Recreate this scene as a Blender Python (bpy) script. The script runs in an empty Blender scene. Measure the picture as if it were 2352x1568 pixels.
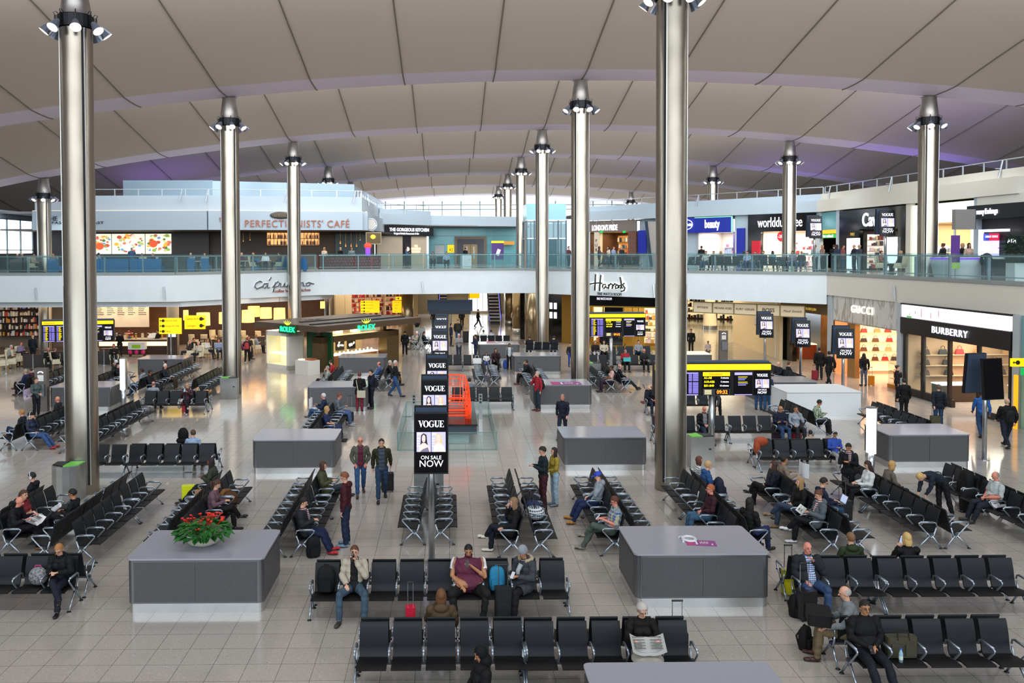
import bpy, bmesh, math, random
from mathutils import Vector, Matrix
import numpy as np
random.seed(7)
sc = bpy.context.scene
COL = sc.collection
PI = math.pi
F, PX, PY, CH = 1960.0, 1049.0, 631.0, 7.33
PITCH, YAW, ROLL = math.radians(1.61), math.radians(0.54), math.radians(0.17)
RM = (Matrix.Rotation(-YAW, 3, 'Z') @ Matrix.Rotation(PI/2 - PITCH, 3, 'X') @ Matrix.Rotation(-ROLL, 3, 'Z'))
cd = bpy.data.cameras.new('camera'); cam = bpy.data.objects.new('camera', cd); COL.objects.link(cam)
cam.matrix_world = Matrix.Translation((0, 0, CH)) @ RM.to_4x4()
cd.sensor_width = 36; cd.lens = 36*F/2352
cd.shift_x = (1176-PX)/2352; cd.shift_y = -(784-PY)/2352
cd.clip_end = 1000
sc.camera = cam
sc.view_settings.view_transform = 'Standard'; sc.view_settings.look = 'None'
sc.view_settings.gamma = 1; sc.view_settings.use_curve_mapping = False
sc.view_settings.exposure = 0.35
cy = sc.cycles
cy.max_bounces = 6; cy.diffuse_bounces = 3; cy.glossy_bounces = 4; cy.transmission_bounces = 4
cy.transparent_max_bounces = 12; cy.caustics_reflective = False; cy.caustics_refractive = False
cy.sample_clamp_indirect = 4; cy.use_denoising = True; cy.use_light_tree = True
cy.use_adaptive_sampling = True; cy.adaptive_threshold = 0.03; cy.blur_glossy = 0.6
w = bpy.data.worlds.new('sky'); sc.world = w; w.use_nodes = True
w.node_tree.nodes['Background'].inputs[0].default_value = (0.80, 0.90, 1.0, 1)
w.node_tree.nodes['Background'].inputs[1].default_value = 1.05
def area(name, loc, rot, sx, sy, power, col, spread=180):
    l = bpy.data.lights.new(name, 'AREA'); l.shape = 'RECTANGLE'; l.size = sx; l.size_y = sy
    l.energy = power; l.color = col; l.spread = math.radians(spread)
    o = bpy.data.objects.new(name, l); COL.objects.link(o); o.location = loc; o.rotation_euler = rot
    return o
ROWS = [8.0+18*k for k in range(0, 7)]          # 8, 26, 44 ... 116
def zv(X): return 16.05 - .85*((X-6.8)/18)**2    # height of the roof valleys across the hall
for Yv in ROWS:
    area('clerestory_daylight', (4, Yv+1.6, 16.6), (math.radians(55), 0, 0), 62, 2.4, 2100 if Yv < 20 else 3100, (.93, .97, 1.0))
area('front_glazing_daylight', (0, -13.5, 12.5), (math.radians(93), 0, 0), 80, 6, 7000, (.82, .92, 1.0))
for (x, y, rz, L) in ((30, 52, 0, 3), (33, 62, 0, 3), (31, 76, 0, 3), (22, 88, 0, 3), (-24, 74, 0, 3), (-14, 88, 0, 3)):
    area('purple_roof_uplight', (x, y, 12.0), (PI, 0, 0), 8, 5, 60, (.36, .22, 1.0))
CAMP = Vector((0, 0, CH))
def ray(x, y): return RM @ Vector(((x-PX)/F, -(y-PY)/F, -1))
def G(x, y, z=0.0):
    d = ray(x, y); t = (z-CH)/d.z; return CAMP + d*t
def D(x, y, Y):
    d = ray(x, y); t = Y/d.y; return CAMP + d*t
class Wall:
    """vertical plane through A and B (ground points); at(x, y) gives (s, z) on it"""
    def __init__(s, A, B, off=0.0):
        s.A = Vector((A[0], A[1], 0)); B = Vector((B[0], B[1], 0))
        s.u = (B-s.A).normalized(); s.n = Vector((s.u.y, -s.u.x, 0))   # n looks towards the viewer for left-to-right walls
        s.A = s.A + s.n*off; s.L = (B-s.A).length; s.ang = math.atan2(s.u.y, s.u.x)
    def at(s, x, y):
        d = ray(x, y); t = (s.A-CAMP).dot(s.n)/d.dot(s.n); p = CAMP + d*t
        return (p-s.A).dot(s.u), p.z
    def p(s, a, z, o=0.0): return s.A + s.u*a + s.n*o + Vector((0, 0, z))
def lin(c):
    if isinstance(c, str): c = tuple(int(c[i:i+2], 16) for i in (0, 2, 4))
    return tuple(((v/255)/12.92 if v/255 <= .04045 else ((v/255+.055)/1.055)**2.4) for v in c)
MATS = {}
def mat(key, col='808080', rough=.6, metal=0, emit=0, spec=.5, alpha=1, noise=0, nscale=20, bump=0, trans=0, sheen=0):
    if key in MATS: return MATS[key]
    m = bpy.data.materials.new(key); m.use_nodes = True; nt = m.node_tree; b = nt.nodes['Principled BSDF']
    c = lin(col) + (1,)
    b.inputs['Base Color'].default_value = c; b.inputs['Roughness'].default_value = rough
    b.inputs['Metallic'].default_value = metal; b.inputs['Specular IOR Level'].default_value = spec
    if emit:
        b.inputs['Emission Color'].default_value = c; b.inputs['Emission Strength'].default_value = emit
        if emit > .3: m.cycles.emission_sampling = 'FRONT'
    if trans: b.inputs['Transmission Weight'].default_value = trans
    if noise or bump:
        tc = nt.nodes.new('ShaderNodeTexCoord'); n = nt.nodes.new('ShaderNodeTexNoise')
        n.inputs['Scale'].default_value = nscale; n.inputs['Detail'].default_value = 4
        nt.links.new(tc.outputs['Object'], n.inputs['Vector'])
        if noise:
            mx = nt.nodes.new('ShaderNodeMix'); mx.data_type = 'RGBA'; mx.blend_type = 'MULTIPLY'
            mr = nt.nodes.new('ShaderNodeMapRange'); mr.inputs['To Min'].default_value = 1-noise; mr.inputs['To Max'].default_value = 1+noise*.6
            mr.inputs['From Min'].default_value = .3; mr.inputs['From Max'].default_value = .7
            nt.links.new(n.outputs['Fac'], mr.inputs['Value'])
            mx.inputs['Factor'].default_value = 1; mx.inputs[6].default_value = c
            nt.links.new(mr.outputs['Result'], mx.inputs[7]); nt.links.new(mx.outputs[2], b.inputs['Base Color'])
        if bump:
            bp = nt.nodes.new('ShaderNodeBump'); bp.inputs['Strength'].default_value = bump; bp.inputs['Distance'].default_value = .02
            nt.links.new(n.outputs['Fac'], bp.inputs['Height']); nt.links.new(bp.outputs[0], b.inputs['Normal'])
    MATS[key] = m; return m
def glassmat(key, col=(200, 225, 225), a=.12, rough=.03):
    """thin architectural glass: mostly see-through, tinted, with a glossy coat"""
    if key in MATS: return MATS[key]
    m = bpy.data.materials.new(key); m.use_nodes = True; nt = m.node_tree; nt.nodes.clear()
    o = nt.nodes.new('ShaderNodeOutputMaterial'); t = nt.nodes.new('ShaderNodeBsdfTransparent'); g = nt.nodes.new('ShaderNodeBsdfGlossy')
    d = nt.nodes.new('ShaderNodeBsdfDiffuse'); d.inputs[0].default_value = lin(col)+(1,)
    t.inputs[0].default_value = tuple(1-(1-v)*.45 for v in lin(col))+(1,); g.inputs['Roughness'].default_value = rough
    m1 = nt.nodes.new('ShaderNodeMixShader'); m1.inputs[0].default_value = a
    m2 = nt.nodes.new('ShaderNodeMixShader'); fr = nt.nodes.new('ShaderNodeLayerWeight'); pw = nt.nodes.new('ShaderNodeMath'); pw.operation = 'POWER'; pw.inputs[1].default_value = 4
    ml = nt.nodes.new('ShaderNodeMath'); ml.operation = 'MULTIPLY_ADD'; ml.inputs[1].default_value = .4; ml.inputs[2].default_value = .03
    nt.links.new(t.outputs[0], m1.inputs[1]); nt.links.new(d.outputs[0], m1.inputs[2]); nt.links.new(fr.outputs['Facing'], pw.inputs[0]); nt.links.new(pw.outputs[0], ml.inputs[0])
    nt.links.new(ml.outputs[0], m2.inputs[0]); nt.links.new(m1.outputs[0], m2.inputs[1]); nt.links.new(g.outputs[0], m2.inputs[2])
    nt.links.new(m2.outputs[0], o.inputs[0]); MATS[key] = m; return m
def nodemat(key):
    m = bpy.data.materials.new(key); m.use_nodes = True; MATS[key] = m
    return m, m.node_tree, m.node_tree.nodes['Principled BSDF']
class MB:
    def __init__(s): s.v = []; s.f = []; s.m = []; s.mats = []; s.mi = 0
    def use(s, m):
        if m not in s.mats: s.mats.append(m)
        s.mi = s.mats.index(m); return s
    def add(s, vs, fs):
        k = len(s.v); s.v += [tuple(v) for v in vs]; s.f += [tuple(i+k for i in f) for f in fs]; s.m += [s.mi]*len(fs); return s
    def box(s, c, d, rz=0, M=None):
        x, y, z = d[0]/2, d[1]/2, d[2]/2
        vs = [Vector((a*x, b*y, e*z)) for a in (-1, 1) for b in (-1, 1) for e in (-1, 1)]
        R = M if M is not None else Matrix.Rotation(rz, 3, 'Z'); C = Vector(c)
        return s.add([R @ v + C for v in vs], [(0, 1, 3, 2), (4, 6, 7, 5), (0, 4, 5, 1), (2, 3, 7, 6), (0, 2, 6, 4), (1, 5, 7, 3)])
    def prism(s, poly, z0, z1, caps=True):
        n = len(poly); vs = [(p[0], p[1], z0) for p in poly] + [(p[0], p[1], z1) for p in poly]
        fs = [(i, (i+1) % n, n+(i+1) % n, n+i) for i in range(n)]
        if caps: fs += [tuple(range(n))[::-1], tuple(range(n, 2*n))]
        return s.add(vs, fs)
    def cyl(s, p0, p1, r0, r1=None, n=12, caps=True):
        r1 = r0 if r1 is None else r1; p0 = Vector(p0); p1 = Vector(p1); d = (p1-p0)
        q = d.to_track_quat('Z', 'Y').to_matrix() if d.length > 1e-9 else Matrix.Identity(3)
        vs = [p0 + q @ Vector((r0*math.cos(2*PI*i/n), r0*math.sin(2*PI*i/n), 0)) for i in range(n)]
        vs += [p1 + q @ Vector((r1*math.cos(2*PI*i/n), r1*math.sin(2*PI*i/n), 0)) for i in range(n)]
        fs = [(i, (i+1) % n, n+(i+1) % n, n+i) for i in range(n)]
        if caps: fs += [tuple(range(n))[::-1], tuple(range(n, 2*n))]
        return s.add(vs, fs)
    def tube(s, pts, r, n=8, closed=False):
        pts = [Vector(p) for p in pts]; m = len(pts)
        rr = r if isinstance(r, (list, tuple)) else [r]*m
        vs = []; up = None
        for i, p in enumerate(pts):
            a = pts[(i-1) % m] if (closed or i > 0) else p; b = pts[(i+1) % m] if (closed or i < m-1) else p
            t = (b-a); t = t.normalized() if t.length > 1e-9 else Vector((0, 0, 1))
            if up is None: up = Vector((0, 0, 1)) if abs(t.z) < .9 else Vector((0, 1, 0))
            x = t.cross(up)
            if x.length < 1e-6: x = t.orthogonal()
            x.normalize(); y = x.cross(t).normalized(); up = y
            vs += [p + (x*math.cos(2*PI*j/n)+y*math.sin(2*PI*j/n))*rr[i] for j in range(n)]
        k = m if closed else m-1
        fs = [(i*n+j, i*n+(j+1) % n, ((i+1) % m)*n+(j+1) % n, ((i+1) % m)*n+j) for i in range(k) for j in range(n)]
        if not closed: fs += [tuple(range(n))[::-1], tuple(range((m-1)*n, m*n))]
        return s.add(vs, fs)
    def lathe(s, prof, c=(0, 0, 0), n=24, sx=1, sy=1):
        C = Vector(c); vs = []
        for (r, z) in prof: vs += [C+Vector((r*sx*math.cos(2*PI*i/n), r*sy*math.sin(2*PI*i/n), z)) for i in range(n)]
        fs = [(k*n+i, k*n+(i+1) % n, (k+1)*n+(i+1) % n, (k+1)*n+i) for k in range(len(prof)-1) for i in range(n)]
        return s.add(vs, fs)
    def ball(s, c, r, n=12, M=None):
        rx, ry, rz = r if isinstance(r, (tuple, list)) else (r, r, r); C = Vector(c); vs = []; k = n//2
        R = M if M is not None else Matrix.Identity(3)
        for j in range(1, k):
            a = PI*j/k
            vs += [C + R @ Vector((rx*math.sin(a)*math.cos(2*PI*i/n), ry*math.sin(a)*math.sin(2*PI*i/n), rz*math.cos(a))) for i in range(n)]
        vs += [C + R @ Vector((0, 0, rz)), C + R @ Vector((0, 0, -rz))]; T = len(vs)-2
        fs = [(j*n+i, j*n+(i+1) % n, (j+1)*n+(i+1) % n, (j+1)*n+i) for j in range(k-2) for i in range(n)]
        fs += [(T, (i+1) % n, i) for i in range(n)] + [(T+1, (k-2)*n+i, (k-2)*n+(i+1) % n) for i in range(n)]
        return s.add(vs, fs)
    def strip(s, pts, w, th, axis='x'):
        """a sheet following pts (y, z) extruded over width w in x, thickness th"""
        P = [Vector((0, a, b)) for a, b in pts]; n = len(P); vs = []
        for i, p in enumerate(P):
            t = (P[min(i+1, n-1)]-P[max(i-1, 0)]).normalized(); nn = Vector((0, -t.z, t.y))
            for sx in (-w/2, w/2):
                for o in (0, th): vs.append(Vector((sx, 0, 0)) + p - nn*o)
        fs = []
        for i in range(n-1):
            a = 4*i; b = a+4
            fs += [(a, a+2, b+2, b), (a+1, b+1, b+3, a+3), (a, b, b+1, a+1), (a+2, a+3, b+3, b+2)]
        fs += [(0, 1, 3, 2), (4*n-4, 4*n-2, 4*n-1, 4*n-3)]
        return s.add(vs, fs)
    def quad(s, a, b, c, d): return s.add([a, b, c, d], [(0, 1, 2, 3)])
    def mesh(s, name, m=None, smooth=False):
        me = bpy.data.meshes.new(name); me.from_pydata(s.v, [], s.f)
        ms = s.mats if s.mats else [m]
        for x in ms: me.materials.append(x)
        if len(ms) > 1: me.polygons.foreach_set('material_index', s.m)
        if smooth: me.polygons.foreach_set('use_smooth', [True]*len(s.f))
        me.update(); return me
    def build(s, name, m=None, parent=None, smooth=False, **kw):
        return link(name, s.mesh(name, m, smooth), parent, **kw)
def link(name, data, parent=None, loc=None, rz=None, label=None, cat=None, group=None, kind=None):
    o = bpy.data.objects.new(name, data); COL.objects.link(o)
    if parent is not None: o.parent = parent
    if loc is not None: o.location = loc
    if rz is not None: o.rotation_euler = (0, 0, rz)
    return tag(o, label, cat, group, kind)
def tag(o, label=None, cat=None, group=None, kind=None):
    if label: o['label'] = label
    if cat: o['category'] = cat
    if group: o['group'] = group
    if kind: o['kind'] = kind
    return o
def thing(name, label, cat, loc=(0, 0, 0), rz=0, group=None):
    return link(name, None, None, loc, rz, label, cat, group)
CH_ = {}
def copy_tree(o, parent=None):
    c = o.copy(); COL.objects.link(c)
    if parent is not None: c.parent = parent
    for ch in o.children: copy_tree(ch, c)
    return c
def smooth_by_angle(me, ang=35):
    me.polygons.foreach_set('use_smooth', [True]*len(me.polygons))
    bm = bmesh.new(); bm.from_mesh(me); a = math.radians(ang)
    for e in bm.edges:
        if len(e.link_faces) == 2 and e.calc_face_angle(0) > a: e.smooth = False
    bm.to_mesh(me); bm.free()
_tcache = {}
def text_mesh(txt, size, depth=.01, bold=0, align='CENTER', sx=1.0, spacing=1.0, shear=0):
    """letters as solid geometry in the x z plane, facing -y, centred on the origin"""
    key = (txt, size, depth, bold, align, sx, spacing, shear)
    if key in _tcache: return _tcache[key]
    c = bpy.data.curves.new('t', 'FONT'); c.body = txt; c.size = size; c.extrude = depth/2; c.offset = bold
    c.align_x = align; c.align_y = 'CENTER'; c.space_character = spacing; c.shear = shear; c.resolution_u = 3
    o = bpy.data.objects.new('t', c); COL.objects.link(o)
    dg = bpy.context.evaluated_depsgraph_get(); me = bpy.data.meshes.new_from_object(o.evaluated_get(dg))
    bpy.data.objects.remove(o); bpy.data.curves.remove(c)
    me.transform(Matrix.Diagonal((sx, 1, 1, 1))); me.transform(Matrix.Rotation(PI/2, 4, 'X'))
    _tcache[key] = me; return me
def text(txt, size, m, parent=None, loc=(0, 0, 0), rz=0, name='lettering', **kw):
    extra = {k: kw.pop(k) for k in ('label', 'cat', 'group', 'kind') if k in kw}
    me = text_mesh(txt, size, **kw).copy(); me.materials.clear(); me.materials.append(m)
    o = link(name, me, parent, loc, rz, **extra)
    return o
def text_w(txt, **kw):
    me = text_mesh(txt, 1.0, **kw); xs = [v.co.x for v in me.vertices]
    return (max(xs)-min(xs)) if xs else 1
def rounded(x0, y0, x1, y1, r, n=5):
    out = []
    for cx, cy_, a in ((x1-r, y1-r, 0), (x0+r, y1-r, 90), (x0+r, y0+r, 180), (x1-r, y0+r, 270)):
        for i in range(n+1):
            t = math.radians(a+90*i/n); out.append((cx+r*math.cos(t), cy_+r*math.sin(t)))
    return out
# materials shared by many things
white_panel = mat('white_panel', 'dde6ea', .45, noise=.03, nscale=1.5)
warm_panel = mat('warm_white_panel', 'd9d6ca', .5)
soffit_m = mat('soffit_painted_glow', 'e9def2', .55)  # lilac glow and extra brightness of the valley bands put into the colour
steel = mat('brushed_steel', 'b9bec2', .28, .95, noise=.12, nscale=6)
alu = mat('aluminium', 'c3c9d0', .3, .85)
rail_m = mat('rail_steel', 'c9d2d8', .35, .6)
black_metal = mat('black_metal', '141518', .45, .3)
dark_gap = mat('dark_gap', '0c0d14', .6)
screen_black = mat('screen_black', '07070c', .22, spec=.35)
blue_grey = mat('blue_grey_metal', '43536a', .45, .3)
yellow_lit = mat('yellow_lit', 'ffcc00', .5, emit=.7)
white_lit = mat('white_lit', 'f4f6ff', .5, emit=1.0)
warm_lit = mat('warm_lit', 'ffd79a', .5, emit=2.2)
white_paint = mat('white_paint', 'e6e8e8', .5)
glass_rail = glassmat('rail_glass', (178, 212, 214), .07)
glass_clear = glassmat('clear_glass', (215, 232, 228), .05)
teal_glass = mat('teal_glass', '6fb0b8', .18, .1, noise=.05, nscale=.4)
# floor: polished terrazzo tiles 0.6 m
def terrazzo():
    m, nt, b = nodemat('terrazzo'); L = nt.links.new; N = nt.nodes.new
    tc = N('ShaderNodeTexCoord'); br = N('ShaderNodeTexBrick'); br.offset = 0; br.inputs['Scale'].default_value = 1
    br.inputs['Brick Width'].default_value = .6; br.inputs['Row Height'].default_value = .6; br.inputs['Mortar Size'].default_value = .004
    br.inputs['Mortar Smooth'].default_value = 0
    br.inputs['Color1'].default_value = lin('b0a8a0')+(1,); br.inputs['Color2'].default_value = lin('aca49c')+(1,); br.inputs['Mortar'].default_value = lin('4e4a46')+(1,)
    L(tc.outputs['Object'], br.inputs['Vector'])
    col = br.outputs['Color']
    for sc_, th, cc in ((30, .055, 'c9c5bd'), (42, .05, '6c6660')):
        vo = N('ShaderNodeTexVoronoi'); vo.inputs['Scale'].default_value = sc_; L(tc.outputs['Object'], vo.inputs['Vector'])
        no = N('ShaderNodeTexWhiteNoise'); L(vo.outputs['Position'], no.inputs['Vector'])
        lt = N('ShaderNodeMath'); lt.operation = 'LESS_THAN'; lt.inputs[1].default_value = .26; L(vo.outputs['Distance'], lt.inputs[0])
        l2 = N('ShaderNodeMath'); l2.operation = 'LESS_THAN'; l2.inputs[1].default_value = .16; L(no.outputs['Value'], l2.inputs[0])
        mu = N('ShaderNodeMath'); mu.operation = 'MULTIPLY'; L(lt.outputs[0], mu.inputs[0]); L(l2.outputs[0], mu.inputs[1])
        mx = N('ShaderNodeMix'); mx.data_type = 'RGBA'; L(mu.outputs[0], mx.inputs[0]); L(col, mx.inputs[6]); mx.inputs[7].default_value = lin(cc)+(1,)
        col = mx.outputs[2]
    ns = N('ShaderNodeTexNoise'); ns.inputs['Scale'].default_value = .5; L(tc.outputs['Object'], ns.inputs['Vector'])
    mr = N('ShaderNodeMapRange'); mr.inputs['To Min'].default_value = .07; mr.inputs['To Max'].default_value = .17; L(ns.outputs['Fac'], mr.inputs['Value'])
    L(col, b.inputs['Base Color']); L(mr.outputs[0], b.inputs['Roughness']); b.inputs['IOR'].default_value = 1.5
    return m
terr = terrazzo()
MB().box((0, 62, -.15), (140, 180, .3)).build('floor', terr, kind='structure')
# roof: vaults between the column rows
def roof_profile():
    return [(0, 0), (.5, -.02), (1.5, .02), (2.3, .09), (2.7, .18), (3.5, .36), (5.5, .80), (8, 1.33), (11, 2.0), (14, 2.62), (16.2, 3.05)]
XR = [-65 + 4.5*0 + i*1.5 for i in range(0, 88)]
roof_m, nt_, b_ = nodemat('roof_lining'); b_.inputs['Roughness'].default_value = .7
b_.inputs['Base Color'].default_value = lin('c3b7ac')+(1,)
for k, Yv in enumerate(ROWS + [134.0]):
    prof = roof_profile(); nX = len(XR); me = MB()
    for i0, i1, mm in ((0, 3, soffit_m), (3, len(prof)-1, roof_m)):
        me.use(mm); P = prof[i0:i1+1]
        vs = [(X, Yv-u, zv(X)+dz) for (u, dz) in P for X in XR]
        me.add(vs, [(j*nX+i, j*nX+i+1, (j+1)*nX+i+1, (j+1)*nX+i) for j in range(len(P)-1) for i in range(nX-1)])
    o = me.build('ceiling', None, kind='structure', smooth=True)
    bb = MB(); bb.add([(X, Yv+d, zv(X)+z) for (d, z) in ((0, 0), (.12, .5), (.5, 1.0)) for X in XR],
                      [(j*nX+i, j*nX+i+1, (j+1)*nX+i+1, (j+1)*nX+i) for j in range(2) for i in range(nX-1)])
    bb.build('trim_1', roof_m, kind='structure')
    tp = MB(); tp.add([(X, Yv-u, zv(X)+dz+.5) for (u, dz) in ((-.5, .55), (16.2, 3.0)) for X in XR], [(i, i+1, nX+i+1, nX+i) for i in range(nX-1)])
    tp.build('trim_2', mat('roof_top', '888888', .8), kind='structure')
    jm = mat('roof_joint', '6d675c', .7)
    js = MB()
    for q in range(-12, 14):
        X = -11.2 + 4.5*q
        if abs(X) > 62: continue
        js.tube([(X, Yv-u, zv(X)+dz-.01) for (u, dz) in prof], .035, 5)
    js.build('trim_3', jm, kind='structure')
fw = mat('window_frame', '6d7f84', .5, .4)
for i in range(3):
    MB().box((-20+i*22, 136, 13.2), (22, .1, 3.2)).build('window_%d' % (i+1), mat('sky_glass', 'eef6ff', .3, emit=1.6), kind='structure')
mb = MB()
for x in range(-34, 40, 3): mb.box((x, 135.8, 13.4), (.15, .2, 3.6))
for z in (13.9, 14.6): mb.box((0, 135.7, z), (76, .2, .14))
mb.build('trim_4', fw, kind='structure')
back_m = mat('hall_wall', '8a8278', .6)
MB().box((0, -14, 4.5), (116, .3, 9)).build('wall_rear', back_m, kind='structure')
MB().box((-58, 20, 3), (.3, 68, 6)).build('wall_left', back_m, kind='structure')
MB().box((50, 40, 9), (.3, 110, 18)).build('wall_right', back_m, kind='structure')
# upper level slab
SL = [(-48, 56), (-17.9, 56), (-9.7, 64), (5.9, 66), (22.7, 51), (23.6, 35), (24.3, 22)]
ZS = 5.9
slab = MB(); slab.prism([(-70, 56.12), (-17.8, 56.12), (-9.65, 64.12), (5.9, 66.12), (22.85, 51.1), (23.75, 35), (24.45, 22)] + [(60, 22), (60, 150), (-70, 150)], 5.5, ZS)
slab.build('floor_upper', terr, kind='structure')
under = MB(); under.prism([(-70, 58)] + [(-17.5, 58), (-9.0, 66), (5.9, 68), (24.5, 53), (25, 35), (25.6, 22)] + [(60, 22), (60, 150), (-70, 150)], 4.05, 4.15)
under.build('ceiling_lower', mat('lower_ceiling', 'd8c8ac', .7), kind='structure')
def band(name, pts, z0, z1, th, m, off=0, kind='structure'):
    for i in range(len(pts)-1):
        A, B = pts[i], pts[i+1]; W = Wall(A, B, off); L = (Vector(B)-Vector(A)).length
        b = MB(); c = W.p(L/2, (z0+z1)/2, -th/2); b.box(c, (L, th, z1-z0), W.ang)
        b.build(name, m, kind=kind)
band('wall_fascia', SL[:-2], 4.05, 5.82, .3, white_panel)
band('wall_fascia', SL[-3:], 4.62, 5.82, .3, warm_panel)
band('trim_5', SL, 5.82, 5.98, .42, mat('slab_edge', '8f9694', .5), .06)
band('wall_fascia_lower', [(-48, 56.6), (-17.7, 56.6), (-9.6, 64.6), (-9.0, 66.0)], 3.68, 4.05, .3, white_panel)
def glass_balustrade(A, B, label, step=2.2, inset=.25, z0=ZS, sub=1.1, gl=glass_rail):
    W = Wall(A, B, -inset); L = (Vector(B)-Vector(A)).length; n = max(1, round(L/step))
    t = thing('glass_balustrade', label, 'railing', (0, 0, 0), group='glass balustrades along the upper level')
    for i in range(n):
        a0, a1 = L*i/n+.03, L*(i+1)/n-.03
        MB().box(W.p((a0+a1)/2, z0+.66, 0), (a1-a0, .03, 1.16), W.ang).build('glass_panel', gl, t)
    for i in range(n+1):
        MB().box(W.p(min(max(L*i/n+.3, .1), L-.1), z0+.55, -.1), (.07, .12, 1.05), W.ang).build('post', rail_m, t)
    MB().cyl(W.p(0, z0+1.12, -.1), W.p(L, z0+1.12, -.1), .032).build('handrail', rail_m, t)
    MB().cyl(W.p(0, z0+.22, -.1), W.p(L, z0+.22, -.1), .02).build('lower_rail', rail_m, t)
    return t
bl = ['left front stretch of glass balustrade before the blue sofas', 'angled glass balustrade in front of the café bar', 'middle glass balustrade facing the teal wall',
      'angled glass balustrade before the pub and pharmacy', 'right side glass balustrade before the shirt shop', 'rightmost end of glass balustrade']
for i in range(5): glass_balustrade(SL[i], SL[i+1], bl[i], 2.6)
# upper facades
UF = {'L': [(-33.6, 66), (-18.6, 66), (-6.6, 68), (-4.8, 84)], 'C': [(-9, 100), (9, 100)], 'R': [(8.5, 96), (13.1, 80), (28.8, 66), (29.9, 44.4), (31.5, 30)]}
# steel columns with floodlight rings
def column_metal():
    m, nt, b = nodemat('column_steel'); L = nt.links.new; N = nt.nodes.new
    tc = N('ShaderNodeTexCoord'); mp = N('ShaderNodeMapping'); mp.inputs['Scale'].default_value = (1.2, 1.2, .5)
    no = N('ShaderNodeTexNoise'); no.inputs['Scale'].default_value = 1.1; no.inputs['Detail'].default_value = 1.5
    L(tc.outputs['Object'], mp.inputs['Vector']); L(mp.outputs[0], no.inputs['Vector'])
    mr = N('ShaderNodeMapRange'); mr.inputs['To Min'].default_value = .24; mr.inputs['To Max'].default_value = .40; L(no.outputs['Fac'], mr.inputs['Value'])
    L(mr.outputs[0], b.inputs['Roughness']); b.inputs['Metallic'].default_value = 1; b.inputs['Base Color'].default_value = lin('a39c90')+(1,)
    bp = N('ShaderNodeBump'); bp.inputs['Strength'].default_value = .5; bp.inputs['Distance'].default_value = .06
    L(no.outputs['Fac'], bp.inputs['Height']); L(bp.outputs[0], b.inputs['Normal'])
    return m
col_m = column_metal(); cap_m = mat('capital_steel', 'a29c98', .4, .9, noise=.1, nscale=4)
RC = .475
GA = -46      # direction of the dark groove
def shaft_me(H):
    b = MB(); b.use(col_m); n = 40
    def ring(z, r): return [(r*math.cos(2*PI*i/n), r*math.sin(2*PI*i/n), z) for i in range(n)]
    zs = [0, .35, .352, 3.2, 3.21, 6.3, 6.31, 9.3, 9.31, H]; vs = []; fs = []
    zs = [z for z in zs if z < H] + [H]
    rr = {.35: RC, .352: RC}
    for z in zs: vs += ring(z, RC if z not in (3.21, 6.31, 9.31) else RC-.004)
    for j in range(len(zs)-1):
        fs += [(j*n+i, j*n+(i+1) % n, (j+1)*n+(i+1) % n, (j+1)*n+i) for i in range(n)]
    b.add(vs, fs); return b.mesh('shaft', None, True)
def groove(b, ang, w, r, z0, z1, lip=True):
    c = Vector((math.cos(ang), math.sin(ang), 0)); t = Vector((-c.y, c.x, 0))
    b.box(c*r + Vector((0, 0, (z0+z1)/2)), (.02, w, z1-z0), ang)
cone_proto = {}
bell_m = mat('lamp_bell', '8d97a8', .4, .6); ring_m = mat('lamp_ring', '16181f', .5, .3)
lamp_in = mat('lamp_reflector', 'f0dccb', .4, emit=.7); bulb_m = mat('lamp_bulb', 'fff4f8', .4, emit=8)
def bell_parts():
    if cone_proto: return cone_proto
    b = MB(); d = Vector((.62, 0, -.78)).normalized(); p = Vector((RC+.22, 0, -.10))
    b.cyl(p-d*.02, p+d*.30, .075, .17, 14, caps=False); b.cyl(p-d*.06, p-d*.02, .05, .075, 14); cone_proto['bell'] = b.mesh('lamp_shade', bell_m, True)
    b = MB(); b.cyl(p+d*.02, p+d*.295, .06, .162, 14, caps=False); cone_proto['refl'] = b.mesh('reflector', lamp_in, True)
    b = MB(); b.ball(p+d*.15, .07, 10); cone_proto['bulb'] = b.mesh('bulb', bulb_m, True)
    b = MB(); b.box((RC+.09, 0, .02), (.06, .05, .34)); b.cyl((RC+.1, 0, -.05), tuple(p-d*.04), .03, n=6); b.tube([(RC+.09, 0, .19), (RC+.14, 0, .27), (RC+.06, 0, .3), (RC-.02, 0, .2)], .012, 5)
    cone_proto['arm'] = b.mesh('bracket', black_metal)
    return cone_proto
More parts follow.
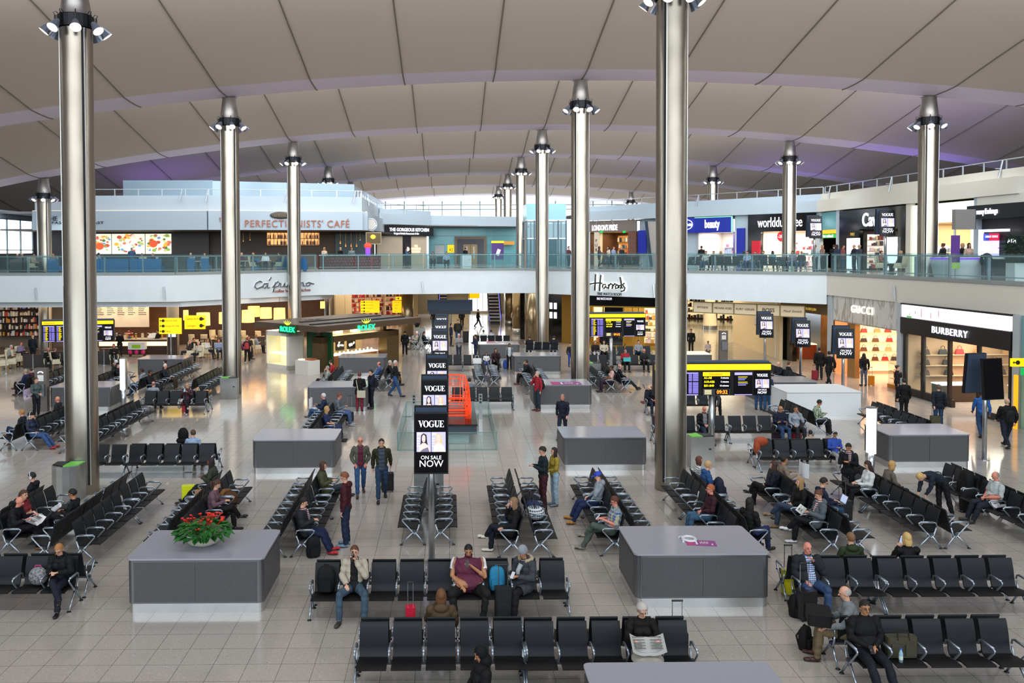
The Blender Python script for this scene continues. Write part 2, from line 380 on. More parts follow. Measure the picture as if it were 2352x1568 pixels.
def column(X, Y, label, z0=0.0, flood=True):
    top = zv(X)-.02; zr = top-(.95 if Y < 30 else 1.25)    # ring height
    t = thing('steel_column', label, 'column', (X, Y, z0), 0, 'steel columns')
    H = zr-.22-z0
    link('shaft', shaft_me(H), t)
    g_ = math.radians(-46 if X < 0 else -130); b = MB(); groove(b, g_, .06, RC-.004, .3, H); b.build('dark_groove', dark_gap, t)
    b = MB(); groove(b, g_+math.radians(7), .025, RC-.002, .3, H); groove(b, g_-math.radians(100 if X < 0 else -100), .025, RC-.002, .3, H); b.build('seam', mat('seam_pale', 'e8ecf0', .3, .8), t)  # pale metal seam strips running up the shaft
    b = MB(); b.lathe([(RC-.03, 0), (RC-.03, .42)], (0, 0, H), 24); b.lathe([(RC+.01, .03), (RC+.05, .03), (RC+.05, .38), (RC+.01, .38)], (0, 0, H), 24); b.build('lamp_ring', ring_m, t)
    b = MB(); b.lathe([(RC-.01, H+.42), (.34, top-z0-.04), (.42, top-z0)], (0, 0, 0), 28); b.build('capital', cap_m, t, True)
    if flood:
        P = bell_parts()
        for i in range(8):
            a = math.radians(-90+22.5+45*i)
            e = link('floodlight', P['arm'], t, (0, 0, H+.2), a)
            link('lamp_shade', P['bell'], e); link('reflector', P['refl'], e); link('bulb', P['bulb'], e)
    return t
lab = {(-11.2, 26): 'tall steel column at left with the headless crop below the bin', }
def colabel(X, Y, side): return side
COLS = [(-11.2, 26, 'tall brushed steel column at left, beside the recycling bin with green lid'),
        (6.8, 26, 'biggest right column, rising past the top of the picture'),
        (-11.2, 44, 'steel column crossing the wall with the coffee house lettering, left edge'),
        (6.8, 44, 'steel column standing beside the counter with a purple sticker'),
        (24.8, 44, 'steel column on the upper level in front of the shirt shop'),
        (-29.2, 62, 'small steel column far left next to the bright window'),
        (-11.2, 62, 'steel column passing the café name on the left upper level'),
        (6.8, 62, 'steel column in front of the glass lift shaft'),
        (24.8, 62, 'steel column in front of the black duty free sign'),
        (-11.2, 80, 'short column top showing above the left café roof'),
        (6.8, 80, 'column just left of the glass lift, third nearest of the receding ones'),
        (24.8, 80, 'column top with a green sign band above the pharmacy roof'),
        (-11.2, 98, 'tiny column top behind the end of the left roof parapet'),
        (6.8, 98, 'slim column beside the purple poster on the upper level'),
        (6.8, 116, 'farthest column, before the bright end window'),
        (24.8, 116, 'farthest column top above the right parapet'),]
for X, Y, l in COLS: column(X, Y, l)
for X, Y, l in COLS[:11]:
    for a in (-30, 90, 210):
        s = bpy.data.lights.new('floodlight_beam', 'SPOT'); s.energy = 320; s.color = (.84, .93, 1); s.spot_size = math.radians(95); s.spot_blend = .8; s.shadow_soft_size = .12
        o = bpy.data.objects.new('floodlight_beam', s); COL.objects.link(o); r = math.radians(a)
        o.location = (X+(RC+.55)*math.cos(r), Y+(RC+.55)*math.sin(r), zv(X)-1.75); o.rotation_euler = (math.radians(25)*0, 0, 0)
        d = Vector((math.cos(r)*.5, math.sin(r)*.5, -1)); o.rotation_euler = d.to_track_quat('-Z', 'Y').to_euler()
# beam seating
seat_m = mat('seat_mesh', '121213', .5, noise=.15, nscale=3, spec=.3)
seat_back_m = mat('seat_back_mesh', '151a1f', .5, noise=.1, nscale=3, spec=.3)
arm_m = mat('armrest_alu', 'a9b4c0', .3, .8); beam_m = mat('beam', '53565a', .45, .6)
foot_m = mat('foot_pad', '08080a', .4)
SP = .575
def seat_meshes():
    d = {}
    b = MB(); b.use(seat_m); b.strip([(-.43, .435), (-.40, .452), (-.25, .452), (-.1, .425), (.02, .405), (.07, .42)], .50, .025); d['seat'] = b.mesh('seat', None, True)
    b = MB(); b.use(seat_back_m); b.strip([(.06, .41), (.10, .47), (.125, .58), (.15, .72), (.19, .86), (.215, .93), (.235, .955)], .49, .03); d['back'] = b.mesh('backrest', None, True)
    smooth_by_angle(d['seat'], 40); smooth_by_angle(d['back'], 40)
    b = MB(); b.tube([(0, .13, .56), (0, .11, .635), (0, .07, .648), (0, -.27, .648), (0, -.31, .635), (0, -.30, .60), (0, -.12, .40), (0, -.03, .35)], [.018]*8, 8); b.tube([(-.0, .05, .66), (0, -.28, .66)], .022, 6); d['arm'] = b.mesh('armrest', arm_m, True)
    b = MB()
    b.tube([(0, -.02, .34), (0, -.20, .16), (0, -.335, .02)], [.026, .022, .018], 8); b.tube([(0, .0, .34), (0, .14, .16), (0, .25, .02)], [.026, .022, .018], 8)
    b.tube([(0, -.12, .40), (0, -.05, .33), (0, .0, .27), (0, .06, .33), (0, .12, .52)], .02, 8); d['leg'] = b.mesh('leg', arm_m, True)
    b = MB(); b.cyl((0, -.335, 0), (0, -.335, .02), .045, .03); b.cyl((0, .25, 0), (0, .25, .02), .045, .03)
    b.prism([(-.012, -.09), (.012, -.09), (.012, .07), (-.012, .07)], .27, .33); d['foot'] = b.mesh('foot_pad', foot_m)
    return d
SM = seat_meshes(); BEAM = {}
BENCH = {}
def bench(key, c, ang, n, label, group, skip_arm=()):
    """n seats in a row centred on c (ground), local -y is the front, local x runs along the row"""
    t = thing('bench', label, 'seating', c, ang, group); L = n*SP
    if n not in BEAM:
        b = MB(); b.box((0, 0, .36), (L+.06, .07, .05)); b.box((0, -.14, .395), (L-.2, .03, .02)); BEAM[n] = b.mesh('beam', beam_m)
    link('beam', BEAM[n], t)
    for i in range(n):
        x = -L/2+SP*(i+.5); s = link('seat', SM['seat'], t, (x, 0, 0)); link('backrest', SM['back'], t, (x, 0, 0))
    for i in range(n+1):
        link('armrest', SM['arm'], t, (-L/2+SP*i, 0, 0))
    for x in (-L/2, L/2):
        l = link('leg', SM['leg'], t, (x, 0, 0)); link('foot_pad', SM['foot'], l)
    BENCH[key] = (t, n, L); return t
def seat_pos(key, i, fwd=0.0):
    """world ground position and heading of seat i (0 = left seen from the front... along local x)"""
    t, n, L = BENCH[key]; R = Matrix.Rotation(t.rotation_euler[2], 3, 'Z')
    return t.location + R @ Vector((-L/2+SP*(i+.5), -fwd, 0)), t.rotation_euler[2]
GN = {'row': 'beam seats in rows across the hall', 'dbl': 'back to back beam seats running away from the viewer', 'up': 'beam seats on the upper level'}
def row(key, xa, xb, y, n, lf, lb=None, gap=.64):
    """row facing the viewer: pixel span of its seat front edge; a second row stands back to back behind it if lb is given"""
    a, b = G(xa, y, .44), G(xb, y, .44); c = (a+b)/2; c.z = 0; c.y += .42
    bench(key, c, 0, n, lf, GN['row'])
    if lb: bench(key+'b', c+Vector((0, gap, 0)), PI, n, lb, GN['row'])
def dbl(key, X, Y0, Y1, label_l, label_r, gap=.64, units=None, n=None):
    """two rows back to back along the view; l faces left, r faces right"""
    L = Y1-Y0; n = n or max(1, round(L/SP)); us = []
    while n > 0: us.append(min(5, n)); n -= us[-1]
    if len(us) > 1 and us[-1] < 3: us = [us[0]-1 if us[-1] == 1 else us[0]-1, us[1]+1] if len(us) == 2 else us
    y = Y0
    for j, k in enumerate(us):
        cy_ = y+k*SP/2; y += k*SP+.09
        w_ = (', nearer', ', farther', ', farthest')[j] if len(us) > 1 else ''
        if label_l: bench(key+'l%d' % j, (X-gap/2, cy_, 0), -PI/2, k, label_l+w_, GN['dbl'])
        if label_r: bench(key+'r%d' % j, (X+gap/2, cy_, 0), PI/2, k, label_r+w_, GN['dbl'])
def two(s): return (s+', left side', s+', right side')
row('B1', 818, 1207, 1536, 5, 'five black seats in the front row, left of the lady reading a newspaper', 'seats backing on the front row where the brown coated woman sits')
row('B2', 1213, 1602, 1535, 5, 'front row seats holding the grey haired woman with a newspaper', 'seats backing on the front row below the big right counter')
row('A1', 712, 1040, 1377, 5, 'black seats with the man in a beige jacket drinking', 'seats behind the man in the beige jacket')
row('A2', 1047, 1308, 1374, 4, 'black seats with the man in a maroon vest and the woman in a grey beanie', 'seats behind the man in the maroon vest')
row('C1', 1843, 2042, 1367, 3, 'seats with the bald man in a checked shirt', 'seats behind the bald man, holding a green hooded coat')
row('C2', 2048, 2375, 1367, 5, 'empty right hand seats in front of the blonde woman with a tablet', 'seats of the blonde woman with the tablet')
row('D', 1978, 2373, 1530, 5, 'bottom right seats with the man in black and the olive bag', 'bottom right seats where the man in a grey fleece sits')
row('E', -173, 152, 1361, 5, 'bottom left seats with the woman in black and a patterned bag', 'bottom left seats facing away behind the woman in black')
row('F', 280, 483, 1067, 5, 'row of seats right of the left column below the man in light blue', 'seats facing away where the man in light blue sits')
row('F2', 158, 276, 1067, 3, 'short row of seats directly right of the left column', None)
row('G', 322, 466, 930, 5, 'seats with the woman in a red plaid top and a red suitcase', 'seats of the balding man behind the plaid woman')
row('H', 1037, 1180, 921, 5, 'seats at the right of the orange wire car', 'seats facing away right of the orange wire car')
row('I1', 997, 1062, 837, 3, 'far middle seats below the man in a grey jumper')
row('I2', 1064, 1150, 837, 4, 'far middle seats with a white handbag and a child')
row('L1', 1335, 1420, 837, 4, 'seats left of the pole of the small departures board')
row('L2', 1430, 1515, 837, 4, 'seats with the woman in red opening a turquoise box')
row('L3', 1350, 1510, 815, 7, 'seats with the man in a grey sweatshirt before the gold shop')
row('M1', 1506, 1676, 993, 5, 'seats below the big departures board with the bald man in black')
row('M2', 1682, 1856, 993, 5, 'seats with the couple and the purple suitcase')
row('N', 1751, 1952, 1055, 5, 'seats with the boy in headphones and the red coat', 'seats backing on the boy in headphones')
row('P', 1488, 1637, 931, 5, 'seats hidden behind the big departures board')
def rowaway(key, xa, xb, y, n, label):
    a, b = G(xa, y, .44), G(xb, y, .44); c = (a+b)/2; c.z = 0; bench(key, c, PI, n, label, GN['row'])
rowaway('K', 1199, 1290, 801, 4, 'seats facing away in front of the shiny far columns')
rowaway('J', 1094, 1162, 785, 5, 'farthest seats facing away above the middle counter')
dbl('D1', -.55, 21.1, 24.0, *two('middle double seats behind the nearest magazine sign'), n=5)
dbl('D2', 1.84, 20.2, 24.8, *two('double seats with the woman in white shoes'), gap=.64)
dbl('D3', -3.87, 20.3, 24.9, *two('double seats with the man in red trainers'))
dbl('D4', 4.3, 20.25, 24.9, *two('double seats with the youth in a blue cap'))
dbl('D5', -9.1, 20.0, 24.8, *two('double seats running past the recycling bin with the man in a suit'), gap=.86)
dbl('D6', -11.0, 20.5, 23.4, *two('leftmost double seats with the woman in a red top'), gap=.7, n=5)
dbl('D7', -6.53, 20.2, 25.0, *two('double seats beside the yellow suitcase'), gap=.7)
dbl('D9', 6.95, 20.1, 24.8, *two('double seats beside the big right column'), gap=.66)
dbl('D10', 9.45, 20.1, 24.8, *two('double seats with the woman in suede boots'), gap=.6)
dbl('D11', 12.1, 20.6, 25.2, *two('double seats with the girl using a laptop'), gap=.6)
dbl('D12', 14.95, 20.6, 25.0, *two('rightmost double seats with the man in a white patterned shirt'))
dbl('D8', -5.0, 30.8, 36.2, *two('double seats with the man holding up a newspaper'))
dbl('D13', -13.5, 31.0, 37.0, *two('long double seats behind the left column'), gap=.7)
dbl('D14', -15.9, 31.5, 36.6, *two('double seats with the woman in a beanie and headphones'), gap=.7)
dbl('D15', -15.4, 42.8, 50.4, *two('distant left double seats with the old man in brown trousers'), gap=.7)
dbl('D16', -12.7, 42.6, 47.0, *two('double seats beside the far left bin'))
dbl('D17', -21.3, 43.3, 48.0, *two('double seats beside the telephone kiosk'), gap=.7)
dbl('D18', -18.1, 43.3, 47.5, *two('double seats behind the far left counter'))
dbl('D19', -6.05, 43.5, 47.5, *two('double seats with the man in a red jacket'))
dbl('D20', -3.5, 44.5, 48.6, *two('double seats with the man in a blue sweater'))
dbl('D21', -2.1, 62.9, 66.4, *two('double seats before the watch pavilion'))
dbl('D22', 2.07, 45.6, 49.6, *two('double seats right of the wire car'))
dbl('D23', 4.6, 43.3, 48.0, *two('double seats with the man eating popcorn'))
dbl('D24', 8.7, 43.7, 48.3, *two('double seats with a coat thrown over them'))
dbl('D25', 7.7, 44.9, 47.9, 'short seats of the woman in a pink top', None, gap=.1)
dbl('D26', 17.9, 42.7, 47.6, *two('double seats before the wood clad shop'))
dbl('D27', 17.9, 31.5, 35.4, *two('double seats behind the right counter'))
dbl('D28', 14.3, 33.4, 36.5, *two('double seats with the youth in a green check shirt'))
# grey service counters
ctop = mat('counter_top', '9a9ba6', .14, .0, spec=.6)
def mesh_panel():
    m, nt, b = nodemat('perforated_metal'); L = nt.links.new; N = nt.nodes.new
    tc = N('ShaderNodeTexCoord'); vo = N('ShaderNodeTexVoronoi'); vo.inputs['Scale'].default_value = 60; L(tc.outputs['Object'], vo.inputs['Vector'])
    mr = N('ShaderNodeMapRange'); mr.inputs['To Min'].default_value = .09; mr.inputs['To Max'].default_value = .13; L(vo.outputs['Distance'], mr.inputs['Value'])
    cb = N('ShaderNodeCombineColor'); L(mr.outputs[0], cb.inputs[0]); L(mr.outputs[0], cb.inputs[1])
    ad = N('ShaderNodeMath'); ad.operation = 'ADD'; ad.inputs[1].default_value = .008; L(mr.outputs[0], ad.inputs[0]); L(ad.outputs[0], cb.inputs[2])
    L(cb.outputs[0], b.inputs['Base Color']); b.inputs['Metallic'].default_value = .5; b.inputs['Roughness'].default_value = .5; return m
perf = mesh_panel(); plinth_m = mat('plinth_steel', 'c4c6c6', .25, .9, noise=.08, nscale=2); edge_m = mat('counter_edge', '77797c', .3, .8)
def counter(X0, X1, Yf, label, depth=1.78, h=1.12, n=2):
    t = thing('counter', label, 'counter', ((X0+X1)/2, Yf+depth/2, 0), 0, 'grey service counters'); w = X1-X0
    MB().prism(rounded(-w/2+.03, -depth/2+.03, w/2-.03, depth/2-.03, .12), 0, .19).build('plinth', plinth_m, t)
    MB().prism(rounded(-w/2+.015, -depth/2+.015, w/2-.015, depth/2-.015, .12), .20, h-.03).build('body', edge_m, t)
    MB().prism(rounded(-w/2, -depth/2, w/2, depth/2, .1), h-.035, h).build('top', ctop, t)
    pw = (w-.30)/n
    for sy in (-1, 1):
        for i in range(n):
            MB().box((-w/2+.15+pw*(i+.5), sy*(depth/2-.012), .63), (pw-.012, .02, h-.32)).build('panel', perf, t)
    for sx in (-1, 1): MB().box((sx*(w/2-.012), 0, .63), (.02, depth-.3, h-.32)).build('side_panel', perf, t)
    return t
CNT = [(-6.55, -3.76, 17.16, 'big front left counter carrying the bowl of red flowers'),
 (3.79, 6.58, 17.25, 'big front right counter with the purple tag sticker on top'),
 (2.0, 4.78, 10.9, 'counter cut off by the bottom edge of the picture'),
 (-6.5, -3.76, 28.0, 'counter behind the youth on the phone, left of the two walking men'),
 (3.8, 6.6, 28.2, 'counter between the man with a backpack and the big right column'),
 (14.75, 17.55, 28.35, 'counter beside the light pillar reflecting the raincoat shop'),
 (-6.5, -3.74, 39.0, 'counter where the couple in black coat and navy parka stand'),
 (-6.5, -3.72, 49.9, 'counter in front of the brown watch pavilion portal'),
 (3.9, 6.63, 39.3, 'counter with the flat purple sticker beside the man in red'),
 (3.8, 6.63, 50.2, 'counter behind the popcorn eater'),
 (1.95, 4.7, 56.5, 'middle counter with candles printed on its top'),
 (-18.4, -15.6, 39.3, 'counter directly right of the left column, in front of the light pillar'),
 (-18.1, -15.35, 49.5, 'far left counter under the yellow gate sign'),
 (12.9, 15.7, 50.5, 'counter partly behind the big departures board'),
 (14.5, 17.4, 39.9, 'counter top just behind the white box')]
for c in CNT: counter(*c)
t = thing('white_box_counter', 'plain white boarded box counter at the right', 'counter', (16.15, 37.5, 0)); 
MB().box((0, 0, .6), (3.2, 2.1, 1.2)).build('body', mat('white_board', 'dfe4e6', .55), t)
b = MB()
for sx in (-1, 1): b.box((sx*1.59, 0, 1.2), (.05, 2.14, .03))
for sy in (-1, 1): b.box((0, sy*1.05, 1.2), (3.22, .05, .03))
b.box((0, -1.055, .06), (3.22, .02, .12)); b.build('edge_trim', white_paint, t)
pk = mat('sticker_purple', '8f3f86', .4); pk2 = mat('sticker_pink', 'b5276f', .4)
def sticker(c, w, d, rz, label, mm=pk, z=1.122):
    t = thing('floor_sticker', label, 'sticker', (c[0], c[1], z), rz)
    t.name = 'sticker'
    b = MB(); b.use(mm); b.prism([(-w/2, -d/2), (w/2, -d/2), (w/2, d/2), (-w/2, d/2)], 0, .003); b.use(pk2); b.prism([(-w/2, -d/2), (-w/4, -d/2), (-w/4, d/2), (-w/2, d/2)], .003, .004); b.build('printed_sheet', None, t)
    b = MB()
    for i in range(6): b.box((-.02*w+i*w*.05, .1*d*(i % 2), .005), (w*.02, d*.35, .001))
    b.box((-.15*w, 0, .005), (w*.06, d*.6, .001)); b.box((.36*w, -.2*d, .005), (w*.05, d*.2, .001)); b.build('printed_text', white_paint, t); return t
p = G(1610, 1247, 1.12); sticker(p, .62, .34, math.radians(-8), 'purple and pink tag sticker on the big front right counter')
b = MB(); q = G(1583, 1238, 1.13)
b.tube([q+Vector((.13*math.cos(a)-.0, .16*math.sin(a), .01)) for a in np.linspace(0, 2*PI, 20)], .03, 6); b.tube([q+Vector((-.2, .1, .01)), q+Vector((-.12, .15, .01)), q+Vector((-.17, -.17, .01))], .025, 6)
o = b.build('number_sticker', mat('tag_white', 'd8d8dc', .4)); tag(o, 'white number 10 tag lying at the end of the purple sticker', 'sticker')
p = G(1300, 880, 1.12); sticker(p, 1.4, .9, 0, 'wide flat purple sticker on the counter beside the man in red')
p = G(1150, 785, 1.12); sticker(p, 1.9, .8, 0, 'faded pinkish print on the middle counter', mat('faded_print', '8a8086', .35))
# flower bowl
t = thing('flower_bowl', 'white bowl of red anthuriums with green leaves on the front left counter', 'plant', (*G(468, 1250, 1.12).xy, 1.12))
MB().lathe([(.02, 0), (.16, .0), (.30, .06), (.40, .16), (.45, .27), (.465, .30), (.44, .30), (.40, .24), (.02, .22)], n=28).build('bowl', mat('bowl_cream', 'e2dccb', .55), t, True)
leafm = mat('leaf', '2e6b2c', .4, noise=.35, nscale=6); redm = mat('spathe', 'd6341f', .4)
b = MB(); rb = MB(); st = MB(); rnd = random.Random(3)
def leaf(mb, p, d, up, L, W):
    d = d.normalized(); s_ = d.cross(up).normalized()
    P = [p, p+d*L*.35+s_*W*.5+up*.01, p+d*L*.7+s_*W*.38-up*.01*L, p+d*L-up*.18*L, p+d*L*.7-s_*W*.38-up*.01*L, p+d*L*.35-s_*W*.5+up*.01, p+d*L*.5+up*-.03]
    mb.add(P, [(0, 1, 6), (1, 2, 6), (2, 3, 6), (3, 4, 6), (4, 5, 6), (5, 0, 6)])
for i in range(210):
    a = rnd.uniform(0, 2*PI); r = math.sqrt(rnd.random())*.50; z = .30+ (.55-r)*.50*rnd.uniform(.55, 1.1) + (.02 if r < .4 else -.03)
    p = Vector((r*math.cos(a), r*math.sin(a), z)); out = Vector((math.cos(a), math.sin(a), rnd.uniform(-.55, .25)))
    leaf(b, p, out, Vector((0, 0, 1)), rnd.uniform(.15, .22), rnd.uniform(.10, .15))
    if i % 8 == 0: st.tube([(p.x*.3, p.y*.3, .25), p], .006, 4)
b.build('foliage', leafm, t); st.build('stems', leafm, t)
for i in range(30):
    a = rnd.uniform(0, 2*PI); r = rnd.uniform(.08, .48); p = Vector((r*math.cos(a), r*math.sin(a), .63-r*.32+rnd.uniform(-.05, .08)))
    m_ = MB(); m_.use(redm); leaf(m_, p, Vector((math.cos(a), math.sin(a), .4)), Vector((0, 0, 1)), .08, .07); leaf(m_, p, Vector((math.cos(a+1.5), math.sin(a+1.5), .5)), Vector((0, 0, 1)), .08, .08); m_.tube([(p.x*.7, p.y*.7, .4), p], .004, 4)
    m_.build('flower', None, t)
# lettering helpers
def glyph(b, ch, x, h, y=0, d=.006):
    """high contrast serif capitals, h tall, drawn from x; returns the advance"""
    T, t = .20*h, .045*h
    def poly(pts): 
        n = len(pts); b.add([(x+p[0]*h, y, p[1]*h) for p in pts]+[(x+p[0]*h, y-d, p[1]*h) for p in pts],
              [tuple(range(n, 2*n))]+[(i, (i+1) % n, n+(i+1) % n, n+i) for i in range(n)])
    def rect(x0, z0, x1, z1): poly([(x0, z0), (x1, z0), (x1, z1), (x0, z1)])
    def arc(cx, cz, ox, oz, ix, iz, a0, a1, n=18):
        for i in range(n):
            A = math.radians(a0+(a1-a0)*i/n); B = math.radians(a0+(a1-a0)*(i+1)/n)
            poly([(cx+ox*math.cos(A), cz+oz*math.sin(A)), (cx+ox*math.cos(B), cz+oz*math.sin(B)), (cx+ix*math.cos(B), cz+iz*math.sin(B)), (cx+ix*math.cos(A), cz+iz*math.sin(A))])
    if ch == 'V':
        poly([(.08, 1), (.30, 1), (.52, .22), (.44, 0), (.40, 0)]); poly([(.70, 1), (.75, 1), (.46, 0), (.41, 0)]); rect(0, .96, .38, 1); rect(.58, .96, .86, 1); return .82*h
    if ch == 'O':
        arc(.43, .5, .43, .52, .21, .47, 0, 360, 28); return .90*h
    if ch == 'G':
        arc(.43, .5, .43, .52, .21, .47, 55, 305, 24); rect(.60, .08, .80, .45); rect(.50, .43, .88, .47); rect(.72, .66, .76, 1.0); return .93*h
    if ch == 'U':
        rect(.10, .25, .32, 1); rect(.66, .28, .70, 1); arc(.40, .27, .30, .29, .09, .22, 180, 360, 14); rect(0, .96, .42, 1); rect(.54, .96, .82, 1); return .84*h
    if ch == 'E':
        rect(.10, 0, .32, 1); rect(0, .96, .66, 1); rect(0, 0, .70, .04); rect(.32, .48, .52, .52); rect(.48, .38, .52, .62)
        poly([(.66, 1), (.60, .96), (.66, .70)]); poly([(.70, 0), (.63, .04), (.70, .32)]); return .76*h
    return .5*h
def vogue(h, m, parent, loc, rz=0, name='masthead'):
    b = MB(); x = 0
    for c in 'VOGUE': x += glyph(b, c, x, h) - .05*h
    for i, v in enumerate(b.v): b.v[i] = (v[0]-x/2, v[1], v[2])
    return b.build(name, m, parent, loc=loc, rz=rz)
letter_w = mat('screen_letters', 'f2f2ff', .5, emit=1.0)
cov_bg = mat('cover_lilac', 'aaa6e0', .5, emit=.75); skin_p = mat('cover_skin', 'e0b8b0', .5, emit=.75)
hair_p = mat('cover_dark_hair', '2a2024', .5, emit=.3); hair_q = mat('cover_fair_hair', 'd3a878', .5, emit=.7); dress_p = mat('cover_dress', '6f6a80', .5, emit=.5); dress_q = mat('cover_pale', 'f0e2e4', .5, emit=.8)
def covers(w, h, parent, loc, rz=0):
    """two magazine covers side by side: a dark haired and a fair haired woman on lilac"""
    b = MB(); b.use(cov_bg)
    def P(pts, dy, m):
        b.use(m); n = len(pts); b.add([(p[0], -dy, p[1]) for p in pts], [tuple(range(n))])
    def ell(cx, cz, rx, rz_, n=14): return [(cx+rx*math.cos(2*PI*i/n), cz+rz_*math.sin(2*PI*i/n)) for i in range(n)]
    for k, cx in ((0, -w*.25), (1, w*.25)):
        W = w*.48; hh = h
        P([(cx-W/2, -hh/2), (cx+W/2, -hh/2), (cx+W/2, hh/2), (cx-W/2, hh/2)], .002, cov_bg)
        H = hair_q if k else hair_p
        P([(cx-W*.18, hh*.35), (cx, hh*.44), (cx+W*.2, hh*.36), (cx+W*.24, hh*.05), (cx+W*.30, -hh*.25), (cx+W*.34, -hh*.48), (cx-W*.22, -hh*.48), (cx-W*.25, -hh*.2), (cx-W*.2, hh*.1)], .004, H)
        P([(cx-W*.10, -hh*.05), (cx+W*.1, -hh*.05), (cx+W*.36, -hh*.22), (cx+W*.46, -hh*.5), (cx-W*.36, -hh*.5), (cx-W*.30, -hh*.2)], .006, skin_p if not k else dress_q)
        P([(cx-W*.06, -hh*.36), (cx+W*.3, -hh*.26), (cx+W*.4, -hh*.5), (cx-W*.28, -hh*.5)], .007, dress_p if not k else skin_p)
        P(ell(cx, hh*.17, W*.125, hh*.2), .008, skin_p)
        P(ell(cx-W*.05, hh*.2, W*.02, hh*.012, 8), .009, hair_p); P(ell(cx+W*.05, hh*.2, W*.02, hh*.012, 8), .009, hair_p); P(ell(cx, hh*.06, W*.03, hh*.015, 8), .009, mat('cover_lips', 'b0405a', .5, emit=.5))
        for i in range(4): P([(cx-W*.45, hh*.2-i*hh*.13), (cx-W*.28, hh*.2-i*hh*.13), (cx-W*.28, hh*.17-i*hh*.13), (cx-W*.45, hh*.17-i*hh*.13)], .004, letter_w)
        P([(cx-W*.45, hh*.46), (cx-W*.15, hh*.46), (cx-W*.18, hh*.32), (cx-W*.3, hh*.4), (cx-W*.42, hh*.32)], .003, mat('cover_title', 'd8c9a8', .5, emit=.7))
    return b.build('magazine_covers', None, parent, loc=loc, rz=rz)
def ad_face(parent, w, h, loc, rz=0):
    """black advertising screen: masthead, two covers, ON SALE NOW"""
    R = Matrix.Rotation(rz, 3, 'Z'); L = Vector(loc)
    s = MB().box((0, 0, 0), (w*.94, .012, h*.95)).build('screen', screen_black, parent, loc=loc, rz=rz)
    vogue(h*.105, letter_w, s, (0, -.008, h*.26)); covers(w*.86, h*.32, s, (0, -.008, h*.02))
    text('ON SALE', h*.085, letter_w, s, (0, -.01, -h*.235), depth=.004); text('NOW', h*.15, letter_w, s, (0, -.01, -h*.335), depth=.004)
    return s
def totem(X, Y, rz, label, ztop=3.58, hh=1.42, w=.80, z0=0.0, gap=.30, off_screen=False, pole_off=.0):
    t = thing('advertising_screen', label, 'screen', (X, Y, z0), rz, 'magazine advertising screens on poles'); zc = ztop-hh/2
    MB().cyl((0, 0, 0), (0, 0, ztop-.1), .075, n=20).build('pole', steel, t, True)
    MB().cyl((0, 0, 0), (0, 0, .02), .16, n=20).build('base_plate', steel, t)
    for k, (yy, a) in enumerate(((-gap*.55, 0), (gap*.9, PI))):
        tl = math.radians(5)*(1 if k == 0 else 1)
        e = MB().box((0, .05, 0), (w, .11, hh)).build('housing', black_metal, t)
        e.location = (0, yy, zc+(.10 if k else 0)); e.rotation_euler = (-tl, 0, a)
        bk = MB().box((0, .125, 0), (w*.92, .05, hh*.97))
        for q in range(3): 
            for x_ in (-.25, 0, .25): bk.box((x_*w, .152, hh*.40-q*.05), (.16*w, .006, .012))
        bk.build('rear_cover', blue_grey, e)
        if off_screen and k == 0: MB().box((0, -.01, 0), (w*.94, .012, hh*.95)).build('screen', screen_black, e)
        elif k == 0: ad_face(e, w, hh, (0, -.012, 0))
        else: MB().box((0, -.01, 0), (w*.94, .012, hh*.95)).build('screen', screen_black, e)
    return t
for Y, l in ((19.9, 'nearest advertising screen on a pole, in the middle, its full ON SALE NOW showing'), (25, 'second advertising screen of the middle line, above the glass enclosure'),
             (30, 'third advertising screen from the front of the middle line'), (40, 'fourth advertising screen in the middle line, left of the gentleman in grey'),
             (45, 'fifth advertising screen of the middle line, only its title showing'), (50, 'farthest advertising screen of the middle line under the dark board')):
    totem(-.42, Y, math.radians(0), l, gap=.34)
totem(18.75, 50.3, math.radians(-8), 'leftmost right hand advertising screen below the shop name panels', gap=.6)
totem(18.85, 45.4, math.radians(-8), 'right hand advertising screen before the dark shop entrance', gap=.6)
totem(18.9, 40.6, math.radians(-8), 'right hand advertising screen before the red sunset poster', gap=.6)
totem(18.66, 29.4, math.radians(12), 'switched off advertising screen at the right edge before the raincoat shop', gap=.6, off_screen=True)
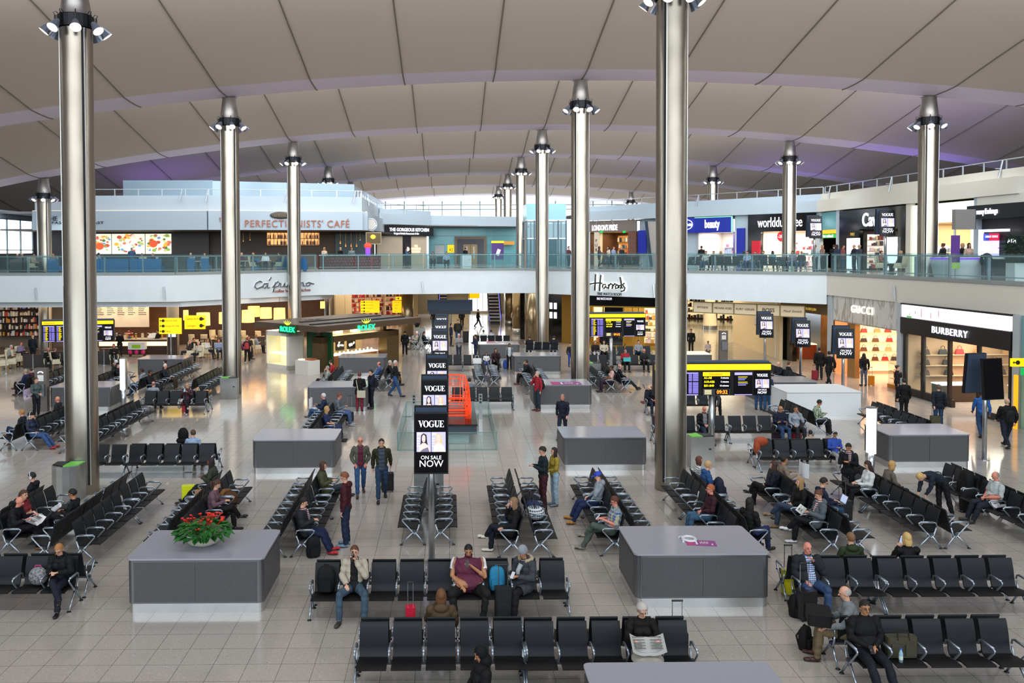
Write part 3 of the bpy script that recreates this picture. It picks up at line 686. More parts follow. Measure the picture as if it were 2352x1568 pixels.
# departures boards
amber = mat('amber_led', 'ff7a1a', .5, emit=2.2); violet_rows = mat('violet_rows', '8d7fe0', .5, emit=.8); violet_hd = mat('violet_header', 'a59ae8', .5, emit=.8); yel_txt = mat('yellow_text', 'ffe600', .5, emit=1.0); grey_txt = mat('grey_panel', '3c3c40', .5)
def departures(X, Y, rz, label, w=4.04, ztop=3.46, zbot=2.34, back=False):
    t = thing('departures_board', label, 'departures board', (X, Y, 0), rz, 'departures boards on poles'); H = ztop-zbot
    MB().cyl((0, .1, 0), (0, .1, zbot+.3), .10, n=20).build('pole', steel, t, True)
    MB().box((0, .12, (ztop+zbot)/2), (w, .24, H)).build('housing', black_metal, t)
    MB().box((0, .18, ztop+.03), (w*.97, .3, .06)).build('top_cover', blue_grey, t)
    MB().box((0, -.02, ztop-.14), (w*.985, .05, .20)).build('yellow_header', yellow_lit, t)
    text('Departures', .13, mat('sign_ink', '6a5200', .6), t, (-w*.39, -.05, ztop-.14), depth=.004)
    zc = (zbot+ztop-.30)/2; hp = H-.32
    xs = [-w/2+w*f for f in (.10, .29, .53, .76, .92)]; ws = [.16*w, .18*w, .24*w, .16*w, .13*w]
    rnd = random.Random(5)
    for k in (0, 1):
        s = MB().box((xs[k], -.015, zc), (ws[k], .02, hp)).build('flight_screen', screen_black, t)
        b = MB(); b.use(violet_hd); b.box((xs[k], -.028, zc+hp/2-.03), (ws[k]*.95, .004, .035)); b.box((xs[k], -.028, zc-hp/2+.02), (ws[k]*.95, .004, .03))
        n = 24
        for i in range(n):
            z = zc+hp/2-.07-i*(hp-.12)/n
            if i == 9: continue
            b.use(violet_rows); b.box((xs[k]-ws[k]*.40, -.028, z), (ws[k]*.14, .004, .016)); b.box((xs[k]+ws[k]*.10, -.028, z), (ws[k]*.16, .004, .016)); b.box((xs[k]+ws[k]*.35, -.028, z), (ws[k]*.26, .004, .016))
            b.use(yel_txt); q = rnd.uniform(.12, .24); b.box((xs[k]-ws[k]*.31+ws[k]*q/2, -.028, z), (ws[k]*q, .004, .012))
        b.build('flight_rows', None, s)
    s = MB().box((xs[2], -.015, zc), (ws[2]*.98, .02, hp)).build('time_planner_screen', screen_black, t)
    MB().box((xs[2], -.028, zc+hp/2-.07), (ws[2]*.96, .006, .14)).build('planner_header', yellow_lit, s)
    text('Time planner', .085, mat('sign_ink', '6a5200', .6), s, (xs[2]-.02, -.036, zc+hp/2-.07), depth=.003)
    for i, (g, m_) in enumerate((('A1-A8', '5'), ('A10-A26', '5'), ('B31-B49', '15'))):
        z = zc+hp/2-.20-i*.135
        text(g, .10, yel_txt, s, (xs[2]-ws[2]*.44, -.034, z), depth=.003, align='LEFT', bold=.003); text(m_+' minutes', .07, letter_w, s, (xs[2]+ws[2]*.44, -.034, z), depth=.003, align='RIGHT', bold=.002)
    c = MB().box((xs[2], -.03, zc-hp/2+.11), (ws[2]*.96, .02, .22)).build('clock_panel', grey_txt, s)
    MB().box((xs[2]+ws[2]*.20, -.042, zc-hp/2+.11), (ws[2]*.50, .006, .17)).build('clock_face', screen_black, c)
    text('09:32', .17, amber, c, (xs[2]+ws[2]*.20, -.05, zc-hp/2+.11), depth=.004, bold=.004)
    b = MB()
    for i in range(5): b.box((xs[2]-ws[2]*.30, -.043, zc-hp/2+.18-i*.033), (ws[2]*(.26-.03*(i % 2)), .004, .016))
    b.build('clock_notice', mat('notice_text', 'f0e6a8', .5, emit=.8), c)
    s = MB().box((xs[3], -.015, zc), (ws[3]*.98, .02, hp)).build('info_screen', screen_black, t)
    b = MB(); b.use(violet_hd); b.box((xs[3], -.028, zc+hp/2-.06), (ws[3]*.94, .004, .09)); b.box((xs[3], -.028, zc-hp/2+.02), (ws[3]*.94, .004, .025)); b.use(letter_w)
    for i, (q, a) in enumerate(((.5, 1), (.44, 0), (.36, 0), (.5, 1), (.52, 0), (.42, 0))):
        b.use(yel_txt if a else violet_hd); b.box((xs[3]-ws[3]*.28+ws[3]*q/2, -.028, zc+hp/2-.17-i*.05-(.03 if i > 2 else 0)), (ws[3]*q, .004, .018))
    b.build('info_rows', None, s)
    s = MB().box((xs[4], -.02, zc+.02), (ws[4]*1.02, .03, hp+.04)).build('advert_screen', screen_black, t)
    vogue(.095, letter_w, s, (xs[4], -.04, zc+hp*.30)); covers(ws[4]*.92, .30, s, (xs[4], -.04, zc)); text('ON SALE', .075, letter_w, s, (xs[4], -.04, zc-hp*.27), depth=.003); text('NOW', .12, letter_w, s, (xs[4], -.04, zc-hp*.39), depth=.003, bold=.002)
    return t
departures(9.05, 29.1, 0, 'big departures board with a yellow header and the clock reading 09:32')
departures(9.6, 50.2, 0, 'smaller departures board before the gold watch shop, clock reading 09:32', ztop=3.62, zbot=2.25)
departures(-21.9, 50.5, math.radians(8), 'departures board half hidden by the left column', ztop=3.3, zbot=2.05)
t = thing('departures_board', 'dark rear side of a departures board hanging in the middle distance', 'departures board', (0.1, 70, 0), 0)
MB().cyl((.05, 0, 0), (.05, 0, 3.3), .09, n=16).build('pole', steel, t)
b = MB(); b.box((0, 0, 2.85), (3.7, .2, .95))
for i in range(14): b.box((-1.75+i*.27, -.12, 2.95), (.03, .04, .7))
b.build('rear_housing', blue_grey, t); MB().box((0, -.18, 2.28), (3.4, .18, .28)).build('lower_beam', mat('dark_blue_grey', '36424f', .5), t)
# yellow way signs
ink = mat('sign_ink_black', '2b2a20', .6)
def ysign(X, Y, z0, z1, w, label, rows_=3, pole=True, rz=0, arrow=-1, lines=None):
    t = thing('gate_sign', label, 'sign', (X, Y, 0), rz); h = z1-z0
    if pole: MB().cyl((0, .06, 0), (0, .06, z1), .05, n=12).build('pole', steel, t)
    else: MB().cyl((0, .02, z1), (0, .02, max(z1+.1, 4.06)), .02, n=8).build('hanger', steel, t)
    MB().box((0, 0, (z0+z1)/2), (w, .1, h)).build('sign_panel', yellow_lit, t)
    b = MB()
    for i in range(rows_):
        z = z1-h*(i+.5)/rows_; s = h/rows_
        b.box((arrow*w*.40, -.055, z), (w*.06, .006, s*.12)); b.cyl((arrow*w*.31, -.052, z), (arrow*w*.31, -.058, z), s*.28, n=12)
        b.add([(arrow*w*.47, -.058, z), (arrow*w*.42, -.058, z+s*.2), (arrow*w*.42, -.058, z-s*.2)], [(0, 1, 2)])
    b.build('arrows_and_symbols', ink, t)
    for i, s in enumerate(lines or []):
        text(s, h/rows_*.40, ink, t, (-arrow*w*.40 if arrow > 0 else -w*.24, -.06, z1-h*(i+.5)/rows_), depth=.004, align='LEFT')
    return t
p = G(412, 812); 
GS = ysign(-16.95, 52, 2.33, 3.30, 1.35, 'double yellow gate sign on a pole, its halves pointing left and right', 3, lines=['Gates A1-A18', 'Lounges A1-A26', 'Toilets'])
t2 = ysign(-15.45, 52, 2.62, 3.45, 1.25, 'x', 2, pole=False, arrow=1, lines=['Gates A19-A26', 'Lounges'])
for c in list(t2.children):
    if 'hanger' in c.name: bpy.data.objects.remove(c); continue
    c.parent = GS; c.location.x += 1.5
bpy.data.objects.remove(t2)
q = D(850, 704, 70); ysign(q.x, 70, q.z-.5, q.z+.5, 1.55, 'left one of the two bright yellow hanging signs above the watch pavilion', 4, pole=False, lines=['Gates A1-A18', 'Gates A19-A26', 'World duty free', 'Lounges'])
q = D(923, 704, 70); ysign(q.x, 70, q.z-.5, q.z+.5, 1.55, 'right one of the two bright yellow hanging signs above the watch pavilion', 4, pole=False, arrow=1, lines=['Gates A19', 'Lounges', 'Toilets', 'Exit'])
q = D(926, 685, 84); ysign(q.x, 84, q.z-.15, q.z+.15, 1.5, 'small thin yellow sign hanging behind the two bright ones', 1, pole=False)
q = D(1083, 677, 86); ysign(q.x, 86, q.z-.35, q.z+.4, 1.6, 'yellow sign hanging above the far staircase', 1, pole=False)
q = D(2336, 832, 33.5); ysign(q.x+.4, 33.5, q.z-.16, q.z+.16, 1.3, 'yellow toilets sign at the right edge with person symbols', 1, pole=False)
MB().box((q.x+.55, 33.4, q.z-.35), (.9, .08, .28)).build('exit_sign', mat('exit_green', '18a04a', .5, emit=.8), label='green exit sign under the yellow sign at the right edge', cat='sign')
# recycling bins
binm = mat('bin_steel', 'b6b8b6', .3, .85, noise=.1, nscale=3); gl = mat('bin_green', '6cc24a', .4); bk_ = mat('bin_black', '15171a', .4)
def bin_(X, Y, rz, label, w=.85, h=1.05, z=0):
    t = thing('recycling_bin', label, 'bin', (X, Y, z), rz, 'recycling bins with green and black lids')
    pts = [(-w/2, -.28), (w/2, -.28), (w/2, .05)] + [(w/2*math.cos(a), .05+.3*math.sin(a)) for a in np.linspace(.2, PI-.2, 7)] + [(-w/2, .05)]
    MB().prism(pts, 0, h).build('body', binm, t)
    MB().prism([(-w/2+.02, -.27), (0, -.27), (0, .3), (-w/2+.04, .1)], h, h+.03).build('green_lid', gl, t)
    MB().prism([(0, -.27), (w/2-.02, -.27), (w/2-.04, .1), (0, .3)], h, h+.03).build('black_lid', bk_, t)
    MB().box((w*.3, -.285, h*.6), (.09, .01, .05)).build('latch', bk_, t); return t
for (px, py), rz, l, z in (((156, 1147), PI, 'recycling bin at the foot of the big left column', 0), ((1612, 1075), .15, 'recycling bin right of the big right column', 0),
        ((985, 1162), 0, 'recycling bin behind the nearest advertising screen', 0), ((525, 917), 0, 'recycling bin at the second left column', 0),
        ((1363, 878), 0, 'recycling bin under the smaller departures board', 0), ((925, 783), 0, 'recycling bin beside the far brass column', 0)):
    q = G(px, py); bin_(q.x+(1.4 if px == 925 else 0), q.y+(0 if px == 156 else .3), rz, l, z=z)
q = D(1072, 611, 78); bin_(q.x, 78, 0, 'light steel bin on the upper level before the lift lobby doors', z=ZS)
# light pillars, telephones
def pillar(px, py, label, h=2.35):
    q = G(px, py); t = thing('light_pillar', label, 'information pillar', (q.x, q.y, 0), 0)
    MB().cyl((0, 0, 0), (0, 0, .95), .12, n=20).build('base', steel, t, True); MB().box((0, -.02, 1.65), (.20, .24, 1.42)).build('lit_panel', mat('pillar_light', 'f8faff', .4, emit=2.2), t)
    MB().box((.13, .02, 1.65), (.05, .22, 1.46)).build('side_frame', steel, t); MB().cyl((0, 0, 2.36), (0, 0, 2.40), .15, n=20).build('cap', steel, t)
pillar(1999, 1108, 'tall lit white pillar beside the right counter'); pillar(284, 940, 'tall lit white pillar right of the left column')
def phone(px, py, label, h=2.0):
    q = G(px, py); t = thing('telephone_kiosk', label, 'telephone', (q.x, q.y, 0), 0)
    MB().box((0, .1, h/2), (.55, .25, h)).build('panel', mat('kiosk_grey', '77716c', .4, .5), t); MB().box((.02, -.08, 1.0), (.36, .16, .55)).build('telephone', mat('phone_steel', '8b949c', .35, .8), t)
    MB().box((0, -.03, 1.55), (.28, .02, .28)).build('notice', white_paint, t); MB().tube([(-.12, -.04, 1.78), (-.06, -.04, 1.84), (.06, -.04, 1.84), (.12, -.04, 1.78)], .025, 6).build('handset_symbol', white_lit, t)
phone(95, 945, 'telephone kiosk at the left with a woman in a grey jacket before it'); phone(1662, 828, 'telephone kiosk in front of the bright passage')
# wire car in its glass enclosure
t = thing('glass_enclosure', 'low glass barrier around the orange wire car', 'barrier', (-.08, 34.4, 0)); gx, gy, gh = 1.82, 3.2, .66
edge = mat('glass_edge', '5f8a86', .2)
for (c, d) in (((0, -gy, gh/2), (2*gx, .025, gh)), ((0, gy, gh/2), (2*gx, .025, gh)), ((-gx, 0, gh/2), (.025, 2*gy, gh)), ((gx, 0, gh/2), (.025, 2*gy, gh))):
    MB().box(c, d).build('glass_panel', glass_clear, t)
b = MB()
for z in (.012, gh): 
    for s in (-1, 1): b.box((0, s*gy, z), (2*gx, .03, .018)); b.box((s*gx, 0, z), (.03, 2*gy, .018))
for sx in (-1, 1):
    for sy in (-1, 1): b.box((sx*gx, sy*gy, gh/2), (.03, .03, gh))
b.build('glass_edging', edge, t)
for sx in (-1, 1):
    s = MB().box((sx*1.45, 2.6, .55), (.16, .06, 1.1)).build('spotlight_post', steel, t); q = MB()
    for z in (.75, .88, 1.01): q.cyl((sx*1.45, 2.56, z), (sx*1.45, 2.55, z), .045, n=12)
    q.build('lamp_openings', bk_, s)
t = thing('display_plinth', 'black glossy plinth on a pale glass foot under the wire car', 'plinth', (-.0, 34.5, 0))
MB().box((-.05, 0, .2), (1.6, 4.2, .4)).build('foot', mat('pale_foot', 'a8c4c4', .2), t); MB().box((0, 0, .56), (2.1, 4.9, .32)).build('body', mat('plinth_dark', '3b4450', .3), t); MB().box((0, 0, .75), (2.14, 4.94, .07)).build('top', mat('plinth_black', '0e0c10', .08), t)
org = mat('orange_wire', 'ff4a14', .35, emit=.25)
t = thing('wire_car', 'bright orange wire frame of a small car on the black plinth', 'sculpture', (.05, 34.5, .785))
def hoop(y, w, h, z=.25): return [(-w, y, z), (-w*1.03, y, z+.3*h), (-w*.98, y, z+.62*h), (-w*.80, y, z+.95*h), (-w*.5, y, z+h), (w*.5, y, z+h), (w*.80, y, z+.95*h), (w*.98, y, z+.62*h), (w*1.03, y, z+.3*h), (w, y, z)]
HP = [(-2.1, .60, .42), (-1.9, .72, .52), (-1.5, .76, .58), (-1.05, .78, .62), (-.75, .78, 1.05), (-.3, .78, 1.18), (.3, .78, 1.2), (.9, .78, 1.16), (1.5, .77, 1.05), (1.9, .74, .8), (2.1, .7, .5)]
b = MB()
for y, w_, h in HP: b.tube(hoop(y, w_, h), .014, 6, closed=True)
b.build('body_hoops', org, t)
b = MB()
for k in range(10): b.tube([hoop(*q)[k] for q in HP], .013, 6)
for k in range(9):
    b.tube([(Vector(hoop(*q)[k])+Vector(hoop(*q)[k+1]))/2 for q in HP], .010, 5)
b.build('body_lines', org, t)
for x_ in (-.70, .70):
    for y in (-1.35, 1.35):
        b = MB()
        for dx in (-.10, 0, .10): b.tube([(x_+dx, y+.31*math.cos(a), .32+.31*math.sin(a)) for a in np.linspace(0, 2*PI, 24)[:-1]], .014, 6, closed=True)
        for i in range(10):
            a = 2*PI*i/10; b.tube([(x_-.1, y+.31*math.cos(a), .32+.31*math.sin(a)), (x_+.1, y+.31*math.cos(a), .32+.31*math.sin(a))], .01, 5); b.tube([(x_, y, .32), (x_, y+.31*math.cos(a), .32+.31*math.sin(a))], .008, 4)
        b.build('wheel', org, t)
b = MB()
for x_ in (-.4, .4):
    b.tube([(x_-.25, -.2, .45), (x_+.25, -.2, .45), (x_+.25, .3, .45), (x_+.22, .45, 1.0), (x_-.22, .45, 1.0), (x_-.25, .3, .45)], .012, 5, closed=True)
b.tube([(-.4+.17*math.cos(a), -.62, .8+.17*math.sin(a)) for a in np.linspace(0, 2*PI, 16)], .012, 5)
for y in (-1.35, 1.35): b.tube([(-.7, y, .32), (.7, y, .32)], .03, 6)
b.build('seats_and_steering_wheel', org, t)
# facades
class Fac(Wall):
    def __init__(s, xa, Ya, xb, Yb, y=600, off=0):
        a, b = D(xa, y, Ya), D(xb, y, Yb); Wall.__init__(s, (a.x, a.y), (b.x, b.y), off); s.y = y
    def s(s, x): return s.at(x, s.y)[0]
    def z(s, x, y): return s.at(x, y)[1]
    def box(s, mb, xl, xr, z0, z1, th=.1, off=0):
        a, b = s.s(xl), s.s(xr); return mb.box(s.p((a+b)/2, (z0+z1)/2, off-th/2), (abs(b-a), th, z1-z0), s.ang)
    def obj(s, name, xl, xr, z0, z1, m, th=.1, off=0, parent=None, **kw):
        mb = MB(); s.box(mb, xl, xr, z0, z1, th, off); return mb.build(name, m, parent, **kw)
    def txt(s, t_, xc, z, h, m, off=.03, parent=None, wpx=None, name='lettering', **kw):
        pos = s.p(s.s(xc), z, off)
        if wpx: kw['sx'] = abs(s.s(xc+wpx/2)-s.s(xc-wpx/2))/max(.01, text_w(t_, **{k: v for k, v in kw.items() if k in ('bold', 'spacing', 'shear')})*h)
        return text(t_, h, m, parent, pos, s.ang, name=name, **kw)
bluewhite = mat('blue_white_panel', 'aab9c4', .45); glassblue = mat('blue_grey_glass', '93a9b8', .25, .1)
dark_wall = mat('dark_shop_wall', '2a2724', .5); beige = mat('beige_stone', 'b9aa93', .55, noise=.06, nscale=1)
black_gloss = mat('black_gloss', '0b0d10', .1, spec=.6); pub_wood = mat('pub_wood', '5a3d28', .5, noise=.2, nscale=2); brass = mat('brass', 'b48a45', .3, .9)
def rooflines(W, x0, x1, zb, zt, zr, m=bluewhite, rail=True, step=1.8, label='', bars=()):
    W.obj('wall_parapet', x0, x1, zb, zt, m, .3, 0, kind='structure')
    if rail:
        t = thing('roof_railing', label, 'railing', (0, 0, 0), group='white railings on the shop roofs'); a, b = W.s(x0), W.s(x1)
        MB().cyl(W.p(a, zr, -.3), W.p(b, zr, -.3), .03).build('top_rail', rail_m, t)
        n = max(1, int((b-a)/step))
        for i in range(n+1):
            MB().box(W.p(a+(b-a)*i/n, (zt+zr)/2, -.3), (.06, .06, zr-zt), W.ang).build('post', rail_m, t)
    for x in bars:
        c = W.p(W.s(x), zt+.05, .12); tb = thing('slanted_light_bar', 'slim slanted light bar fixed to the roof edge', 'light', c, W.ang, 'slanted light bars on the white roof edges')
        MB().tube([(-.09, 0, -.5), (.09, .1, .45)], .045, 6).build('bar', rail_m, tb); MB().cyl((0, .05, 0), (0, -.25, 0), .02, n=6).build('bracket', rail_m, tb)
L1 = Fac(82, 66, 480, 66); L2 = Fac(480, 66, 832, 68.5); L3 = Fac(832, 68.5, 873, 86)
zs = 9.0
for i, (W, a, b) in enumerate(((L1, 82, 480), (L2, 480, 832), (L3, 832, 873))):
    W.obj('wall_sign_band', a, b, zs, 10.48, bluewhite, .5, .45, kind='structure')
    W.obj('wall_upper_band', a, b, 10.4, 11.2, bluewhite, .3, 0, kind='structure')
    W.obj('trim_cove', a, b, 10.46, 10.50, mat('cove_light', 'ffc9a0', .5, emit=1.6), .1, .38, kind='structure')
    x0 = 208 if i == 0 else a
    rooflines(W, x0, b, 11.2, 11.65, 12.15, label=('white railing on the left café roof', 'white railing above the café name', 'white railing receding at the café corner')[i], bars=((418, 478) if i == 0 else (660, 815) if i == 1 else (845,)))
W = Fac(285, 70, 490, 70); W.obj('wall_plant_screen', 285, 490, 10.5, 13.15, glassblue, .2, kind='structure')
W = Fac(490, 70, 815, 74); W.obj('wall_plant_screen', 490, 815, 10.5, 13.1, glassblue, .2, kind='structure')
W = Fac(815, 74, 882, 100); W.obj('wall_plant_screen', 815, 882, 10.5, 13.0, glassblue, .2, kind='structure')
MB().prism([(-36, 66), (-18, 66.3), (-7, 69), (-9, 100), (-60, 100), (-60, 66)], 10.3, 10.45).build('ceiling_left_roof', mat('roof_top', '888888'), kind='structure')
MB().prism([(-36, 66), (-18, 66.3), (-7, 69), (-5.5, 84), (-9, 100), (-60, 100), (-60, 66)], 9.0, 9.1).build('ceiling_left_cafe', mat('cafe_ceiling', '3a352f', .6), kind='structure')
B1 = Fac(82, 72, 480, 72); B2 = Fac(480, 73, 845, 76)
B1.obj('wall_cafe_back', 60, 480, 5.9, 9.0, mat('cafe_dark', '2b2d33', .5), .2, kind='structure'); B2.obj('wall_cafe_back', 480, 860, 5.9, 9.0, mat('bar_dark', '241a14', .5), .2, kind='structure')
area('cafe_light', (-22, 69, 8.9), (0, 0, 0), 22, 3, 260, (1, .86, .68)); area('cafe_bar_light', (-10, 71, 8.9), (0, 0, 0), 10, 3, 260, (1, .74, .45))
t = thing('menu_wall', 'three lit panels painted with vegetables, pizza and a cook above the blue sofas', 'wall art')
cols = [mat('food_%d' % i, c, .5, emit=.75) for i, c in enumerate(('7fa04a', 'b5483c', 'e0a638', '6b8fc4', 'd9d2b8', '4f6f3a', 'c86a58', 'a8b47a'))]; pl = mat('panel_cream', 'dfe0cf', .5, emit=.8)
rnd = random.Random(11)
for k, (a, b) in enumerate(((214, 257), (259, 334), (336, 395))):
    o = B1.obj('lit_panel', a, b, B1.z(300, 583), B1.z(300, 537), pl, .06, .15, parent=t); mb = MB()
    for i in range(46):
        mb.use(rnd.choice(cols)); s_ = B1.s(rnd.uniform(a+3, b-3)); z_ = rnd.uniform(B1.z(300, 578), B1.z(300, 541)); r = rnd.uniform(.06, .22)
        mb.add([B1.p(s_+r*math.cos(q), z_+r*.7*math.sin(q), .16+.001*i) for q in np.linspace(0, 2*PI, 9)[:-1]], [tuple(range(8))])
    if k == 1:
        for dx, dz, rx, rz_, c in ((0, .1, .12, .17, 'e7e0cc'), (0, -.25, .42, .3, 'c9d6e6'), (-.55, -.1, .12, .12, 'c9b8a0'), (.55, -.1, .12, .12, 'c9b8a0'), (0, .33, .24, .14, 'f2f0e4')):
            mb.use(mat('cook_'+c, c, .5, emit=.8)); s_ = B1.s(296)+dx; z_ = 7.95+dz
            mb.add([B1.p(s_+rx*math.cos(q), z_+rz_*math.sin(q), .22+abs(dz)*.01) for q in np.linspace(0, 2*PI, 17)[:-1]], [tuple(range(16))])
    else:
        s_ = B1.s(232 if k == 0 else 355); mb.use(mat('pizza', 'c8502e' if k == 0 else 'b8304a', .5, emit=.8)); mb.add([B1.p(s_+.34*math.cos(q), 7.9+(.1 if k else -.1)+.3*math.sin(q), .22) for q in np.linspace(0, 2*PI, 17)[:-1]], [tuple(range(16))])
    mb.build('painted_food', None, o)
t = thing('bar_shelves', 'glowing bar shelves full of bottles inside the café', 'shelves'); bott = [mat('bottle_'+c, c, .2) for c in ('6b1f12', '2a1a10', 'b8741f', '1c2a18')]
for a, b in ((613, 668), (690, 733)):
    o = B2.obj('lit_back_panel', a, b, B2.z(670, 563), B2.z(670, 534), mat('bar_glow', 'f0a868', .5, emit=1.1), .05, .2, parent=t); mb = MB()
    for z in (534, 548, 562): mb.use(dark_wall); B2.box(mb, a, b, B2.z(670, z)-.02, B2.z(670, z)+.03, .25, .4)
    for x in range(a, b, 8): B2.box(mb, x, x+1, B2.z(670, 563), B2.z(670, 534), .2, .38)
    for i in range(34):
        mb.use(rnd.choice(bott)); s_ = B2.s(rnd.uniform(a+1, b-1)); z_ = B2.z(670, rnd.choice((548, 562)))+.03; mb.cyl(B2.p(s_, z_, .3), B2.p(s_, z_+.26, .3), .04, n=6); mb.cyl(B2.p(s_, z_+.26, .3), B2.p(s_, z_+.36, .3), .015, n=5)
    mb.build('bottles_and_boards', None, o, kind='stuff')
B2.obj('bar_counter', 560, 845, 5.9, 7.0, mat('bar_front', '4a2c1a', .4), .6, 1.3, label='brown bar counter before the glowing bottle shelves', cat='counter')
B2.obj('trim_teal', 770, 838, 6.4, 8.9, mat('dark_teal', '123846', .4), .1, .15, kind='structure')
for i, (x, zl) in enumerate(((776, 8.0), (788, 7.75), (800, 7.75), (812, 7.75), (820, 8.3), (560, 8.2), (575, 8.3))):
    s_ = B2.s(x); t = thing('pendant_lamp', 'small brass pendant lamp hanging in the café', 'lamp', B2.p(s_, zl, 2.4), 0, 'brass pendants in the café')
    MB().cyl((0, 0, 0), (0, 0, 8.98-zl), .008, n=5).build('cord', brass, t); MB().lathe([(.03, .2), (.05, .12), (.11, 0)], n=12).build('lamp_shade', brass, t); MB().ball((0, 0, .02), .05, 8).build('bulb', warm_lit, t)
copper = mat('copper_letters', '9c5a40', .4, .5); dark_txt = mat('dark_letters', '3c4046', .5)
t = thing('cafe_name', 'copper lettering of the café on the left upper sign band', 'sign'); L2.txt("Perfectionists' Café".upper(), 684, L2.z(684, 515), .78, copper, .48, t, wpx=238, depth=.08, spacing=1.1)
L2.txt('THE', 512, L2.z(512, 506), .5, copper, .48, t, wpx=14, depth=.08)
t = thing('cafe_name', 'dark HEROES style lettering of the fast food café at far left', 'sign', (0, 0, 0)); t['label'] = 'grey lettering ending in D_FAST on the far left sign band'
L1.txt('HE', 131, L1.z(131, 503), .5, dark_txt, .48, t, depth=.05); L1.txt('FAST_FOOD_FAST', 186, L1.z(186, 512), .27, dark_txt, .48, t, wpx=118, depth=.05)
s_, z_ = L2.at(645, 495); t = thing('oval_emblem', 'dark oval ornamental emblem over the café name', 'sign', L2.p(s_, z_, .5), L2.ang)
mb = MB(); mb.use(mat('emblem_dark', '4a4238', .4, .4)); mb.ball((0, 0, 0), (.85, .06, .28), 20); mb.use(mat('emblem_pale', '9a8f7c', .4, .4))
for i in range(9): mb.tube([((-.55+i*.14)+.09*math.cos(q), -.06, .11*math.sin(q)) for q in np.linspace(0, 2*PI, 10)], .012, 4)
mb.build('relief', None, t)
s_, z_ = L3.at(851, 514)
q = D(852, 515, 69.5); t = thing('round_sign', 'round white plate shaped sign with lettered rim at the café corner', 'sign', (q.x, q.y, q.z), math.radians(14))
MB().lathe([(.001, 0), (.50, 0), (.50, .06), (.001, .06)], n=28).build('disc', mat('dial', 'c9c4bd', .4), t).rotation_euler = (PI/2, 0, 0)
o = MB().lathe([(.34, .07), (.50, .07), (.50, .02), (.34, .02), (.34, .07)], n=28).build('rim', white_paint, t); o.rotation_euler = (PI/2, 0, 0)
mb = MB()
for i in range(26):
    if i % 13 == 12: continue
    a = 2*PI*i/26; mb.box((.42*math.cos(a), -.09, .42*math.sin(a)), (.05, .02, .07), M=Matrix.Rotation(-a+PI/2, 3, 'Y'))
mb.build('rim_letters', mat('rim_ink', '50454a', .5), t)
q = D(858, 547, 69.5); t = thing('framed_screen', 'framed dark golden picture screen at the café corner', 'screen', (q.x, q.y, q.z), .25)
MB().box((0, 0, 0), (1.28, .08, .98)).build('frame', mat('frame_gold', '9c8f78', .4, .5), t); MB().box((0, -.045, 0), (1.16, .02, .86)).build('picture', mat('dusk_image', '4a3a14', .4, emit=.6), t); MB().ball((-.05, -.06, .12), (.22, .02, .18), 12).build('glow_in_picture', mat('dusk_sun', 'f0b832', .4, emit=1.0), t)
MB().cyl((0, .06, -.49), (0, .06, q.z*0-(q.z-ZS)), .04, n=8).build('stand', black_metal, t)
q = D(845, 575, 68); t = thing('ice_cream_machine', 'red and purple glowing counter display at the café corner', 'display', (q.x, q.y, ZS), 0)
MB().box((0, 0, .5), (.8, .6, 1.0)).build('cabinet', mat('red_box', '8c1f1f', .3), t); MB().cyl((0, 0, 1.0), (0, 0, 1.75), .2, n=12).build('tower', mat('purple_lamp', '7a3ad8', .3, emit=1.0), t); MB().ball((0, 0, 1.85), (.3, .25, .25), 12).build('top', mat('red_lamp', 'e8402a', .3, emit=.8), t)
C0 = Fac(866, 86, 990, 90); C1 = Fac(990, 97, 1212, 97)
C0.obj('wall_kitchen', 866, 980, 5.9, 9.0, beige, .3, kind='structure')
t = thing('restaurant_sign', 'black restaurant sign with white capital lettering in the middle left', 'sign', (0, 0, 0))
o = C0.obj('sign_board', 862, 992, C0.z(930, 542), C0.z(930, 521), mat('sign_black', '14181c', .3), .3, .3, parent=t)
C0.txt('THE GORGEOUS KITCHEN', 937, C0.z(937, 528), .48, letter_w, .33, t, wpx=90, depth=.04, bold=.01); C0.txt('Original British Restaurant & Bar', 930, C0.z(930, 536.5), .28, letter_w, .33, t, wpx=58, depth=.04)
C0.obj('trim_door_recess', 925, 944, 5.9, 9.0, mat('kitchen_door', '1e1d1f', .3), .05, .04, kind='structure')
t = thing('kitchen_poster', 'round lit poster in the restaurant doorway', 'poster'); C0.obj('board', 928, 941, 7.1, 8.1, mat('poster_dark', '2a2022', .4), .05, .1, parent=t)
s_, z_ = C0.at(934.5, 572); MB().ball(C0.p(s_, z_, .12), (.22, .03, .24), 12).build('picture', mat('poster_face', 'd8c8b8', .4, emit=.6), t)
t = thing('warm_letters', 'small glowing warm words on the beige wall', 'sign')
for i, (s_, w_) in enumerate((('THE', 7), ('GORGEOUS', 21), ('KITCHEN', 18))): C0.txt(s_, 955, C0.z(955, 565+i*6.5), .3, warm_lit, .05, t, wpx=w_, depth=.03)
C1.obj('wall_teal', 985, 1212, 5.9, 10.0, teal_glass, .3, kind='structure')
mb = MB()
for x in (1060, 1118, 1135): C1.box(mb, x, x+.6, 5.9, 10.0, .02, .02)
for y in (542, 562): C1.box(mb, 990, 1212, C1.z(1100, y), C1.z(1100, y)+.04, .02, .02)
mb.build('trim_teal_joints', mat('joint_teal', '4d8c94', .4), kind='structure')
Z0 = Fac(866, 84, 990, 90, off=.4); Z1 = Fac(990, 90, 1212, 95, off=.4)
for W, a, b in ((Z0, 872, 990), (Z1, 990, 1212)): W.obj('wall_white_band', a, b, 10.0, 11.05, bluewhite, .4, kind='structure'); 
rooflines(Fac(866, 84, 990, 90), 872, 990, 11.0, 11.5, 12.05, label='white railing above the black restaurant sign', bars=(873, 930))
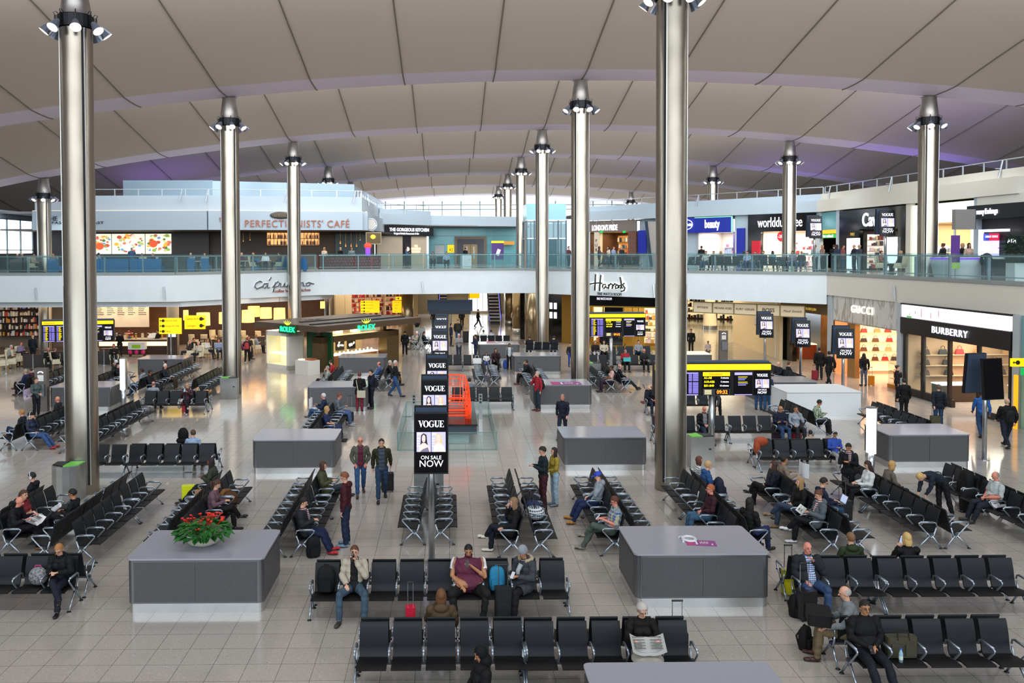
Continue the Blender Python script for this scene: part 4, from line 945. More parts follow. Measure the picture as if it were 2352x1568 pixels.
MB().prism([(-8, 86), (9, 95), (9, 97), (-8, 100)], 9.95, 10.05).build('ceiling_middle', mat('roof_top', '888888'), kind='structure')
t = thing('lobby_doorway', 'wooden double doors in a bronze portal in the teal wall', 'doorway')
C1.obj('portal', 1044, 1117, 5.9, C1.z(1080, 543), mat('portal_bronze', '6b5c4c', .4, .3), .4, .35, parent=t); C1.obj('recess', 1050, 1111, 5.9, C1.z(1080, 549), mat('lobby_dark', '4a4f58', .5), .05, .38, parent=t)
for a, b in ((1064, 1079.5), (1080.5, 1096)):
    d = C1.obj('door', a, b, 5.9, C1.z(1080, 561), mat('oak', 'b09468', .5, noise=.1), .06, .44, parent=t); C1.obj('door_window', (a+b)/2-2, (a+b)/2+2, 6.4, C1.z(1080, 566), mat('pane', 'c9cbbd', .2), .02, .46, parent=d)
t = thing('gate_plate', 'square yellow sign reading A2 on the teal wall', 'sign'); C1.obj('plate', 1028, 1043, C1.z(1035, 580), C1.z(1035, 562), yellow_lit, .1, .12, parent=t); C1.txt('A2', 1036, C1.z(1036, 574), .5, ink, .14, t, wpx=9, depth=.02)
C1.obj('notice_board', 999, 1020, C1.z(1010, 588), C1.z(1010, 563), mat('notice_white', 'dfe6e8', .4), .05, .1, label='white notice board on the teal wall left of the yellow A2 sign', cat='notice')
q = D(1143, 560, 82); t = thing('purple_poster', 'purple advertising poster of a white phone under a yellow header', 'poster', (q.x, q.y, ZS), 0)
pz0, pz1 = D(1143, 596, 82).z-ZS, D(1143, 558, 82).z-ZS
MB().box((0, 0, (pz0+pz1)/2), (1.15, .12, pz1-pz0)).build('poster_board', mat('poster_violet', '4a2a72', .4, emit=.3), t); MB().box((0, 0, pz1+.1), (1.2, .14, .2)).build('yellow_header', yellow_lit, t)
o = MB().box((0, -.07, 0), (.32, .02, .62)).build('phone_picture', mat('phone_white', 'e6e6f0', .4, emit=.6), t); o.location = (.05, 0, (pz0+pz1)/2-.1); o.rotation_euler = (0, .35, 0)
for sx in (-.5, .5): MB().cyl((sx, 0, 0), (sx, 0, pz0), .03, n=8).build('leg', steel, t)
q = D(1190, 575, 90); C1.obj('trim_orange_frame', 1135, 1180, 8.0, 8.4, mat('orange_frame', 'c88a1c', .4, emit=.3), .2, 1.0, kind='structure')
q = D(1258, 600, 70); t = thing('glass_lift', 'glass lift shaft with a teal top in the middle of the upper level', 'lift', (q.x, 71, ZS), 0)
wl = 3.3; zt = D(1258, 466, 70).z-ZS; zm = D(1258, 505, 70).z-ZS; zk = D(1258, 547, 70).z-ZS
fr = mat('lift_frame', '4d626c', .4, .4)
MB().box((0, 1.6, (zt+zm)/2), (wl, 3.2, zt-zm)).build('teal_head', mat('lift_teal', '86b8c2', .25), t)
MB().box((0, 1.6, zm), (wl+.15, 3.3, .12)).build('cornice', rail_m, t); MB().box((0, 1.6, zk), (wl+.1, 3.3, .10)).build('mid_frame', rail_m, t)
mb = MB()
for x in (-wl/2, -wl*.3, wl*.3, wl/2):
    for y in (0, 3.2): mb.box((x, y, zm/2), (.12, .12, zm))
mb.build('posts', fr, t); MB().box((0, .02, zm/2), (wl, .04, zm)).build('front_glass', glassmat('lift_glass', (110, 150, 160), .35), t)
MB().box((.1, 1.8, 1.3), (1.8, 1.6, 2.4)).build('lift_car', mat('lift_car', '6d757a', .4, .5), t)
MB().box((q.x, 73, 3), (wl, 3.0, 5.6)).build('wall_lift_base', mat('bronze_column', '8c7a5c', .25, .8), kind='structure')
R1 = Fac(1352, 84, 1600, 75); R2 = Fac(1600, 75, 1885, 66); R3 = Fac(1885, 66, 2352, 44.4); R4 = Fac(2352, 44.4, 2700, 36)
RW = ((R1, 1352, 1600), (R2, 1600, 1885), (R3, 1885, 2352))
for i, (W, a, b) in enumerate(RW):
    m_ = bluewhite if i < 2 else warm_panel
    W.obj('wall_upper_band', a, b, 10.25, 11.15, m_, .4, .4, kind='structure')
    rooflines(W, a, b, 11.1, 11.65, 12.2, m_, label=('white railing above the pub sign', 'white railing above the duty free signs', 'white railing rising to the right edge above the shirt shop')[i], bars=((), (1602,), (1905, 2045, 2298))[i])
    W.obj('wall_pier_base', a, b, 10.2, 10.27, m_, 2, -1.6, kind='structure')
MB().prism([(*D(1352, 600, 84).xy,), (*D(1600, 600, 75).xy,), (*D(1885, 600, 66).xy,), (*D(2352, 600, 44.4).xy,), (60, 40), (60, 100), (12, 100)], 11.0, 11.1).build('ceiling_right_roof', mat('roof_top', '888888'), kind='structure')
def shop(W, x0, x1, zh, back, depth=3.2, ceil='e8dcc8', power=120, col=(1, .9, .75), z0=ZS, floor=True, side=None, name='wall_shop'):
    a, b = W.s(x0), W.s(x1); c = (a+b)/2
    MB().box(W.p(c, (z0+zh)/2, -depth), (b-a, .1, zh-z0), W.ang).build(name+'_back', back, kind='structure')
    for s_ in (a, b): MB().box(W.p(s_, (z0+zh)/2, -depth/2), (.1, depth, zh-z0), W.ang).build(name+'_side', (side or back) if s_ == b else back, kind='structure')
    MB().box(W.p(c, zh+.03, -depth/2), (b-a, depth, .06), W.ang).build('ceiling_shop', mat('shop_ceiling_'+ceil, ceil, .6), kind='structure')
    area('shop_light', W.p(c, zh-.05, -depth*.45), (0, 0, W.ang), (b-a)*.8, depth*.6, power, col)
    return W.__class__.__name__ and Wall((W.p(a, 0, -depth).x, W.p(a, 0, -depth).y), (W.p(b, 0, -depth).x, W.p(b, 0, -depth).y), .06)
goods_cols = [mat('goods_'+c, c, .4) for c in ('b84a3c', 'd8c8a8', '3c3a44', 'c8923c', '7a8a9c', 'e6e0d4', '6a2a2c', 'a8a090', '2c4c6c')]
def sidewall(W, x0, depth):
    s_ = W.s(x0)+.06; p, q = W.p(s_, 0, 0), W.p(s_, 0, -depth); return Wall((p.x, p.y), (q.x, q.y), .03)
def shelves(V, s0, s1, z0, z1, nz, label, board, seed=1, kinds=None, cat='shelves', sz=(.12, .3), light=None, off=.0):
    """wall shelving with rows of small goods"""
    rnd = random.Random(seed); t = thing('shelving', label, cat); kinds = kinds or goods_cols; mb = MB()
    mb.box(V.p((s0+s1)/2, (z0+z1)/2, off+.01), (s1-s0, .03, z1-z0), V.ang); mb.build('back_panel', light or board, t)
    mb = MB(); gd = MB(); dz = (z1-z0)/nz
    for k in range(nz):
        z = z0+k*dz; mb.box(V.p((s0+s1)/2, z, off+.16), (s1-s0, .3, .03), V.ang); x = s0+.08
        while x < s1-.1:
            w_ = rnd.uniform(*sz); h_ = min(rnd.uniform(.35, .8)*dz, .42)
            if rnd.random() < .82: gd.use(rnd.choice(kinds)); gd.box(V.p(x+w_/2, z+.02+h_/2, off+.17), (w_*.85, .16, h_), V.ang)
            x += w_
    mb.build('boards', board, t); gd.build('goods', None, t, kind='stuff'); return t
zh = 9.0
V = shop(R1, 1356, 1450, R1.z(1400, 533), pub_wood, 4, 'caa878', 160, (1, .75, .45))
shelves(V, .4, V.L-.4, 6.9, 8.8, 3, 'bottle shelves of the pub behind the drinkers', pub_wood, 3, light=mat('pub_glow', 'b87a3c', .5, emit=.5))
t = thing('pub_sign', 'grey brown pub fascia with white name', 'sign'); R1.obj('sign_board', 1352, 1463, R1.z(1400, 532), 10.2, mat('pub_fascia', '756b64', .5), .15, .15, parent=t)
R1.txt("LONDON'S PRIDE", 1391, R1.z(1391, 523.5), .75, letter_w, .18, t, wpx=58, depth=.04, bold=.012)
s_, z_ = R1.at(1391, 520); mb = MB(); mb.tube([R1.p(s_+1.05*math.cos(a), z_+.1+.75*math.sin(a), .17) for a in np.linspace(0.1, PI-.1, 16)], .03, 5); mb.tube([R1.p(s_, z_+.3, .17), R1.p(s_, z_+.85, .17)], .02, 5); mb.build('arch_ornament', mat('pub_line', 'b0a8a0', .5), t)
R1.obj('wall_pub_pier', 1366, 1378, 5.9, R1.z(1372, 530), mat('pub_pier', 'd8cbb4', .5), .5, .1, kind='structure')
t = thing('pub_letters', 'vertical PUB lettering on the cream pier', 'sign')
for i, c in enumerate('PUB'): R1.txt(c, 1377 if 0 else 1371, R1.z(1371, 553+i*10.5), .42, mat('pub_ink', '5a4632', .5), .12, t, depth=.02)
R1.obj('wall_brick_pier', 1444, 1462, 5.9, R1.z(1450, 531), mat('brick', '6e4c40', .8, noise=.3, nscale=8), .6, .1, kind='structure')
for x in (1386, 1438): R1.obj('exit_sign', x-2, x+4, R1.z(x, 535), R1.z(x, 530), mat('exit_green', '18a04a', .5, emit=.8), .06, .4, label='small green exit sign hanging in the pub opening, %s' % ('left' if x < 1400 else 'right'), cat='sign')
R1.obj('wall_white', 1462, 1600, 5.9, 10.25, bluewhite, .2, -.5, kind='structure')
R1.obj('blue_banner', 1468, 1487, R1.z(1478, 582), R1.z(1478, 529), mat('boots_blue', '1a2a90', .3, emit=.15), .1, .2, label='blue vertical banner left of the blue pharmacy sign', cat='banner')
t = thing('slanted_portal', 'grey slanted portal frame beside the blue banner', 'portal')
mb = MB(); a, b = R1.s(1489), R1.s(1512)
mb.add([R1.p(a, 9.95, .3), R1.p(b, 9.95, .3), R1.p(b, 5.9, .3), R1.p(b-.5, 5.9, .3), R1.p(a, 9.95, -.4), R1.p(b, 9.95, -.4), R1.p(b, 5.9, -.4), R1.p(b-.5, 5.9, -.4)], [(3, 2, 1, 0), (0, 4, 7, 3), (0, 1, 5, 4), (1, 2, 6, 5)]); mb.build('leaning_panel', mat('portal_grey', 'a8a29c', .4), t)
mb = MB(); mb.box(((R1.p(a, 9.95, .35)+R1.p(b-.5, 5.9, .35))/2), (.25, .1, 4.2), M=Matrix.Rotation(R1.ang, 3, 'Z') @ Matrix.Rotation(-math.atan2(b-.5-a, 4.05), 3, 'Y')); mb.build('dark_edge', mat('portal_dark', '2c3c50', .4), t)
blue = mat('boots_blue', '1a2a90', .3); V = shop(R2, 1604, 1690, R2.z(1640, 533), mat('pharm_wall', 'd9cfc8', .5), 3.6, 'f0ece6', 170, (1, .95, .9))
shelves(V, .3, V.L*.62, 6.0, 8.1, 4, 'pharmacy shelves under the beauty sign', white_paint, 5, [mat('soft_'+c, c, .5) for c in ('b8c8d8', 'e0c8d0', '8a9cb8', 'f0e8e0', 'c86a8a')])
R2.obj('wall_pharm_inner', 1645, 1690, 6.6, 8.9, mat('pharm_violet', '3a3468', .4), .1, -2.5, kind='structure')
t = thing('pharmacy_sign', 'blue pharmacy sign with beauty lettering, edged in green light', 'sign')
R1.obj('sign_board_left', 1513, 1600, R1.z(1600, 534), R1.z(1600, 499.5), blue, .25, .3, parent=t); R2.obj('sign_board', 1600, 1684, R2.z(1640, 534), R2.z(1640, 499.5), blue, .25, .3, parent=t); 
gg = mat('green_edge', '7ae0a8', .4, emit=1.0); R2.obj('green_edge', 1600, 1686, R2.z(1640, 499.5), R2.z(1640, 498), gg, .1, .33, parent=t); R2.obj('green_edge', 1684, 1686, R2.z(1640, 534), R2.z(1640, 499.5), gg, .1, .33, parent=t)
R2.txt('beauty', 1640, R2.z(1640, 515), 1.0, letter_w, .33, t, wpx=34, depth=.04, bold=.02)
s_, z_ = R2.at(1583, 516); mb = MB(); mb.tube([R2.p(s_+.62*math.cos(a), z_+.42*math.sin(a), .38) for a in np.linspace(0, 2*PI, 24)[:-1]], .035, 5, closed=True); mb.build('oval_ring', letter_w, t)
R2.txt('Boots', 1583, z_, .42, letter_w, .36, t, wpx=21, depth=.04, shear=.3, bold=.01)
R2.txt('please', 1674, R2.z(1674, 546), .42, letter_w, -2.35, t, wpx=22, depth=.03, bold=.01)
R2.obj('blue_banner', 1693, 1711, 5.95, R2.z(1700, 524), blue, .12, .1, label='blue vertical panel right of the beauty sign', cat='banner')
R2.obj('wall_pier', 1686, 1722, 5.9, 10.25, bluewhite, .3, -.1, kind='structure')
V = shop(R2, 1752, 1876, R2.z(1800, 531), mat('df_wall', 'e8d8c4', .5), 3.2, 'f0e4d4', 260, (1, .93, .82), side=black_gloss)
for i, (a, b) in enumerate(((.1, .34), (.38, .62), (.66, .93))): shelves(V, V.L*a, V.L*b, 6.0, 8.2, 5, ('left', 'middle', 'right')[i]+' lit cosmetics shelf of the duty free shop', white_paint, 20+i, [mat('soft_'+c, c, .5) for c in ('c86a8a', 'e0c8d0', '8c2a2c', 'f0e8e0', '5a4a4c')], light=mat('shelf_glow', 'ffe8d8', .5, emit=.7))
t = thing('duty_free_sign', 'glossy black duty free fascia with white rounded lettering', 'sign')
R2.obj('fascia', 1722, 1874, R2.z(1800, 531), R2.z(1722, 493), black_gloss, .3, .3, parent=t); R2.obj('side_pillar', 1722, 1752, 5.9, R2.z(1800, 531), black_gloss, .3, .3, parent=t)
R2.txt('worlddutyfree', 1795, R2.z(1795, 511), 1.15, letter_w, .34, t, wpx=102, depth=.04)
R2.obj('poster', 1733, 1752, R2.z(1740, 585), R2.z(1740, 553), mat('poster_red', 'b0182c', .4, emit=.3), .08, .42, label='red poster on the black pillar of the duty free shop', cat='poster')
s_, z_ = R2.at(1790, 543); t = thing('discount_disc', 'round red disc reading -20%', 'sign', R2.p(s_, z_, -.4), R2.ang); o = MB().cyl((0, .03, 0), (0, -.03, 0), .42, n=24).build('disc', mat('red_disc', 'e0242a', .4, emit=.5), t); text('-20%', .36, letter_w, t, (0, -.04, 0), depth=.02); MB().cyl((0, 0, .42), (0, 0, .62), .01, n=5).build('wire', steel, t)
R3.obj('wall_teal', 1889, 1927, R3.z(1905, 529), 10.2, teal_glass, .15, .1, kind='structure'); R3.obj('wall_pier', 1879, 1889, 5.9, 10.25, bluewhite, .3, .25, kind='structure'); R3.obj('wall_pier', 1927, 1934, 5.9, 10.25, bluewhite, .3, .25, kind='structure')
R3.obj('wall_beige', 1889, 1927, 5.9, R3.z(1905, 547), mat('booth_beige', 'c8b888', .5), .1, -1.4, kind='structure'); area('booth_light', R3.p(R3.s(1908), 8.0, -.6), (0, 0, R3.ang), 2.5, .8, 40, (1, .9, .6))
t = thing('booth_signs', 'stacked yellow and green booth signs right of the duty free shop', 'sign'); R3.obj('yellow_strip', 1889, 1927, R3.z(1905, 536.5), R3.z(1905, 528), mat('amber_strip', 'f0a010', .4, emit=.9), .1, .2, parent=t); R3.obj('green_strip', 1889, 1927, R3.z(1905, 546.5), R3.z(1905, 537.5), mat('green_strip', '1a9a3a', .4, emit=.7), .1, .2, parent=t)
R3.txt('Tax refund', 1906, R3.z(1906, 542), .32, letter_w, .22, t, wpx=26, depth=.02)
V = shop(R3, 1982, 2088, 8.75, dark_wall, 6, '4a4038', 160, (1, .85, .65), side=black_gloss)
V = sidewall(R3, 1982, 6); shelves(V, .25, 1.5, 6.0, 8.4, 6, 'shelves of packets between the two white lit panels', dark_wall, 31, [mat('soft_'+c, c, .5) for c in ('f0e8e0', 'e0c8d0')]+goods_cols, light=mat('shelf_glow', 'ffe8d8', .5, emit=.7))
shelves(V, 1.9, 4.6, 6.0, 8.4, 5, 'shelves behind the second right upper totem', dark_wall, 32)
t = thing('black_shop_sign', 'glossy black shop fascia starting with the white letters Ca', 'sign'); z1_ = R3.z(2010, 513)
R3.obj('fascia', 1936, 2088, 8.75, 10.15, black_gloss, .3, .3, parent=t); R3.obj('side_pillar', 1936, 1982, 5.9, 8.75, black_gloss, .3, .3, parent=t); R3.obj('side_pillar', 2072, 2088, 5.9, 8.75, black_gloss, .3, .3, parent=t)
R3.txt('Caviar', 2018, 9.35, 1.3, letter_w, .34, t, wpx=58, depth=.05, bold=.02)
for a, b, l in ((1958, 1986, 'left'), (2044, 2073, 'right')):
    R3.obj('lit_panel', a, b, 5.95, 8.15, mat('panel_light', 'e8eef0', .4, emit=1.0), .1, .45, label='tall white lit panel at the %s of the black shop front' % l, cat='display')
R3.obj('tax_free_board', 1958, 1986, 8.2, 8.7, black_gloss, .08, .42, label='black board with gold FREE lettering over the left lit panel', cat='sign'); t = thing('tax_free_text', 'small gold lettering FREE above the left white lit panel', 'sign'); R3.txt('FREE', 1971, 8.42, .28, mat('gold_text', 'c8a848', .4, emit=.4), .44, t, depth=.02)
R3.obj('wall_pier', 2088, 2099, 5.9, 10.25, warm_panel, .3, .25, kind='structure')
V = shop(R3, 2102, 2245, 8.95, mat('cream_wall', 'e0c8a0', .5), 6, 'f0e0c4', 230, (1, .85, .62)); pinkm = mat('pattern_panel', 'dfe6c8', .5, emit=.9, noise=.25, nscale=9)
t = thing('shirt_shop_sign', 'bright patterned fascia with white PINK lettering', 'sign'); R3.obj('fascia', 2101, 2245, 8.95, 10.1, pinkm, .2, .2, parent=t); R3.obj('side_strip', 2101, 2112, 5.9, 8.95, pinkm, .2, .2, parent=t); R3.obj('side_strip', 2236, 2245, 5.9, 8.95, pinkm, .2, .2, parent=t)
R3.txt('PINK', 2212, 9.45, .95, letter_w, .25, t, wpx=48, depth=.08, bold=.015)
V = sidewall(R3, 2102, 6); shelves(V, .5, 2.2, 6.2, 7.6, 3, 'shirt shelves left of the column in the shirt shop', white_paint, 41, [mat('soft_'+c, c, .5) for c in ('b8c8d8', 'f0e8e0', '8a9cb8')]); shelves(V, 2.8, 5.6, 6.2, 7.6, 3, 'shirt shelves right of the column in the shirt shop', white_paint, 42, [mat('soft_'+c, c, .5) for c in ('b8c8d8', 'f0e8e0', '8a9cb8')])
R3.obj('wall_pier', 2245, 2254, 5.9, 10.25, bluewhite, .3, .25, kind='structure')
R3.obj('wall_exchange', 2254, 2420, 5.9, 9.1, mat('exchange_dark', '2c2c34', .4), .2, 0, kind='structure'); R3.obj('wall_above_exchange', 2254, 2420, 9.5, 10.3, warm_panel, .2, .3, kind='structure')
t = thing('exchange_sign', 'dark currency exchange sign at the right edge', 'sign'); R3.obj('fascia', 2250, 2420, 9.0, 9.75, mat('sign_black', '14181c'), .8, .8, parent=t); R3.txt('Currency Exchange', 2293, 9.38, .42, letter_w, .84, t, wpx=60, depth=.04, bold=.008)
t = thing('exchange_booth', 'white glowing frame around the exchange counter', 'counter'); R3.obj('top_bar', 2262, 2327, 8.28, 8.42, white_lit, .2, .4, parent=t); R3.obj('side_bar', 2262, 2267, 6.9, 8.28, white_lit, .2, .4, parent=t); R3.obj('counter_shelf', 2262, 2327, 6.8, 6.9, white_paint, .7, .7, parent=t)
t = thing('rate_poster', 'blue and red exchange rate poster beside the man in black', 'poster'); R3.obj('lower_sheet', 2266, 2302, 6.9, 7.8, mat('rate_sheet', 'c8c0f0', .4, emit=.8), .04, .22, parent=t); R3.obj('red_head', 2266, 2302, 7.8, 8.2, mat('rate_red', 'c8204a', .4, emit=.5), .05, .23, parent=t); R3.obj('blue_head', 2266, 2280, 7.8, 8.2, mat('rate_blue', '2838a8', .4, emit=.5), .05, .24, parent=t); R3.txt('GREAT DEALS', 2287, 8.02, .16, letter_w, .26, t, depth=.01)
t = thing('cash_machine', 'cash machine with lit ATM lettering at the right edge', 'machine'); R3.obj('cabinet', 2330, 2400, 5.9, 8.0, black_gloss, .3, .5, parent=t); R3.txt('ATM', 2345, 7.75, .3, letter_w, .53, t, depth=.02)
WX = Fac(-60, 62, 80, 72); WX.obj('window_left_end', -60, 76, 7.2, 9.9, mat('sky_glass', 'eef6ff'), .05, kind='structure')
mb = MB()
for x in (-20, 15, 46, 74): WX.box(mb, x, x+1.2, 5.9, 10, .1, .1)
for z in (7.2, 7.5, 9.9): WX.box(mb, -60, 78, z-.03, z+.03, .1, .1)
mb.build('trim_left_mullions', fw, kind='structure'); WX.obj('wall_left_end', -60, 78, 9.9, 10.6, bluewhite, .2, kind='structure')
# lower level shops
wood = mat('warm_wood', '7a5232', .5, noise=.25, nscale=2); wood_d = mat('dark_wood', '3a241a', .5, noise=.2, nscale=2)
def zf(W, x, y): return W.at(x, y)[1]
K1 = Fac(-40, 66, 400, 66, y=760); K2 = Fac(400, 67, 745, 74, y=740)
K1.obj('wall_cafe_lower', -40, 214, 0, 4.05, mat('taupe_wall', '6e655c', .6), .2, kind='structure'); K1.obj('wall_cafe_lower', 214, 400, 0, 4.05, wood, .2, kind='structure')
K2.obj('wall_cafe_lower', 400, 745, 0, 4.05, wood_d, .2, kind='structure')
K1.obj('wall_pillar', 97, 113, 0, 4.05, mat('pillar_grey', '8f8a80', .5), .5, .5, kind='structure'); K1.obj('wall_glass_edge', -2, 2, 0, 4.05, mat('glass_edge', '5f8a86'), .5, 4, kind='structure')
def bookcase(W, a, b, z0, z1, label, seed):
    V = Wall((W.p(W.s(a), 0).x, W.p(W.s(a), 0).y), (W.p(W.s(b), 0).x, W.p(W.s(b), 0).y)); 
    return shelves(V, 0, V.L, z0, z1, 5, label, wood_d, seed, [mat('soft_'+c, c, .5) for c in ('f0e8e0', 'b8c8d8')]+goods_cols[:6], sz=(.05, .16), off=.05)
bookcase(K1, 2, 46, .9, 3.4, 'dark bookcase with white books at the far left', 51); bookcase(K1, 48, 96, .9, 3.5, 'dark bookcase right part with a red book', 52)
t = thing('flight_screen', 'blue lit flight list screen above the far left bookcase', 'screen'); K1.obj('screen', 50, 68, 3.1, 4.0, violet_rows, .06, .5, parent=t)
t = thing('television', 'blue television above the far left bookcase', 'screen'); K1.obj('screen', 70, 95, 3.35, 4.0, mat('tv_blue', '2438b0', .3, emit=.7), .06, .5, parent=t)
mb = MB(); mb.prism([(-40, 56.8), (K1.p(K1.s(215), 0).x, 56.8), (K1.p(K1.s(215), 0).x, 66), (-40, 66)], 0, .012); mb.build('floor_cafe', mat('cafe_floor', '4a4038', .35), kind='structure')
t = thing('coffee_menu_board', 'wide cream coffee menu board with script heading above the café counter', 'sign'); KB = Fac(214, 64, 342, 64, y=730)
o = KB.obj('board', 214, 342, zf(KB, 280, 751), 4.06, mat('menu_cream', 'e8dcc8', .5), .08, parent=t); KB.txt("The world of ca'puccino", 278, 3.72, .34, dark_txt, .03, t, wpx=78, depth=.01, shear=.35)
mb = MB()
for i in range(5):
    for k in range(6):
        KB.box(mb, 222+i*24, 222+i*24+rnd.uniform(10, 19), 3.32-k*.14, 3.36-k*.14, .01, .01)
mb.build('menu_lines', dark_txt, o)
for x in (230, 275, 325):
    s = bpy.data.lights.new('menu_spot', 'SPOT'); s.energy = 70; s.color = (1, .75, .5); s.spot_size = 1.3; q = bpy.data.objects.new('menu_spot', s); COL.objects.link(q); q.location = KB.p(KB.s(x), 4.0, 1.0); q.rotation_euler = Vector((0, .6, -1)).to_track_quat('-Z', 'Y').to_euler()
area('cafe_lower_light', (-26, 62, 4.0), (0, 0, 0), 24, 5, 480, (1, .80, .58)); area('cafe_lower_light', (-13, 68, 4.0), (0, 0, .5), 11, 4, 520, (1, .72, .45))
KC = Fac(228, 61, 385, 61, y=790); t = thing('food_counter', 'café food counter with a glowing front under the menu board', 'counter')
KC.obj('body', 228, 385, 0, 1.05, wood_d, 1.0, parent=t); KC.obj('glowing_front', 228, 384, .62, .92, mat('counter_glow', 'ffd9a0', .4, emit=1.6), .05, .04, parent=t); KC.obj('worktop', 227, 386, 1.05, 1.1, mat('counter_slab', 'd8cfc0', .3), 1.1, .05, parent=t)
for i in range(14):
    s_ = rnd.uniform(.4, KC.s(385)-.4); z_ = 1.1; q = thing('counter_jar', 'small jar or cake stand on the café food counter', 'jar', KC.p(s_, z_, -.3-rnd.random()*.4), 0, 'jars on the café food counter')
    MB().cyl((0, 0, 0), (0, 0, rnd.uniform(.15, .35)), rnd.uniform(.06, .12), n=8).build('body', rnd.choice(goods_cols), q); MB().cyl((0, 0, .35), (0, 0, .38), .07, n=8).build('lid', white_paint, q)
q = G(398, 815); t = thing('round_pillar', 'pale round pillar between the café counter and the lamps', 'column', (q.x, q.y, 0)); MB().cyl((0, 0, 0), (0, 0, 4.05), .42, n=24).build('shaft', mat('pale_pillar', 'a8a294', .4), t, True)
q = G(410, 812); t = thing('menu_stand', 'upright lit menu stand in front of the pale pillar', 'sign', (q.x+.0, q.y-1.3, 0)); MB().box((0, 0, 1.2), (.62, .12, 2.4)).build('board', wood_d, t); MB().box((0, -.07, 1.85), (.52, .02, 1.0)).build('lit_sheet', mat('lit_sheet', 'f0f0f4', .4, emit=1.0), t)
lamp_sh = mat('lampshade_lit', 'ffc878', .6, emit=.95, noise=.12, nscale=9)
for (x, ya, yb, w_, Y) in ((467, 718, 747, 31, 60), (516, 717, 743, 26, 60), (427, 712, 735, 12, 61), (570, 712, 740, 29, 60.5), (583, 703, 727, 28, 63), (611, 706, 731, 27, 62), (642, 707, 734, 27, 61.5), (741, 692, 708, 11, 68)):
    a, b = D(x, ya, Y), D(x, yb, Y); r = w_/2*Y/F; t = thing('drum_lamp', 'drum shaped lampshade glowing warm under the café ceiling', 'lamp', (b.x, Y, b.z), 0, 'glowing drum lampshades of the café')
    h = a.z-b.z; MB().lathe([(r*1.0, 0), (r*.96, h)], n=24).build('lamp_shade', lamp_sh, t, True); MB().lathe([(.01, h*.9), (r*.95, h*.9)], n=24).build('diffuser', lamp_sh, t); MB().cyl((0, 0, h*.9), (0, 0, 4.05-b.z), .012, n=5).build('cord', black_metal, t)
booth = mat('booth_dark', '3a3634', .5); cream = mat('cream_chair', 'd8cdb0', .55)
def booth_(px, py, w_, label, rz=0, h=.85):
    q = G(px, py); t = thing('booth_screen', label, 'booth', (q.x, q.y, 0), rz, 'dark booth screens of the café'); MB().box((0, 0, h/2), (w_, .12, h)).build('panel', booth, t); MB().box((0, .35, .3), (w_, .5, .3)).build('cushion', mat('booth_cushion', '57503f', .6), t); MB().box((0, 0, h), (w_+.02, .14, .03)).build('cap', wood_d, t)
for px, py, w_, l in ((455, 813, 1.6, 'dark booth screen right of the pale pillar'), (498, 811, 1.3, 'dark booth screen before the cream armchairs'), (235, 836, 2.2, 'dark booth screen right of the left column'), (128, 838, 1.8, 'dark booth screen left of the left column'), (85, 845, 1.7, 'curved dark booth screen beside the cream chairs'), (590, 799, 1.2, 'booth screen behind the passenger with a red backpack')):
    booth_(px, py, w_, l)
def cream_chair():
    t = thing('armchair', 'cream high backed chair with wooden legs in the café', 'chair', (0, 0, 0), 0, 'cream chairs of the café')
    MB().box((0, 0, .42), (.52, .5, .12)).build('seat', cream, t); b = MB(); b.strip([(.22, .45), (.26, .7), (.30, 1.0), (.30, 1.08)], .5, .07); b.build('backrest', cream, t, True)
    for sx in (-1, 1):
        MB().box((sx*.25, .02, .56), (.06, .42, .2)).build('armrest', cream, t)
        for y in (-.2, .2): MB().cyl((sx*.21, y, 0), (sx*.2, y*.95, .38), .015, .024, n=6).build('leg', mat('chair_leg', 'b08a58', .5), t)
    return t
CC = cream_chair(); first = True
for (px, py, rz) in ((8, 852, 2.2), (28, 848, 2.0), (42, 842, 1.8), (10, 838, -.4), (530, 793, .3), (446, 799, 2.8), (470, 799, 3.3), (490, 789, .5), (512, 788, 2.9), (560, 789, 3.1), (598, 790, 2.8)):
    o = CC if first else copy_tree(CC); first = False; q = G(px, py); o.location = (q.x, q.y, 0); o.rotation_euler = (0, 0, rz)
for (px, py) in ((18, 846), (45, 832), (470, 800), (505, 797), (545, 790), (600, 788), (110, 828), (245, 825)):
    q = G(px, py); t = thing('cafe_table', 'dark square café table with cups on it', 'table', (q.x, q.y, 0), 0, 'square tables of the café'); MB().box((0, 0, .72), (.7, .7, .04)).build('table_top', wood_d, t); MB().cyl((0, 0, 0), (0, 0, .72), .04, n=8).build('leg', black_metal, t); MB().cyl((0, 0, 0), (0, 0, .02), .25, n=14).build('base', black_metal, t)
for i, (px, py) in enumerate(((14, 857), (76, 850), (138, 847), (239, 838), (263, 851), (353, 812), (441, 814), (486, 813), (555, 803))):
    q = G(px, py); t = thing('barrier_post', 'slim steel barrier post at the edge of the café', 'post', (q.x, q.y, 0), 0, 'slim barrier posts around the café'); MB().cyl((0, 0, 0), (0, 0, .98), .028, n=8).build('post', steel, t); MB().cyl((0, 0, 0), (0, 0, .03), .16, n=16).build('base', steel, t)
q = G(316, 818); t = thing('flower_cart', 'small white and green counter cart with pink balls below', 'cart', (q.x, q.y, 0)); MB().box((0, 0, .75), (1.15, .5, .5)).build('body', white_paint, t); MB().box((0, -.26, .72), (.6, .02, .24)).build('green_labels', mat('lime', '9ad020', .4), t)
for x_ in (-.45, 0, .45): MB().ball((x_, -.2, .32), .15, 10).build('pink_ball', mat('pink_ball', 'e0287a', .4), t)
for sx in (-.5, .5): MB().box((sx, 0, .25), (.05, .4, .5)).build('leg', wood_d, t)
